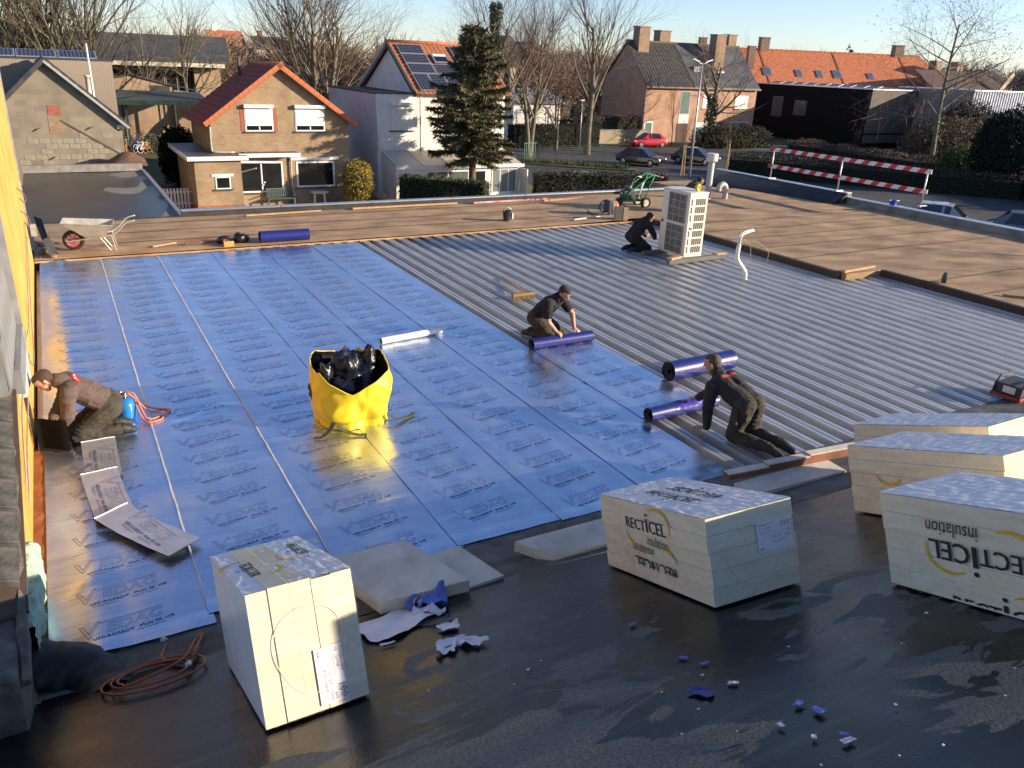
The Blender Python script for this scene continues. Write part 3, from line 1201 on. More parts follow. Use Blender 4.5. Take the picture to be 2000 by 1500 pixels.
for k, (xx, ss, sz, kd, lb) in enumerate(SCR):
    crumple('paper_scrap', lb, xx, ss, sz, sz * 0.6, rnd.uniform(0, 6), {'b': M_BLUEPAPER, 'w': M_PAPER, 'd': M_DBLUE}[kd], 40 + k * 3, 0.16 * sz, 'small scraps on the black roof', 5)
# countless crumbs of paper
cb = MB()
for k in range(34):
    xx, ss = rnd.uniform(1.3, 4.0), rnd.uniform(-4.6, -1.7)
    d = rnd.uniform(0.004, 0.010)
    a = rnd.uniform(0, 6)
    p = SL(xx, ss, 0.006)
    e1 = (S_V * math.cos(a) + S_D * math.sin(a)) * d
    e2 = (S_D * math.cos(a) - S_V * math.sin(a)) * d * rnd.uniform(0.3, 1)
    cb.add([p - e1 - e2, p + e1 - e2, p + e1 + e2 + S_N * d * 0.5, p - e1 + e2], [(0, 1, 2, 3)])
tag(cb.build('paper_crumbs', M_PAPER), 'tiny white paper crumbs strewn over the black roof', 'paper', kind='stuff')

# ------------------------------------------------------------------ gas hose heap, sealant tube, expanding foam
M_HOSE = mat('orange_rubber_hose', (0.42, 0.10, 0.035), rough=0.5, var=0.2, scale=12)


def smooth_path(pts, n=8):
    """Catmull-Rom through the given points"""
    P = [Vector(p) for p in pts]
    P = [P[0] * 2 - P[1]] + P + [P[-1] * 2 - P[-2]]
    out = []
    for i in range(1, len(P) - 2):
        for k in range(n):
            t = k / n
            out.append(0.5 * ((2 * P[i]) + (P[i + 1] - P[i - 1]) * t + (2 * P[i - 1] - 5 * P[i] + 4 * P[i + 1] - P[i + 2]) * t * t
                              + (3 * P[i] - P[i - 1] - 3 * P[i + 1] + P[i + 2]) * t ** 3))
    out.append(P[-2])
    return out


hp = []
for k in range(40):
    t = k / 39
    a = 2 * PI * 2.6 * t + 0.4
    rr = 0.20 + 0.05 * math.sin(5 * t)
    hp.append(SL(0.02 + 0.07 * math.sin(3 * t) + rr * 1.25 * math.cos(a), -0.42 + rr * 1.1 * math.sin(a), 0.012 + 0.03 * t))
hp = [SL(0.17, 0.48, 0.03), SL(0.19, 0.15, 0.04), SL(0.14, -0.15, 0.03)] + hp + [SL(0.25, -0.38, 0.05), SL(0.36, -0.05, 0.05), SL(0.47, 0.22, 0.05)]
hs = thing('gas_hose', 'orange rubber gas hose heaped beside the standing pack', 'hose', hp[3])
MB().tube([p - hs.location for p in smooth_path(hp, 4)], 0.0085, 6).build('hose', M_HOSE, hs, smooth=True)
tr = MB()
a0 = SL(0.47, 0.22, 0.05)
b0 = SL(0.30, -0.42, 0.03)
tr.tube([a0 - hs.location, b0 - hs.location], 0.013, 8)
tr.build('torch_tube', mat('rusty_pipe', (0.30, 0.11, 0.05), rough=0.45, metal=0.4), hs, smooth=True)
MB().tube([b0 - hs.location, SL(0.27, -0.50, 0.03) - hs.location], [0.016, 0.024], 10).build('torch_nozzle', M_ALU, hs, smooth=True)
sc = thing('sealant_tube', 'white sealant cartridge lying at the near end of the foil', 'cartridge', M=SLM(0.155, 0.28, 0.075, R(-14)) @ Matrix.Rotation(R(-80), 4, 'X'))
MB().lathe([(0, -0.12), (0.026, -0.12), (0.026, 0.085), (0.010, 0.095), (0.0, 0.095)], n=16).build('cartridge', mat('white_plastic', (0.7, 0.7, 0.7), rough=0.4), sc, smooth=40)
MB().lathe([(0.010, 0.095), (0.008, 0.10), (0.003, 0.19), (0, 0.19)], n=10).build('nozzle', mat('grey_plastic', (0.35, 0.36, 0.38), rough=0.4), sc, smooth=40)
ef = MB()


def foam_pt(a, b):
    y = 5.28 + 1.15 * b
    ang = PI * (a - 0.5) * 1.2
    rad = 0.105 * (0.75 + 0.35 * math.sin(PI * min(1, max(0, b))) ** 0.5)
    rad *= 1 + 0.5 * noise.noise(Vector((a * 3, b * 11, 0))) + 0.25 * noise.noise(Vector((a * 9, b * 33, 4)))
    return Vector((-0.625 + rad * math.cos(ang) * 0.75, y, 0.28 + rad * 1.55 * math.sin(ang)))


ef.grid(foam_pt, 20, 70)
tag(ef.build('expanding_foam', mat('mint_foam', (0.26, 0.42, 0.31), rough=0.8, c2=(0.42, 0.56, 0.44), scale=14, bump=0.5, bscale=50), smooth=True),
    'lumpy mint green expanding foam on the foot of the ochre wall', 'foam')
# ================================================================== neighbour's ochre wall on the left
M_OCHRE = mat('ochre_render', (0.50, 0.25, 0.045), rough=0.85, c2=(0.60, 0.34, 0.08), scale=1.6, bump=0.15, bscale=25)
M_SLATE = mat('grey_fibre_slate', (0.20, 0.20, 0.195), rough=0.8, var=0.18, scale=5, bump=0.1)
M_ZINC = mat('weathered_zinc', (0.36, 0.36, 0.35), rough=0.5, metal=0.5, var=0.15, scale=6)
M_TILE = mat('old_black_tile', (0.045, 0.043, 0.038), rough=0.75, c2=(0.12, 0.115, 0.10), scale=7, bump=0.4, bscale=30)
nh = thing('neighbour_house', 'ochre rendered neighbour wall with grey slate cladding and dark roof tiles', 'house', (-0.65, 11, 0))
wl_ = MB()
wl_.prism([(-0.65, 4.95, -0.3), (-0.65, 17.9, -0.3), (-0.65, 17.9, 3.9), (-0.65, 8.5, 3.9), (-0.65, 8.5, 1.40), (-0.65, 4.95, 0.36)], (-0.3, 0, 0))
wl_.build('rendered_wall', M_OCHRE, nh, True)
MB().box(-0.98, -0.62, 17.9, 18.05, 0.7, 3.9).build('corner_trim', M_ZINC, nh, True)
MB().box(-0.60, -0.50, 17.75, 17.83, 0.55, 0.78).build('gutter_stop', M_ZINC, nh, True)
# slate clad upper volume
MB().box(-1.7, -0.565, 6.7, 8.55, 1.5, 3.9).build('clad_volume', M_SLATE, nh, True)
sl_ = MB().box(-0.012, 0.0, 0.0, 0.295, 0.0, 0.395).mesh('slate', M_SLATE)
for r in range(6):
    for c in range(6):
        y0 = 6.72 + c * 0.30 + (0.15 if r % 2 else 0)
        if y0 + 0.3 < 8.58:
            place('slate', sl_, nh, Matrix.Translation(Vector((-0.547, y0, 1.52 + r * 0.40)) - nh.location) @ Matrix.Rotation(R(-1.2), 4, 'Y'))
MB().box(-0.66, -0.50, 8.56, 8.60, 1.48, 3.9).build('corner_strip', M_ZINC, nh, True)
fl = MB()
fl.prism([(-0.66, 7.3, 1.30), (-0.50, 7.3, 1.28), (-0.50, 7.3, 1.50), (-0.66, 7.3, 1.50)], (0, 1.3, 0.02))
fl.build('lead_flashing', M_ZINC, nh, True)
fl = MB()
fl.prism([(-0.648, 8.62, 0.75), (-0.648, 9.7, 0.55), (-0.648, 9.9, 1.05), (-0.648, 8.75, 1.50)], (0.07, 0, 0))
fl.build('flashing_apron', mat('pale_render_patch', (0.42, 0.40, 0.36), rough=0.85, var=0.15, scale=4), nh, True)
# tiles of the low roof, verge towards us
TS = Vector((0, -1, -0.27)).normalized()


def tile_mesh():
    mb = MB()

    def f(a, b):
        x = -0.115 + 0.23 * a
        s = 0.40 * b
        z = 0.045 * math.cos((a - 0.5) * PI) + 0.020 * b
        return Vector((x, 0, 0)) + TS * s + Vector((0, -0.26, 1)).normalized() * z
    mb.grid(f, 8, 3)
    mb.grid(lambda a, b: f(a, 1.0) - Vector((0, 0, 0.022 * b)), 8, 1)
    mb.tube([f(k / 8, 0.96) + Vector((0, 0, 0.006)) for k in range(9)], 0.010, 5)
    return mb.mesh('roof_tile', M_TILE, smooth=50)


tm = tile_mesh()
for r in range(7):
    for c in range(4):
        p = Vector((-0.70 - 0.215 * c + rnd.uniform(-.006, .006), 7.45, 1.44)) + TS * (0.335 * r) + Vector((0, 0, rnd.uniform(0, .008)))
        place('roof_tile', tm, nh, Matrix.Translation(p - nh.location) @ Matrix.Rotation(R(rnd.uniform(-1.5, 1.5)), 4, 'Z'))
pbk = MB()
pbk.grid(lambda a, b: Vector((-1.6 + 0.965 * a, 4.75 + 1.65 * b, 0.0 + (0.46 - 0.10 * a) * (1 - 0.3 * b) + 0.03 * noise.noise(Vector((a * 5, b * 6, 2))))), 14, 24)
pbk.grid(lambda a, b: Vector((-0.632 + 0.02 * noise.noise(Vector((b * 3, a * 9, 0))), 4.75 + 1.65 * a, -0.2 + (0.2 + 0.36 * (1 - 0.3 * a)) * b)), 24, 5)
pbk.build('plaster_base', mat('old_mortar', (0.13, 0.115, 0.095), rough=0.95, var=0.35, scale=9, bump=0.5), nh, True, smooth=True)
MB().box(-1.75, -0.625, 4.45, 5.35, -0.3, 0.655).build('mortar_foot', MATS['old_mortar'], nh, True, bevel=0.03)
bd = MB()
bd.prism([(-1.5, 7.5, 1.36), (-0.56, 7.5, 1.36), (-0.56, 5.0, 0.68), (-1.5, 5.0, 0.68)], (0, 0, 0.03))
bd.build('roof_boarding', mat('roof_boarding', (0.10, 0.07, 0.05), rough=0.9), nh, True)
mo = MB()
mo.tube([Vector((-0.60, 7.4, 1.33)) + TS * (0.15 * k) + Vector((0.02 * noise.noise(Vector((k, 0, 0))), 0, 0.02 * noise.noise(Vector((k * 1.7, 5, 0))))) for k in range(21)], [0.035 + 0.02 * noise.noise(Vector((k * 2.1, 3, 0))) for k in range(21)], 6)
mo.build('mortar_verge', MATS['old_mortar'], nh, True)
M_CABLE = mat('grey_cable', (0.30, 0.27, 0.22), rough=0.6)
for k, pts in enumerate(([(-0.63, 16.8, 1.0), (-0.63, 15.0, 0.75), (-0.62, 12, 0.55), (-0.62, 10.4, 0.75), (-0.60, 9.0, 0.85), (-0.61, 8.0, 0.8), (-0.62, 7.2, 0.5)],
                         [(-0.63, 16.5, 0.8), (-0.62, 13.5, 0.45), (-0.60, 11.0, 0.30), (-0.61, 10.2, 0.70), (-0.60, 9.0, 0.62), (-0.61, 7.8, 0.55), (-0.62, 7.2, 0.35)])):
    c = MB()
    c.tube(smooth_path(pts, 6), 0.008, 5)
    tag(c.build('wall_cable', M_CABLE, smooth=True), ('upper', 'lower')[k] + ' slack grey cable hanging along the ochre wall', 'cable')
for k, z in enumerate((1.55, 1.15)):
    c = MB()
    c.tube(smooth_path([(-0.648, 16.5, z + .1), (-0.56, 16.5, z), (-0.54, 16.4, z - .10), (-0.57, 16.3, z - .12), (-0.62, 16.25, z - .04)], 5), 0.010, 5)
    tag(c.build('wall_hook', mat('rusty_iron', (0.13, 0.10, 0.06), rough=0.8), smooth=True), ('upper', 'lower')[k] + ' bent iron hook near the far end of the ochre wall', 'hook')
# rubble and torn felt at the far foot of the wall
M_RUB = mat('rubble', (0.26, 0.19, 0.13), rough=0.95, var=0.3, scale=9, bump=0.4)
for k in range(14):
    x, y = rnd.uniform(-0.6, -0.25), rnd.uniform(17.95, 19.6)
    mb = MB()
    d = rnd.uniform(0.03, 0.085)
    mb.ball((0, 0, 0), (d, d * rnd.uniform(.6, 1.3), d * .55), 6)
    mb.v = [tuple(Vector(v) * (1 + 0.35 * noise.noise(Vector(v) * 25 + Vector((k, 0, 0))))) for v in mb.v]
    o = mb.build('rubble_lump', M_RUB)
    o.location = (x, y, 0.05 + d * .45)
    o.rotation_euler = (0, 0, rnd.uniform(0, 6))
    tag(o, 'lump of brown rubble at the far foot of the ochre wall', 'rubble', 'rubble lumps by the ochre wall')
for k, (x, y, rz_, h) in enumerate(((-0.48, 18.5, 0.3, 0.5), (-0.40, 18.2, -0.2, 0.35), (-0.50, 19.1, 0.5, 0.6))):
    mb = MB()
    mb.grid(lambda a, b: Vector((0.12 * a + 0.05 * b + 0.02 * noise.noise(Vector((a * 4, b * 4, k))), -0.2 + 0.4 * b, h * (1 - a) ** 1.5 + 0.01)), 8, 8)
    o = mb.build('felt_offcut', M_DARKFELT, smooth=True)
    o.location = (x, y, 0.06)
    o.rotation_euler = (0, 0, rz_)
    tag(o, ('middle', 'nearest', 'furthest')[k] + ' torn dark felt flap leaning on the far end of the wall', 'felt', 'torn felt flaps')

# ================================================================== tools and materials on the roof
# ---- yellow rubbish bag
bag = thing('rubble_bag', 'open yellow woven bag full of black film standing on the foil', 'bag', (2.66, 8.52, 0.012))
M_YBAG = mat('yellow_woven_plastic', (0.80, 0.56, 0.015), rough=0.42, var=0.08, scale=5, bump=0.35, bscale=5)
FRONT = math.atan2(-8.5, -2.0)


def bag_r(t, z):
    c, s = math.cos(t), math.sin(t)
    k = 0.425 / (abs(c) ** 3.2 + abs(s) ** 3.2) ** (1 / 3.2)
    return k * (0.90 + 0.14 * math.sin(PI * min(1, z / 0.8 * 0.8 + 0.1)))


def rim_h(t):
    d = abs((t - FRONT + PI) % (2 * PI) - PI)
    h = 0.68 + 0.04 * math.sin(3 * t + 1) + 0.03 * noise.noise(Vector((math.cos(t) * 3, math.sin(t) * 3, 2)))
    if d < R(52):
        h -= 0.30 * (1 - d / R(52))
    return h


def bag_pt(a, b, inner=0.0):
    t = 2 * PI * a
    h = rim_h(t) * b
    r = bag_r(t, h) - inner
    n = 0.05 * noise.noise(Vector((math.cos(t) * 1.6, math.sin(t) * 1.6, h * 3.0))) + 0.05 * (0.5 - abs(noise.noise(Vector((math.cos(t) * 3.2, math.sin(t) * 3.2, h * 4.5 + 5))))) * 1.2 - 0.02
    # pinched hem near the bottom
    n -= 0.03 * math.exp(-((h - 0.07) / 0.03) ** 2)
    r += n if b < 0.98 else n * 0.6
    return Vector((r * math.cos(t), r * math.sin(t), h))


mb = MB()
mb.grid(lambda a, b: bag_pt(a, b), 96, 30, True)
mb.build('bag_cloth', M_YBAG, bag, smooth=True)
mb = MB()
mb.tube([bag_pt(k / 96, 1.0) for k in range(97)], 0.008, 5)
mb.build('rim_hem', M_YBAG, bag, smooth=True)
mb = MB()
mb.grid(lambda a, b: bag_pt(a, 0.35 + 0.645 * b, 0.014), 96, 14, True)
mb.build('black_lining', mat('black_liner', (0.012, 0.012, 0.014), rough=0.45, scale=6, bump=0.3), bag, smooth=True)
# contents: crumpled films, each a piece of its own
M_BFILM = mat('black_film', (0.012, 0.012, 0.018), rough=0.3, var=0.3, scale=5, bump=0.7, bscale=14)
for k, (x, y, z, w, h, mt) in enumerate(((0.03, 0.05, 0.36, 0.32, 0.36, M_BFILM), (-0.20, 0.08, 0.36, 0.20, 0.26, M_BFILM), (0.26, 0.05, 0.38, 0.13, 0.40, M_BFILM),
                                         (0.00, 0.14, 0.48, 0.16, 0.30, mat('dark_blue_bag', (0.02, 0.022, 0.12), rough=0.3, scale=5, bump=0.5)), (0.16, 0.14, 0.52, 0.09, 0.24, M_YBAG), (-0.27, -0.02, 0.42, 0.10, 0.28, M_BFILM))):
    mb = MB()
    mb.ball((0, 0, 0), (w, w * 0.8, h), 40)
    mb.v = [tuple(Vector(v) * (1 + 0.45 * noise.noise(Vector(v) * 7 + Vector((k * 7, 0, 0))) + 0.55 * (0.3 - abs(noise.noise(Vector(v) * 13 + Vector((0, k * 3, 0))))))) for v in mb.v]
    o = mb.build('crumpled_film', mt, smooth=True)
    o.location = bag.location + Vector((x, y, z))
    tag(o, ('large black crumpled film filling the yellow bag', 'black film in the left of the yellow bag', 'black film sticking up at the right rim of the yellow bag',
            'dark blue plastic peak in the middle of the yellow bag', 'small yellow film poking out of the bag beside the blue peak', 'black flap at the left rim of the yellow bag')[k], 'film', 'films stuffed in the yellow bag')
# lifting straps splayed on the foil
M_STRAP = mat('grey_green_webbing', (0.07, 0.08, 0.05), rough=0.7, scale=10)
for k, (a0, pts) in enumerate((('left', [(-0.30, -0.36, 0.16), (-0.38, -0.44, 0.07), (-0.50, -0.50, 0.02), (-0.58, -0.46, 0.012)]),
                               ('front left', [(-0.28, -0.38, 0.14), (-0.25, -0.48, 0.05), (-0.12, -0.58, 0.012), (-0.02, -0.62, 0.012)]),
                               ('right', [(0.34, -0.38, 0.10), (0.44, -0.42, 0.04), (0.58, -0.36, 0.012), (0.70, -0.28, 0.015)]))):
    mb = MB()
    pp = smooth_path(pts, 5)
    vs = []
    for i, p in enumerate(pp):
        d = (pp[min(i + 1, len(pp) - 1)] - pp[max(i - 1, 0)]).normalized()
        n = d.cross(Vector((0, 0, 1))).normalized() * 0.028
        vs += [p - n, p + n, p + n + Vector((0, 0, .006)), p - n + Vector((0, 0, .006))]
    fs = []
    for i in range(len(pp) - 1):
        for q in range(4):
            fs.append((4 * i + q, 4 * i + (q + 1) % 4, 4 * i + 4 + (q + 1) % 4, 4 * i + 4 + q))
    mb.add(vs, fs)
    mb.build('lifting_strap', M_STRAP, bag)

# ---- white tube
tb_ = thing('cardboard_tube', 'white cardboard core tube lying on the foil behind the yellow bag', 'tube', (4.40, 10.87, 0.062), R(8))
MB().tube([(-0.53, 0, 0), (0.53, 0, 0)], 0.050, 20, False).build('tube_wall', mat('white_card', (0.72, 0.70, 0.66), rough=0.6, scale=9), tb_, smooth=True)
MB().tube([(0.53, 0, 0), (-0.53, 0, 0)], 0.042, 20, False).build('tube_bore', mat('grey_card', (0.35, 0.33, 0.30), rough=0.8), tb_, smooth=True)

# ---- broom
br_ = thing('broom', 'yellow wooden broom lying on the bare steel ribs', 'broom', (7.10, 12.22, 0.0), 0)
MB().tube([(0.10, 0.10, 0.10), (0.36, 1.42, 0.03)], 0.016, 8).build('handle', mat('yellow_wood', (0.40, 0.26, 0.07), rough=0.5, scale=6), br_, smooth=True)
MB().box(-0.20, 0.26, -0.035, 0.045, 0.06, 0.115).build('head', mat('broom_wood', (0.22, 0.14, 0.05), rough=0.6), br_, bevel=0.008)
bm_ = MB()
for i in range(16):
    for j in range(4):
        x = -0.185 + i * 0.0285
        y = -0.02 + j * 0.017
        bm_.cyl((x, y, 0.062), (x + rnd.uniform(-.01, .01), y + rnd.uniform(-.02, .02), 0.0), 0.007, 0.009, 4, False)
tag(bm_.build('bristles', mat('straw', (0.26, 0.18, 0.06), rough=0.9), br_), kind='stuff')

# ---- gas bottle with hose
gb = thing('gas_bottle', 'small blue gas bottle behind the kneeling man on the left', 'gas bottle', (0.30, 9.45, 0.012))
MB().lathe([(0, 0), (0.085, 0), (0.10, 0.02), (0.105, 0.05), (0.105, 0.17), (0.095, 0.21), (0.06, 0.245), (0.025, 0.255), (0.0, 0.255)], n=24).build('cylinder', mat('bright_blue_paint', (0.02, 0.20, 0.55), rough=0.3, var=0.15, scale=9), gb, smooth=50)
MB().lathe([(0.018, 0.25), (0.018, 0.30), (0.028, 0.30), (0.028, 0.325), (0, 0.325)], n=12).build('valve', mat('brass', (0.35, 0.25, 0.10), rough=0.35, metal=0.9), gb, smooth=40)
MB().tube([(0.07 * math.cos(t), 0.07 * math.sin(t), 0.31) for t in [2 * PI * k / 20 * 0.8 for k in range(21)]], 0.007, 6).build('collar', M_ALU, gb, smooth=True)
hz = MB()
hz.tube(smooth_path([(0.02, 0, 0.31), (0.10, -0.02, 0.30), (0.16, -0.10, 0.10), (0.22, -0.16, 0.02), (0.40, -0.06, 0.015), (0.46, 0.06, 0.015), (0.30, 0.14, 0.02), (0.15, 0.10, 0.12), (0.10, -0.02, 0.20), (0.14, -0.14, 0.05), (0.20, -0.24, 0.015), (0.34, -0.20, 0.015), (0.36, -0.05, 0.02), (0.22, 0.02, 0.06), (0.05, 0.05, 0.28), (-0.08, 0.0, 0.27), (-0.14, -0.10, 0.08), (-0.16, -0.16, 0.012)], 6), 0.010, 6)
hz.build('hose', mat('salmon_hose', (0.62, 0.20, 0.10), rough=0.5, scale=9), gb, smooth=True)

# ---- three foil offcuts
M_FOILCUT = mat('foil_offcut', (0.60, 0.62, 0.67), rough=0.4, metal=0.75, var=0.12, scale=5, bump=0.15, bscale=10)
OFF = [('furthest foil membrane offcut, beside the kneeling man on the left', (-0.035, 8.42), 0.33, 0.88, R(0), 0.05),
       ('middle foil membrane offcut of the three curled pieces', (-0.03, 7.58), 0.33, 0.92, R(5), 0.06),
       ('nearest foil membrane offcut, curled, overlapping the middle one', (0.23, 6.76), 0.33, 0.98, R(31), 0.04)]
for k, (lb, c, w, l, rz_, hgt) in enumerate(OFF):
    t = thing('membrane_offcut', lb, 'membrane', (c[0], c[1], 0.022 + 0.02 * k), rz_, 'curled foil membrane offcuts')

    def curl(a, b, w=w, l=l, hgt=hgt):
        return Vector((w * (a - 0.5), l * (b - 0.5), hgt * (2 * b - 1) ** 2 * (0.35 if b < .5 else 1.0) + 0.006 * noise.noise(Vector((a * 2, b * 5, 1)))))
    mb = MB()
    mb.grid(curl, 8, 24)
    mb.build('foil_face', M_FOILCUT, t, smooth=True)
    mb = MB()
    mb.grid(lambda a, b: curl(1 - a, b) - Vector((0, 0, 0.007)), 8, 24)
    for b in (0.0, 1.0):
        for j in range(8):
            p, q = curl(j / 8, b), curl((j + 1) / 8, b)
            mb.quad(p - Vector((0, 0, .001)), q - Vector((0, 0, .001)), q - Vector((0, 0, 0.007)), p - Vector((0, 0, 0.007)))
    mb.build('bitumen_back', M_BLACKSTUFF, t, smooth=40)
    mb = MB()
    mb.tube([curl(j / 8, 1.0) + Vector((0, 0, .002)) for j in range(9)], 0.005, 5)
    mb.build('bright_edge', mat('bare_foil_edge', (0.85, 0.83, 0.80), rough=0.3), t)
    pm = MB()
    ang = R(-90 if k < 2 else -98)
    vs = []
    for v in LOGO_V:
        X, Y = (v.x - 0.28) * 1.0, (v.y - 0.11) * 1.0
        px, py = X * math.cos(ang) - Y * math.sin(ang), X * math.sin(ang) + Y * math.cos(ang)
        a, b = px / w + 0.5, py / l + 0.5
        q = curl(a, b)
        vs.append(Vector((px, py, q.z + 0.004)))
    pm.add(vs, LOGO_F)
    pm.build('printed_lettering', M_PRINT, t)

# ---- black membrane piece held by the man on the left
bk = thing('membrane_piece', 'folded black membrane piece held upright by the man at the ochre wall', 'membrane', (-0.47, 8.98, 0.012), R(8))
mb = MB()
mb.grid(lambda a, b: Vector((-0.12 + 0.27 * a, 0.10 * math.cos(a * 3.0) - 0.12 + 0.05 * b, 0.008 + 0.34 * b + 0.015 * noise.noise(Vector((a * 3, b * 3, 1))))), 12, 10)
mb.build('upright_fold', mat('matt_black_felt', (0.008, 0.008, 0.008), rough=0.95, spec=0.1), bk, smooth=True)
mb = MB()
mb.tube([(-0.12 + 0.27 * a / 12, 0.10 * math.cos(a / 12 * 3.0) - 0.12, 0.010) for a in range(13)], 0.012, 6)
mb.build('rolled_edge', M_BLACKSTUFF, bk, smooth=True)

# ---- wheelbarrow
wb = thing('wheelbarrow', 'galvanised wheelbarrow with a red spoked wheel on the brown roof', 'wheelbarrow', (0.10, 18.62, 0.062), R(-6))
M_WB = mat('grey_barrow_steel', (0.47, 0.47, 0.43), rough=0.5, metal=0.5, var=0.15, scale=6)
M_TYRE = mat('tyre_rubber', (0.02, 0.02, 0.02), rough=0.8, scale=10)
RX = Matrix.Rotation(PI / 2, 3, 'X')
wh = MB().lathe([(0.135, -0.03), (0.165, -0.045), (0.195, -0.035), (0.205, 0), (0.195, 0.035), (0.165, 0.045), (0.135, 0.03), (0.135, -0.03)], (0, 0, 0.205), 24, RX).build('wheel', M_TYRE, wb, smooth=True)
rm = MB()
rm.lathe([(0.135, -0.028), (0.118, -0.02), (0.118, 0.02), (0.135, 0.028)], (0, 0, 0.205), 24, RX)
rm.build('rim', mat('red_rim', (0.55, 0.07, 0.06), rough=0.5), wh, smooth=40)
for k in range(6):
    a = k * PI / 3
    MB().bar((0.02 * math.cos(a), 0, 0.205 + 0.02 * math.sin(a)), (0.122 * math.cos(a), 0, 0.205 + 0.122 * math.sin(a)), 0.02, 0.03).build('spoke', MATS['red_rim'], wh)
for s in (-1, 1):
    f = MB()
    f.tube(smooth_path([(-0.14, s * 0.10, 0.19), (0.02, s * 0.11, 0.205), (0.45, s * 0.17, 0.27), (0.78, s * 0.24, 0.34), (1.02, s * 0.28, 0.56), (1.20, s * 0.29, 0.62)], 6), 0.015, 8)
    f.build('frame_tube', M_WB, wb, smooth=True)
    f = MB()
    f.tube([(0.50, s * 0.18, 0.28), (0.68, s * 0.20, 0.0), (0.78, s * 0.22, 0.0), (0.72, s * 0.22, 0.33)], 0.011, 6)
    f.build('leg', M_WB, wb, smooth=40)
MB().tube([(-0.02, -0.12, 0.205), (-0.02, 0.12, 0.205)], 0.012, 8).build('axle', M_WB, wb)
MB().bar((0.0, 0.0, 0.42), (-0.03, 0, 0.20), 0.05, 0.02).build('wheel_guard', M_WB, wb)
ty = MB()
top = [(-0.16, -0.30, 0.60), (0.78, -0.34, 0.53), (0.78, 0.34, 0.53), (-0.16, 0.30, 0.60)]
bot = [(0.22, -0.18, 0.29), (0.62, -0.22, 0.31), (0.62, 0.22, 0.31), (0.22, 0.18, 0.29)]


def hop(a, b, off=0.0):
    a4 = (a * 4) % 4
    i = int(a4)
    f = a4 - i
    t_ = Vector(top[i]).lerp(Vector(top[(i + 1) % 4]), f)
    b_ = Vector(bot[i]).lerp(Vector(bot[(i + 1) % 4]), f)
    return b_.lerp(t_, b) + Vector((0, 0, off))


ty.grid(lambda a, b: hop(a, b), 32, 4, True)
ty.quad(*reversed([Vector(p) for p in bot]))
ty.build('tray', M_WB, wb, smooth=30)
ti = MB()
ti.grid(lambda a, b: hop(1 - a, b) * 0.985 + Vector((0.004, 0, 0.012)), 32, 4, True)
ti.quad(*[Vector(p) + Vector((0, 0, .01)) for p in bot])
ti.build('tray_inside', M_WB, wb, smooth=30)
MB().tube([Vector(top[k % 4]) for k in range(5)], 0.012, 6).build('tray_rim', M_WB, wb)

# ---- air conditioning unit
ac = thing('air_conditioner', 'tall cream outdoor air conditioning unit with two dark fan grilles', 'air conditioner', (12.245, 13.99, 0.10))
M_AC = mat('cream_ac_paint', (0.66, 0.62, 0.52), rough=0.45, var=0.05, scale=5)
M_ACD = mat('ac_dark', (0.045, 0.045, 0.045), rough=0.6, scale=8)
M_ACG = mat('ac_grille_wire', (0.42, 0.40, 0.34), rough=0.5, scale=8)
hx, hy, H_ = 0.255, 0.46, 1.40
MB().box(-hx, hx, -hy, hy, 0, H_).build('casing', M_AC, ac, bevel=0.012)
MB().box(-hx - 0.01, hx + 0.01, -hy - 0.01, hy + 0.01, H_ + 0.001, H_ + 0.025).build('lid', M_AC, ac, bevel=0.008)
for k, z0 in enumerate((0.06, 0.74)):
    g = MB().box(-hx - 0.004, -hx + 0.02, -0.36, 0.22, z0, z0 + 0.62).build('fan_opening', mat('ac_shadow_grey', (0.13, 0.125, 0.11), rough=0.6), ac)
    ri = MB().lathe([(0.27, -0.005), (0.29, -0.005), (0.29, 0.005), (0.27, 0.005)], (-hx - 0.008, -0.07, z0 + 0.31), 28, Matrix.Rotation(PI / 2, 3, 'Y'))
    ri.build('fan_ring', mat('ac_fan_grey', (0.10, 0.10, 0.10), rough=0.5), g, smooth=40)
    for j in range(4):
        a = j * PI / 2 + 0.4 + k
        fb = MB()
        c = Vector((-hx - 0.006, -0.07, z0 + 0.31))
        e1 = Vector((0, math.cos(a), math.sin(a)))
        e2 = Vector((0, -math.sin(a), math.cos(a)))
        fb.add([c + e1 * 0.05 - e2 * 0.03, c + e1 * 0.25 - e2 * 0.08 + Vector((-.004, 0, 0)), c + e1 * 0.25 + e2 * 0.06, c + e1 * 0.05 + e2 * 0.03], [(0, 1, 2, 3)])
        fb.build('fan_blade', MATS['ac_fan_grey'], g)
    for j in range(4):
        y = -0.36 + 0.58 * j / 3
        MB().box(-hx - 0.022, -hx - 0.012, y - 0.006, y + 0.006, z0, z0 + 0.62).build('grille_bar', M_ACG, g)
    for j in range(5):
        z = z0 + 0.62 * j / 4
        MB().box(-hx - 0.026, -hx - 0.0225, -0.366, 0.226, z - 0.006, z + 0.006).build('grille_bar', M_ACG, g)
for r in range(7):
    for (xa, xb, n) in ((-0.215, -0.165, 1), (-0.09, 0.20, 5)):
        z0 = 0.10 + r * 0.175
        if n == 5 or r != 3:
            for j in range(n):
                w = (xb - xa) / n
                MB().box(xa + j * w + 0.008, xa + (j + 1) * w - 0.008, -hy - 0.0035, -hy + 0.01, z0, z0 + 0.135).build('louvre_slot', M_ACD, ac)
MB().box(-0.20, -0.12, -hy - 0.006, -hy - 0.001, 0.62, 0.66).build('badge', M_ACD, ac)
MB().box(-hx - 0.012, -hx - 0.001, 0.36, 0.42, 0.66, 0.72).build('handle_recess', M_ACD, ac)
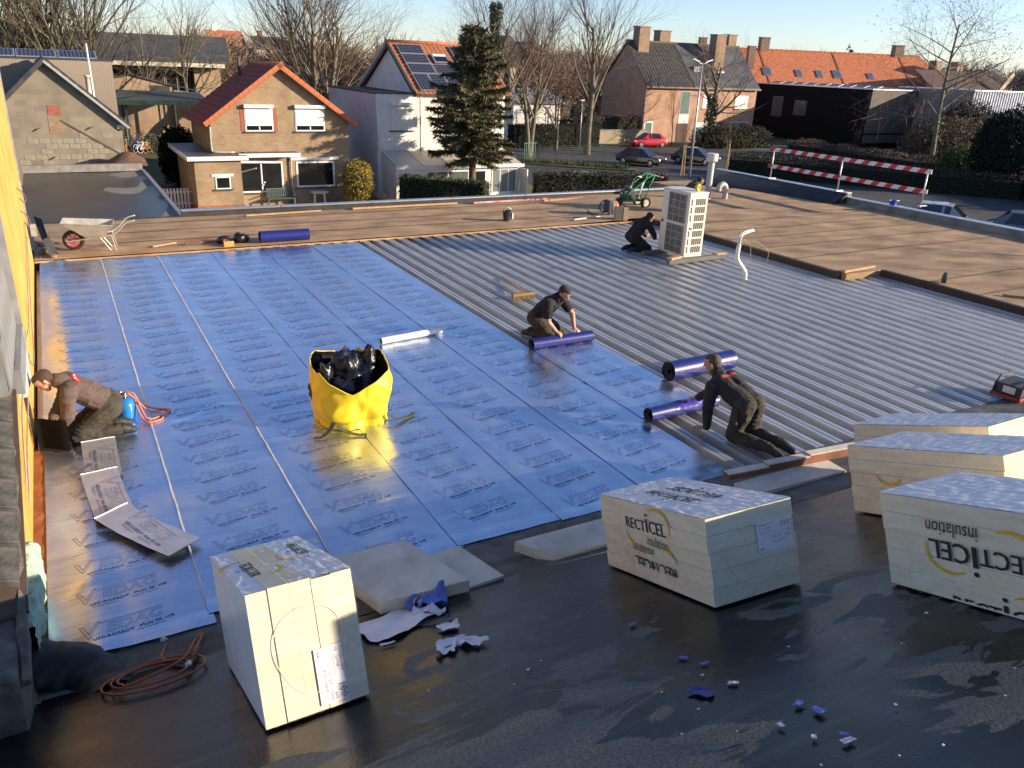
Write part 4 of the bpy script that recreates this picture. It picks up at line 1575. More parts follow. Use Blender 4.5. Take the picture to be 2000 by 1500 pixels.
for k, yy in enumerate((13.50, 14.42)):
    f = thing('support_beam', ('nearer', 'further')[k] + ' grey beam carrying the air conditioning unit', 'beam', (12.30, yy, 0.0), R(3), 'beams under the air conditioner')
    MB().box(-0.80, 0.90, -0.05, 0.05, 0.003, 0.098).build('beam', mat('grey_plastic_beam', (0.12, 0.115, 0.10), rough=0.8), f, bevel=0.006)
    MB().box(0.62, 0.92, -0.075, 0.075, 0.10, 0.135).build('foot_pad', M_TIMBER, f, bevel=0.005)
MB_ = thing('timber_offcut', 'pale timber offcut lying on the nearer beam of the air conditioner', 'timber', (11.72, 13.50, 0.10), R(15))
MB().box(-0.20, 0.20, -0.06, 0.06, 0.0, 0.05).build('block', M_TIMBER, MB_, bevel=0.006)
# yellow tape measure on top
tp = thing('tape_roll', 'yellow tape reel standing on top of the air conditioning unit', 'tape', (12.36, 13.75, 1.527), R(20))
MB().lathe([(0.035, -0.03), (0.075, -0.03), (0.075, 0.03), (0.035, 0.03), (0.035, -0.03)], (0, 0, 0.075), 20, RX).build('reel', mat('yellow_plastic', (0.70, 0.45, 0.02), rough=0.4), tp, smooth=40)
MB().lathe([(0.036, -0.02), (0.036, 0.02), (0, 0.02)], (0, 0, 0.075), 14, RX).build('hub', M_ACD, tp)

# ---- insulated pipe sticking up through the deck
hk = thing('pipe_bundle', 'white insulated pipe bundle curving up out of the steel deck', 'pipe', (12.24, 11.85, -0.004))
M_WPIPE = mat('white_pipe_wrap', (0.70, 0.68, 0.64), rough=0.6, scale=9, bump=0.2)
MB().tube(smooth_path([(0, 0, -0.05), (-0.02, 0, 0.14), (-0.16, 0, 0.30), (-0.30, 0.0, 0.46), (-0.31, 0, 0.66), (-0.30, 0, 0.74)], 6), 0.045, 10).build('wrapped_pipe', M_WPIPE, hk, smooth=True)
for k, pts in enumerate(([(-0.31, 0, 0.72), (-0.33, 0.02, 0.88), (-0.24, 0, 0.99), (0.02, 0, 1.04)], [(-0.29, 0, 0.72), (-0.30, -0.02, 0.86), (-0.22, 0, 0.95), (0.05, -0.02, 1.02)])):
    p_ = MB().tube(smooth_path(pts, 6), 0.018, 8).build('copper_tube', M_WPIPE, hk, smooth=True)
    MB().tube([pts[-1], (pts[-1][0] + 0.09, pts[-1][1], pts[-1][2] + 0.01)], 0.022, 8).build('black_cap', M_ACD, p_)
for k, pts in enumerate(([(-0.29, 0, 0.74), (-0.20, 0, 0.84), (0.10, 0.1, 0.70), (0.16, 0.1, 0.40), (-0.05, 0.05, 0.28)], [(-0.28, 0, 0.74), (0.05, -0.05, 0.80), (0.42, -0.1, 0.60), (0.44, -0.1, 0.30), (0.34, -0.1, 0.05)])):
    MB().tube(smooth_path(pts, 6), 0.006, 5).build('wire', M_CABLE, hk, smooth=True)

# ---- vent pipe and gooseneck
vp = thing('vent_pipe', 'tall grey vent pipe with a square cap by the black parapet', 'vent pipe', (18.50, 20.08, 0.05))
M_GPIPE = mat('grey_pvc', (0.40, 0.39, 0.37), rough=0.5, var=0.1, scale=6)
MB().lathe([(0.15, 0), (0.15, 0.03), (0.105, 0.06), (0.105, 1.22), (0.09, 1.26), (0, 1.26)], n=20).build('pipe', M_GPIPE, vp, smooth=40)
MB().lathe([(0.09, 1.20), (0.19, 1.27), (0.19, 1.48), (0.17, 1.50), (0, 1.50)], n=20).build('cap', mat('white_cap', (0.62, 0.60, 0.55), rough=0.5), vp, smooth=40)
gn = thing('gooseneck_vent', 'short curved gooseneck vent beside the tall vent pipe', 'vent pipe', (18.95, 19.85, 0.08))
MB().tube(smooth_path([(0.10, 0, 0), (0.10, 0, 0.30), (0.05, 0, 0.46), (-0.08, 0, 0.52), (-0.20, 0, 0.44), (-0.22, 0, 0.30)], 6), 0.085, 14).build('bent_pipe', M_GPIPE, gn, smooth=True)
MB().lathe([(0.16, 0.0), (0.15, 0.02), (0.09, 0.03)], (0.10, 0, 0), 16).build('collar', M_DARKFELT, gn, smooth=True)

# ---- red and white barrier on the parapet
bar = thing('safety_barrier', 'red and white striped safety barrier clamped to the parapet', 'barrier', (22.6, 18.4, 0.44))
ms = bpy.data.materials.new('red_white_stripes')
ms.use_nodes = True
N, L, b = nodes_of(ms)
tc = N.new('ShaderNodeTexCoord')
sx = N.new('ShaderNodeSeparateXYZ')
L.new(tc.outputs['Object'], sx.inputs[0])
ad = N.new('ShaderNodeMath'); ad.operation = 'MULTIPLY_ADD'
L.new(sx.outputs['Z'], ad.inputs[0]); ad.inputs[1].default_value = 0.9
L.new(sx.outputs['Y'], ad.inputs[2])
mo_ = N.new('ShaderNodeMath'); mo_.operation = 'PINGPONG'; mo_.inputs[1].default_value = 0.25
L.new(ad.outputs[0], mo_.inputs[0])
gt = N.new('ShaderNodeMath'); gt.operation = 'GREATER_THAN'; gt.inputs[1].default_value = 0.125
L.new(mo_.outputs[0], gt.inputs[0])
mx = N.new('ShaderNodeMixRGB')
mx.inputs['Color1'].default_value = (0.55, 0.02, 0.02, 1)
mx.inputs['Color2'].default_value = (0.72, 0.70, 0.66, 1)
L.new(gt.outputs[0], mx.inputs['Fac'])
L.new(mx.outputs['Color'], b.inputs['Base Color'])
b.inputs['Roughness'].default_value = 0.45
M_BARPOST = mat('barrier_post', (0.55, 0.53, 0.50), rough=0.4, metal=0.6, scale=9)
for z in (0.98, 0.40):
    MB().box(-0.055, -0.035, -3.25, 3.15, z, z + 0.13).build('striped_board', ms, bar)
for y in (3.0, 0.0, -3.1):
    p_ = MB().tube([(0, y, -0.02), (0, y, 1.10)], 0.024, 8).build('post', M_BARPOST, bar, smooth=True)
    MB().box(-0.10, 0.24, y - 0.05, y + 0.05, 0.026, 0.05).build('clamp', M_BARPOST, p_)

# ---- bits along the far edge
def batten(label, x0, y0, x1, y1, w, h, m, z=0.07, grp='timber battens along the roof edge'):
    d = Vector((x1 - x0, y1 - y0, 0))
    o = MB().box(0, d.length, -w / 2, w / 2, 0, h).build('timber_batten', m, bevel=0.004)
    o.location = (x0, y0, z)
    o.rotation_euler = (0, 0, math.atan2(d.y, d.x))
    return tag(o, label, 'timber', grp)


batten('pale timber batten on the far edge in front of the green bench', 4.1, 21.35, 6.1, 21.50, 0.07, 0.04, M_TIMBER)
batten('pale timber batten on the far edge in front of the clipped yellow shrub', 7.0, 21.55, 10.2, 21.60, 0.07, 0.05, M_TIMBER)
batten('red painted batten on the far edge in front of the spruce', 10.7, 21.52, 13.3, 21.60, 0.08, 0.05, mat('red_paint', (0.45, 0.10, 0.08), rough=0.6, c2=(0.55, 0.40, 0.35), scale=3))
batten('orange timber batten on the far edge behind the backpack blower', 13.0, 21.30, 14.6, 21.45, 0.08, 0.05, mat('orange_timber', (0.50, 0.20, 0.08), rough=0.6))
batten('orange timber batten on the far edge behind the green machine', 15.6, 21.0, 17.2, 21.3, 0.09, 0.05, MATS['orange_timber'])
batten('short pale batten beside the foil near the wheelbarrow', 1.55, 18.35, 2.05, 18.6, 0.05, 0.03, M_TIMBER)
batten('dark batten on the far edge of the foil left of the black bags', 2.2, 18.4, 3.2, 18.5, 0.06, 0.03, M_TIMBER_RED)
batten('pale timber on the corner of the brown roof beside the ribs', 14.30, 11.10, 15.42, 11.22, 0.09, 0.05, M_TIMBER, 0.135)
batten('long thin batten lying loose on the brown roof, left of two', 15.9, 8.60, 16.6, 7.75, 0.06, 0.04, M_TIMBER, 0.13)
batten('wide pale board lying loose on the brown roof at the right edge', 17.0, 7.75, 17.3, 7.0, 0.16, 0.03, M_TIMBER, 0.13)
batten('pale board on the brown roof at the right edge near the shadow', 18.3, 9.1, 18.8, 8.2, 0.22, 0.03, M_TIMBER, 0.13)
batten('grey lath lying before the backpack blower', 12.2, 18.35, 13.2, 18.55, 0.05, 0.03, M_FACING2)
# small black things
M_PBAG = mat('black_bin_bag', (0.012, 0.012, 0.013), rough=0.35, scale=6, bump=0.6, bscale=16)
for k, (x, y, r_, lb) in enumerate(((3.02, 18.30, 0.13, 'left small black rubbish bag on the far edge of the foil'), (3.38, 18.38, 0.15, 'right small black rubbish bag beside the far blue roll'))):
    mb = MB()
    mb.ball((0, 0, 0), (r_ * 1.2, r_, r_ * 0.8), 16)
    mb.v = [tuple(Vector(v) * (1 + 0.5 * noise.noise(Vector(v) * 12 + Vector((k * 9, 0, 0))))) for v in mb.v]
    o = mb.build('rubbish_bag', M_PBAG, smooth=True)
    o.location = (x, y, 0.05 + r_ * 0.6)
    tag(o, lb, 'bag', 'small black bags')
cbx = thing('cardboard_piece', 'small orange cardboard piece before the black bags', 'cardboard', (3.05, 18.02, 0.03), R(10))
MB().box(-0.11, 0.11, -0.02, 0.02, 0.0, 0.13).build('front', mat('orange_card', (0.58, 0.26, 0.06), rough=0.8), cbx, bevel=0.004)
MB().bar((-0.11, 0.0, 0.13), (-0.02, 0.10, 0.16), 0.03, 0.005).build('flap', MATS['orange_card'], cbx)
bu = thing('bucket', 'dark bucket with a white rim on the far brown roof', 'bucket', (10.38, 18.85, 0.06))
MB().lathe([(0, 0), (0.09, 0), (0.12, 0.26), (0.125, 0.27), (0.112, 0.27), (0.085, 0.02), (0, 0.02)], n=18).build('pail', mat('dark_pail', (0.03, 0.03, 0.035), rough=0.5), bu, smooth=40)
MB().tube([(0.12 * math.cos(t), 0, 0.26 + 0.10 * math.sin(t)) for t in [PI * k / 12 for k in range(13)]], 0.005, 5).build('handle', M_ALU, bu, smooth=True)
MB().box(0.10, 0.135, -0.12, -0.04, 0.06, 0.22).build('white_patch', M_PAPER, bu)
pb = thing('upright_panel', 'dark brown panel standing at the far end of the ribs below the green machine', 'panel', (13.42, 17.98, 0.05), R(-8))
MB().box(-0.13, 0.13, -0.02, 0.02, 0, 0.40).build('board', mat('dark_board', (0.06, 0.05, 0.04), rough=0.8), pb, bevel=0.004)
MB().box(0.135, 0.28, -0.03, 0.10, 0, 0.36).build('side_board', mat('tan_board', (0.24, 0.17, 0.11), rough=0.8), pb, bevel=0.004)
# small machine on the brown roof at the right
sm_ = thing('nail_gun', 'small dark power tool standing alone on the brown roof', 'power tool', (15.65, 9.70, 0.13), R(30))
MB().box(-0.10, 0.10, -0.05, 0.05, 0.02, 0.16).build('housing', M_ACD, sm_, bevel=0.012)
MB().box(-0.13, -0.05, -0.035, 0.035, 0.10, 0.24).build('motor', mat('tool_green', (0.03, 0.06, 0.05), rough=0.5), sm_, bevel=0.01)
MB().tube([(0.06, 0, 0.18), (0.13, 0, 0.14), (0.15, 0, 0.0)], 0.012, 6).build('handle', M_ALU, sm_)
bp_ = thing('blue_tub', 'small blue plastic tub standing on the right parapet', 'tub', (22.70, 16.30, 0.337))
MB().lathe([(0, 0), (0.09, 0), (0.12, 0.13), (0.13, 0.135), (0.115, 0.135), (0.085, 0.02), (0, 0.02)], n=16).build('tub', mat('bright_blue_plastic', (0.02, 0.08, 0.50), rough=0.4), bp_, smooth=40)
MB().box(0.02, 0.14, -0.10, -0.06, 0.13, 0.15).build('lid_edge', M_PAPER, bp_)
# tool crate at the far right edge of the view
tc_ = thing('tool_crate', 'black and red tool crate at the right edge behind the insulation packs', 'crate', (10.98, 5.45, 0.0), R(5))
MB().box(-0.24, 0.30, -0.2, 0.2, 0.05, 0.10).build('base', mat('red_steel', (0.30, 0.04, 0.03), rough=0.5), tc_, bevel=0.01)
MB().box(-0.20, 0.28, -0.17, 0.17, 0.10, 0.24).build('housing', M_ACD, tc_, bevel=0.02)
for s in (-1, 1):
    MB().tube([(-0.23, s * 0.17, 0.07), (-0.20, s * 0.17, 0.22), (-0.10, s * 0.17, 0.30), (0.28, s * 0.17, 0.30)], 0.014, 6).build('guard_tube', M_ACD, tc_, smooth=True)
MB().box(-0.21, -0.203, -0.10, 0.06, 0.13, 0.22).build('vent_plate', M_ALU, tc_)

# ---- backpack blower lying on the far roof
bl = thing('backpack_blower', 'black and orange backpack blower lying on the far brown roof', 'blower', (13.75, 18.75, 0.06), R(-10))
MB().box(-0.20, -0.10, -0.18, 0.18, 0.02, 0.42).build('back_plate', M_ACD, bl, bevel=0.03)
MB().lathe([(0, -0.10), (0.15, -0.10), (0.19, -0.06), (0.19, 0.04), (0.0, 0.04)], (0, 0, 0.22), 22, Matrix.Rotation(PI / 2, 3, 'Y')).build('fan_housing', mat('tool_grey', (0.22, 0.22, 0.22), rough=0.5), bl, smooth=40)
MB().lathe([(0.191, 0.0), (0.195, 0.03), (0.16, 0.10), (0.06, 0.13), (0, 0.13)], (0.03, 0, 0.22), 22, Matrix.Rotation(PI / 2, 3, 'Y')).build('orange_cover', mat('orange_plastic', (0.75, 0.16, 0.02), rough=0.4), bl, smooth=40)
MB().lathe([(0.192, -0.02), (0.200, -0.01), (0.192, 0.0)], (0.0, 0, 0.22), 22, Matrix.Rotation(PI / 2, 3, 'Y')).build('white_band', M_PAPER, bl, smooth=True)
MB().tube(smooth_path([(-0.10, -0.1, 0.10), (-0.35, -0.15, 0.06), (-0.60, -0.12, 0.06), (-0.80, -0.05, 0.10)], 5), 0.04, 8).build('blower_tube', M_ACD, bl, smooth=True)
MB().tube(smooth_path([(-0.16, 0.10, 0.42), (-0.30, 0.12, 0.34), (-0.34, 0.12, 0.16), (-0.22, 0.1, 0.05)], 5), 0.018, 6).build('shoulder_strap', M_ACD, bl, smooth=True)
MB().tube(smooth_path([(-0.70, 0.0, 0.05), (-0.76, 0.02, 0.16), (-0.84, 0.02, 0.20)], 4), 0.016, 6).build('grip', M_ACD, bl, smooth=True)

# ---- green roof cutting machine
gm = thing('roof_cutter', 'green two wheeled roof cutting machine with long tubular handles', 'machine', (14.95, 19.55, 0.08), R(-8))
M_GRN = mat('green_frame_paint', (0.03, 0.36, 0.17), rough=0.4, scale=8)
for s in (-1, 1):
    w_ = MB().lathe([(0.10, -0.03), (0.15, -0.04), (0.17, -0.02), (0.17, 0.02), (0.15, 0.04), (0.10, 0.03), (0.10, -0.03)], (0.42, s * 0.24, 0.17), 20, RX).build('wheel', M_TYRE, gm, smooth=True)
    MB().lathe([(0, -0.025), (0.102, -0.028), (0.102, 0.028), (0, 0.025)], (0.42, s * 0.24, 0.17), 18, RX).build('hub', mat('cream_hub', (0.55, 0.50, 0.40), rough=0.5), w_, smooth=40)
    MB().tube(smooth_path([(-0.18, s * 0.16, 0.22), (-0.14, s * 0.17, 0.44), (0.10, s * 0.18, 0.62), (0.45, s * 0.20, 0.90), (0.62, s * 0.20, 0.97), (0.82, s * 0.20, 0.93)], 5), 0.017, 7).build('handle_tube', M_GRN, gm, smooth=True)
    MB().tube([(0.40, s * 0.18, 0.30), (0.56, s * 0.19, 0.70), (0.66, s * 0.20, 0.95)], 0.016, 7).build('stay_tube', M_GRN, gm, smooth=True)
    MB().tube([(0.82, s * 0.20, 0.93), (0.96, s * 0.20, 0.90)], 0.022, 8).build('grip', mat('red_grip', (0.50, 0.05, 0.06), rough=0.5), gm, smooth=True)
MB().tube([(0.42, -0.24, 0.17), (0.42, 0.24, 0.17)], 0.014, 6).build('axle', M_ACD, gm)
MB().box(-0.30, 0.36, -0.15, 0.15, 0.20, 0.26).build('bed_plate', mat('green_plate', (0.02, 0.12, 0.07), rough=0.5), gm, bevel=0.01)
MB().box(-0.28, 0.12, -0.14, 0.14, 0.262, 0.52).build('engine_block', M_ACD, gm, bevel=0.03)
MB().lathe([(0, -0.05), (0.12, -0.05), (0.13, 0.0), (0.11, 0.06), (0, 0.06)], (-0.08, 0, 0.58), 18).build('fuel_tank', mat('dark_tank', (0.04, 0.05, 0.05), rough=0.4), gm, smooth=40)
MB().tube([(0.20, -0.1, 0.26), (0.36, -0.1, 0.78)], 0.028, 8).build('cream_strut', MATS['cream_hub'], gm, smooth=True)
MB().lathe([(0, -0.03), (0.13, -0.03), (0.13, 0.03), (0, 0.03)], (-0.36, 0, 0.18), 20, RX).build('cutter_guard', M_ACD, gm, smooth=40)
MB().tube(smooth_path([(0.05, 0.1, 0.5), (0.15, 0.12, 0.80), (0.28, 0.12, 0.90), (0.45, 0.15, 0.86)], 5), 0.008, 5).build('throttle_cable', M_ALU, gm, smooth=True)
MB().box(-0.30, -0.24, -0.05, 0.05, 0.40, 0.46).build('air_filter', MATS['cream_hub'], gm, bevel=0.01)
# ================================================================== buildings round about
GZ = -4.0


def brick_mat(name, c1, c2, mortar, bw=0.22, bh=0.075):
    m = bpy.data.materials.new(name)
    m.use_nodes = True
    N, L, b = nodes_of(m)
    tc = N.new('ShaderNodeTexCoord')
    s = N.new('ShaderNodeSeparateXYZ')
    L.new(tc.outputs['Object'], s.inputs[0])
    a = N.new('ShaderNodeMath')
    L.new(s.outputs['X'], a.inputs[0])
    L.new(s.outputs['Y'], a.inputs[1])
    cb = N.new('ShaderNodeCombineXYZ')
    L.new(a.outputs[0], cb.inputs['X'])
    L.new(s.outputs['Z'], cb.inputs['Y'])
    br = N.new('ShaderNodeTexBrick')
    L.new(cb.outputs[0], br.inputs['Vector'])
    br.inputs['Scale'].default_value = 1.0
    br.inputs['Brick Width'].default_value = bw
    br.inputs['Row Height'].default_value = bh
    br.inputs['Mortar Size'].default_value = 0.006 * (bw / 0.22)
    br.inputs['Color1'].default_value = (*c1, 1)
    br.inputs['Color2'].default_value = (*c2, 1)
    br.inputs['Mortar'].default_value = (*mortar, 1)
    nz = N.new('ShaderNodeTexNoise')
    nz.inputs['Scale'].default_value = 1.1
    nz.inputs['Detail'].default_value = 7
    L.new(tc.outputs['Object'], nz.inputs['Vector'])
    mr = N.new('ShaderNodeMapRange')
    mr.inputs['From Min'].default_value = 0.3
    mr.inputs['From Max'].default_value = 0.7
    mr.inputs['To Min'].default_value = 0.78
    mr.inputs['To Max'].default_value = 1.15
    L.new(nz.outputs['Fac'], mr.inputs['Value'])
    mx = N.new('ShaderNodeMixRGB')
    mx.blend_type = 'MULTIPLY'
    mx.inputs['Fac'].default_value = 1
    L.new(br.outputs['Color'], mx.inputs['Color1'])
    L.new(mr.outputs['Result'], mx.inputs['Color2'])
    L.new(mx.outputs['Color'], b.inputs['Base Color'])
    b.inputs['Roughness'].default_value = 0.9
    bp = N.new('ShaderNodeBump')
    bp.inputs['Strength'].default_value = 0.4
    bp.inputs['Distance'].default_value = 0.01
    L.new(br.outputs['Fac'], bp.inputs['Height'])
    bp.invert = True
    L.new(bp.outputs['Normal'], b.inputs['Normal'])
    MATS[name] = m
    return m


M_TANBRICK = brick_mat('tan_brick', (0.35, 0.245, 0.145), (0.275, 0.19, 0.11), (0.30, 0.25, 0.18))
M_REDBRICK = brick_mat('red_brick', (0.36, 0.10, 0.055), (0.28, 0.075, 0.04), (0.30, 0.22, 0.17))
M_PINKBRICK = brick_mat('pink_brick', (0.46, 0.27, 0.18), (0.40, 0.23, 0.15), (0.42, 0.30, 0.22))
M_WHITE = mat('white_render', (0.74, 0.70, 0.64), rough=0.85, var=0.06, scale=1.2)
M_WFRAME = mat('white_frame', (0.74, 0.73, 0.71), rough=0.4, var=0.03, scale=9)
M_GLASS = mat('dark_glass', (0.012, 0.014, 0.016), rough=0.06, spec=0.8, var=0.3, scale=1.5)
M_REDTILE = mat('red_roof_tile', (0.20, 0.042, 0.024), rough=0.75, c2=(0.29, 0.07, 0.036), scale=4, bump=0.2)
M_ORTILE = mat('orange_roof_tile', (0.40, 0.115, 0.045), rough=0.8, c2=(0.56, 0.19, 0.085), scale=3.0, bump=0.5, bscale=14)
M_DKTILE = mat('dark_roof_tile', (0.030, 0.029, 0.028), rough=0.7, c2=(0.065, 0.062, 0.058), scale=3, bump=0.3)
M_ROOFFELT = mat('grey_flat_roof', (0.05, 0.05, 0.055), rough=0.45, c2=(0.10, 0.10, 0.11), scale=1.2)
M_CONCBLOCK = brick_mat('grey_block', (0.25, 0.21, 0.155), (0.20, 0.168, 0.125), (0.23, 0.20, 0.155), 0.42, 0.21)


def window(parent, x0, x1, z0, z1, y, shutter=0.0, mull=1, frame=0.07, m=None, sill=True, depth=0.10, glass=None, box=False):
    """window in a wall that faces -Y; pieces stand 1 cm proud of the wall plane y"""
    m = m or M_WFRAME
    w = MB()
    yf = y - 0.03
    w.box(x0, x0 + frame, yf, y + depth, z0, z1)
    o = w.build('window', m, parent, True)
    for b in ((x1 - frame, x1, yf, y + depth, z0, z1), (x0 + frame, x1 - frame, yf, y + depth, z1 - frame, z1), (x0 + frame, x1 - frame, yf, y + depth, z0, z0 + frame)):
        f = MB().box(*b)
        f.v = [tuple(Vector(v) - parent.location) for v in f.v]
        f.build('frame', m, o)
    for k in range(1, mull + 1):
        if mull:
            xm = x0 + (x1 - x0) * k / (mull + 1)
            f = MB().box(xm - frame * 0.4, xm + frame * 0.4, yf + 0.004, y + depth, z0 + frame, z1 - frame)
            f.v = [tuple(Vector(v) - parent.location) for v in f.v]
            f.build('mullion', m, o)
    f = MB().box(x0 + frame, x1 - frame, y - 0.014, y - 0.006, z0 + frame, z1 - frame)
    f.v = [tuple(Vector(v) - parent.location) for v in f.v]
    f.build('pane', glass or M_GLASS, o)
    if shutter:
        zb = z1 - (z1 - z0) * shutter
        f = MB()
        n = max(4, int((z1 - zb) / 0.08))
        for k in range(n):
            za, zc = zb + (z1 - zb) * k / n, zb + (z1 - zb) * (k + 1) / n
            f.box(x0 + frame * .6, x1 - frame * .6, y - 0.045, y - 0.034 + 0.0, za, zc - 0.004)
        f.v = [tuple(Vector(v) - parent.location) for v in f.v]
        tag(f.build('shutter', mat('white_shutter', (0.76, 0.74, 0.70), rough=0.5, var=0.03), o), kind='stuff')
    if box:
        f = MB().box(x0 - 0.03, x1 + 0.03, y - 0.24, y - 0.001, z1, z1 + 0.17)
        f.v = [tuple(Vector(v) - parent.location) for v in f.v]
        f.build('shutter_box', m, o)
    if sill:
        f = MB().box(x0 - 0.10, x1 + 0.10, y - 0.09, y - 0.002, z0 - 0.07, z0 - 0.003)
        f.v = [tuple(Vector(v) - parent.location) for v in f.v]
        f.build('sill', mat('dark_sill', (0.06, 0.05, 0.05), rough=0.7), o)
    return o


def tiled_plane(name, m, parent, p0, p1, p2, tw=0.28, tl=0.36, amp=0.035, ny=5):
    """pantile roof slope: p0 -> p1 along the eave, p0 -> p2 up to the ridge (world coordinates)"""
    p0, p1, p2 = Vector(p0), Vector(p1), Vector(p2)
    ex, ey = p1 - p0, p2 - p0
    n = ex.cross(ey).normalized()
    nx = int(ex.length / tw) * ny
    rows = max(2, int(ey.length / tl))
    mb = MB()
    vs = []
    for r in range(rows):
        for e in (0, 1):
            for i in range(nx + 1):
                t = (r + e) / rows
                h = amp * abs(math.sin(PI * i / ny)) + (0.035 if e == 0 else 0.0)
                vs.append(p0 + ex * (i / nx) + ey * t + n * h)
    w = nx + 1
    fs = []
    for r in range(rows * 2 - 1):
        for i in range(nx):
            fs.append((r * w + i, r * w + i + 1, (r + 1) * w + i + 1, (r + 1) * w + i))
    mb.add(vs, fs)
    return mb.build(name, m, parent, True, smooth=40)


def bx(name, m, parent, *b, bevel=0):
    return MB().box(*b).build(name, m, parent, True, bevel=bevel)


def sub(name, m, part, parent, *b):
    f = MB().box(*b)
    f.v = [tuple(Vector(v) - parent.location) for v in f.v]
    return f.build(name, m, part)


# ------------------------------------------------------------------ brick house with red roof
h1 = thing('brick_house', 'tan brick house with red tiled gable roof and flat roofed extension', 'house', (11.2, 46.3, GZ))
w = MB()
w.prism([(7.47, 46.3, GZ), (14.97, 46.3, GZ), (14.97, 46.3, 0.50), (11.22, 46.3, 3.24), (7.47, 46.3, 0.50)], (0, 6.6, 0))
w.build('brick_wall', M_TANBRICK, h1, True)
RDG = Vector((11.22, 46.02, 3.42))
rl = tiled_plane('roof_slope', M_REDTILE, h1, (6.95, 53.1, 0.26), (6.95, 46.02, 0.26), (11.22, 53.1, 3.38))
rr = tiled_plane('roof_slope', M_REDTILE, h1, (15.49, 46.02, 0.26), (15.49, 53.1, 0.26), (11.22, 46.02, 3.38))
rd = MB().tube([(11.22, 46.0, 3.42), (11.22, 53.1, 3.42)], 0.11, 8).build('ridge_tiles', M_ORTILE, h1, True, smooth=True)
M_VERGE = mat('bright_orange_tile', (0.46, 0.13, 0.05), rough=0.6, var=0.15, scale=5)
vt = MB().box(-0.06, 0.10, -0.10, 0.12, -0.20, 0.055).mesh('verge_tile', M_VERGE)
for s in (-1, 1):
    for k in range(16):
        t = (k + 0.15) / 16
        p = Vector((11.22 + s * 4.27 * t, 46.00, 3.46 - 3.14 * t))
        place('verge_tile', vt, h1, Matrix.Translation(p - h1.location) @ Matrix.Rotation(s * math.atan2(3.14, 4.27), 4, 'Y') @ Matrix.Scale(2.0, 4, (1, 0, 0)))
MB().tube([(10.2, 51.5, 2.6), (10.2, 51.5, 3.7)], 0.09, 8).build('flue', M_ACD, h1, True)
window(h1, 9.25, 10.75, 0.0, 1.22, 46.3, shutter=0.76, mull=1, box=True)
window(h1, 11.95, 13.60, 0.0, 1.22, 46.3, shutter=0.76, mull=1, box=True)
for xx in (9.13, 10.87):
    bx('red_brick_jamb', M_REDBRICK, h1, xx - 0.11, xx + 0.10, 46.285, 46.35, 0.0, 1.22)
window(h1, 11.85, 14.05, -3.05, -1.62, 46.3, mull=0, frame=0.10)
bx('lintel', M_WFRAME, h1, 11.6, 14.3, 46.22, 46.32, -1.55, -1.40)
window(h1, 8.75, 11.1, -3.25, -1.60, 46.3, mull=1, frame=0.09)
# extension
e1 = bx('extension_wall', M_TANBRICK, h1, 6.25, 8.58, 44.85, 51.0, -3.62, -1.28)
bx('brick_plinth', M_REDBRICK, h1, 6.22, 8.61, 44.83, 51.02, GZ, -3.622)
er = bx('flat_roof', M_ROOFFELT, h1, 5.92, 8.95, 44.62, 51.7, -1.27, -1.10)
bx('fascia', M_WFRAME, h1, 5.90, 8.95, 44.585, 44.618, -1.30, -1.085)
bx('fascia', M_WFRAME, h1, 5.885, 5.918, 44.62, 51.7, -1.30, -1.085)
bx('canopy', M_ROOFFELT, h1, 8.96, 11.85, 45.30, 46.29, -1.22, -1.06)
bx('fascia', M_WFRAME, h1, 8.60, 11.87, 45.262, 45.298, -1.25, -1.045)
window(h1, 7.22, 7.98, -2.78, -2.14, 44.85, mull=0, frame=0.06)
bx('lintel', M_WFRAME, h1, 7.05, 8.15, 44.81, 44.86, -2.13, -2.0)
MB().tube(smooth_path([(7.40, 46.1, 0.25), (7.40, 46.15, -0.9), (7.6, 46.0, -1.02), (8.5, 45.9, -1.03)], 5), 0.045, 8).build('downpipe', mat('grey_downpipe', (0.42, 0.41, 0.40), rough=0.5), h1, True, smooth=True)
MB().tube([(11.55, 46.2, -1.25), (11.55, 46.2, -4)], 0.045, 8).build('downpipe', MATS['grey_downpipe'], h1, True, smooth=True)
MB().tube([(8.62, 45.6, -2.05), (9.30, 44.6, -1.72)], 0.03, 6).build('awning_arm', M_WFRAME, h1, True)
MB().bar((8.65, 45.2, -1.45), (10.5, 45.2, -1.50), 0.14, 0.10).build('awning_case', M_WFRAME, h1, True)
fl = MB()
for k in range(3):
    fl.ball((9.9 + 0.07 * k, 46.27, -2.95 + 0.12 * k), 0.06, 6)
tag(fl.build('window_flowers', M_PAPER, h1, True), kind='stuff')
# patio, garden things
pt = MB()
pt.grid(lambda a, b: Vector((5.0 + 11.0 * a, 40 + 6.3 * b, GZ + 0.02)), 1, 1)
tag(pt.build('patio', mat('patio_slabs', (0.27, 0.24, 0.20), rough=0.9, scale=2)), kind='structure')
bn = thing('garden_bench', 'green slatted garden bench against the brick house', 'bench', (10.8, 45.65, GZ + 0.02))
M_BENCH = mat('bench_green', (0.075, 0.115, 0.105), rough=0.6)
for k in range(5):
    MB().box(-0.75, 0.75, 0.0 + 0.09 * k, 0.075 + 0.09 * k, 0.42, 0.45).build('seat_slat', M_BENCH, bn)
for k in range(15):
    MB().box(-0.74 + 0.101 * k, -0.68 + 0.101 * k, 0.44, 0.465, 0.455, 0.90).build('back_slat', M_BENCH, bn)
MB().box(-0.76, 0.76, 0.435, 0.47, 0.902, 0.97).build('top_rail', M_BENCH, bn)
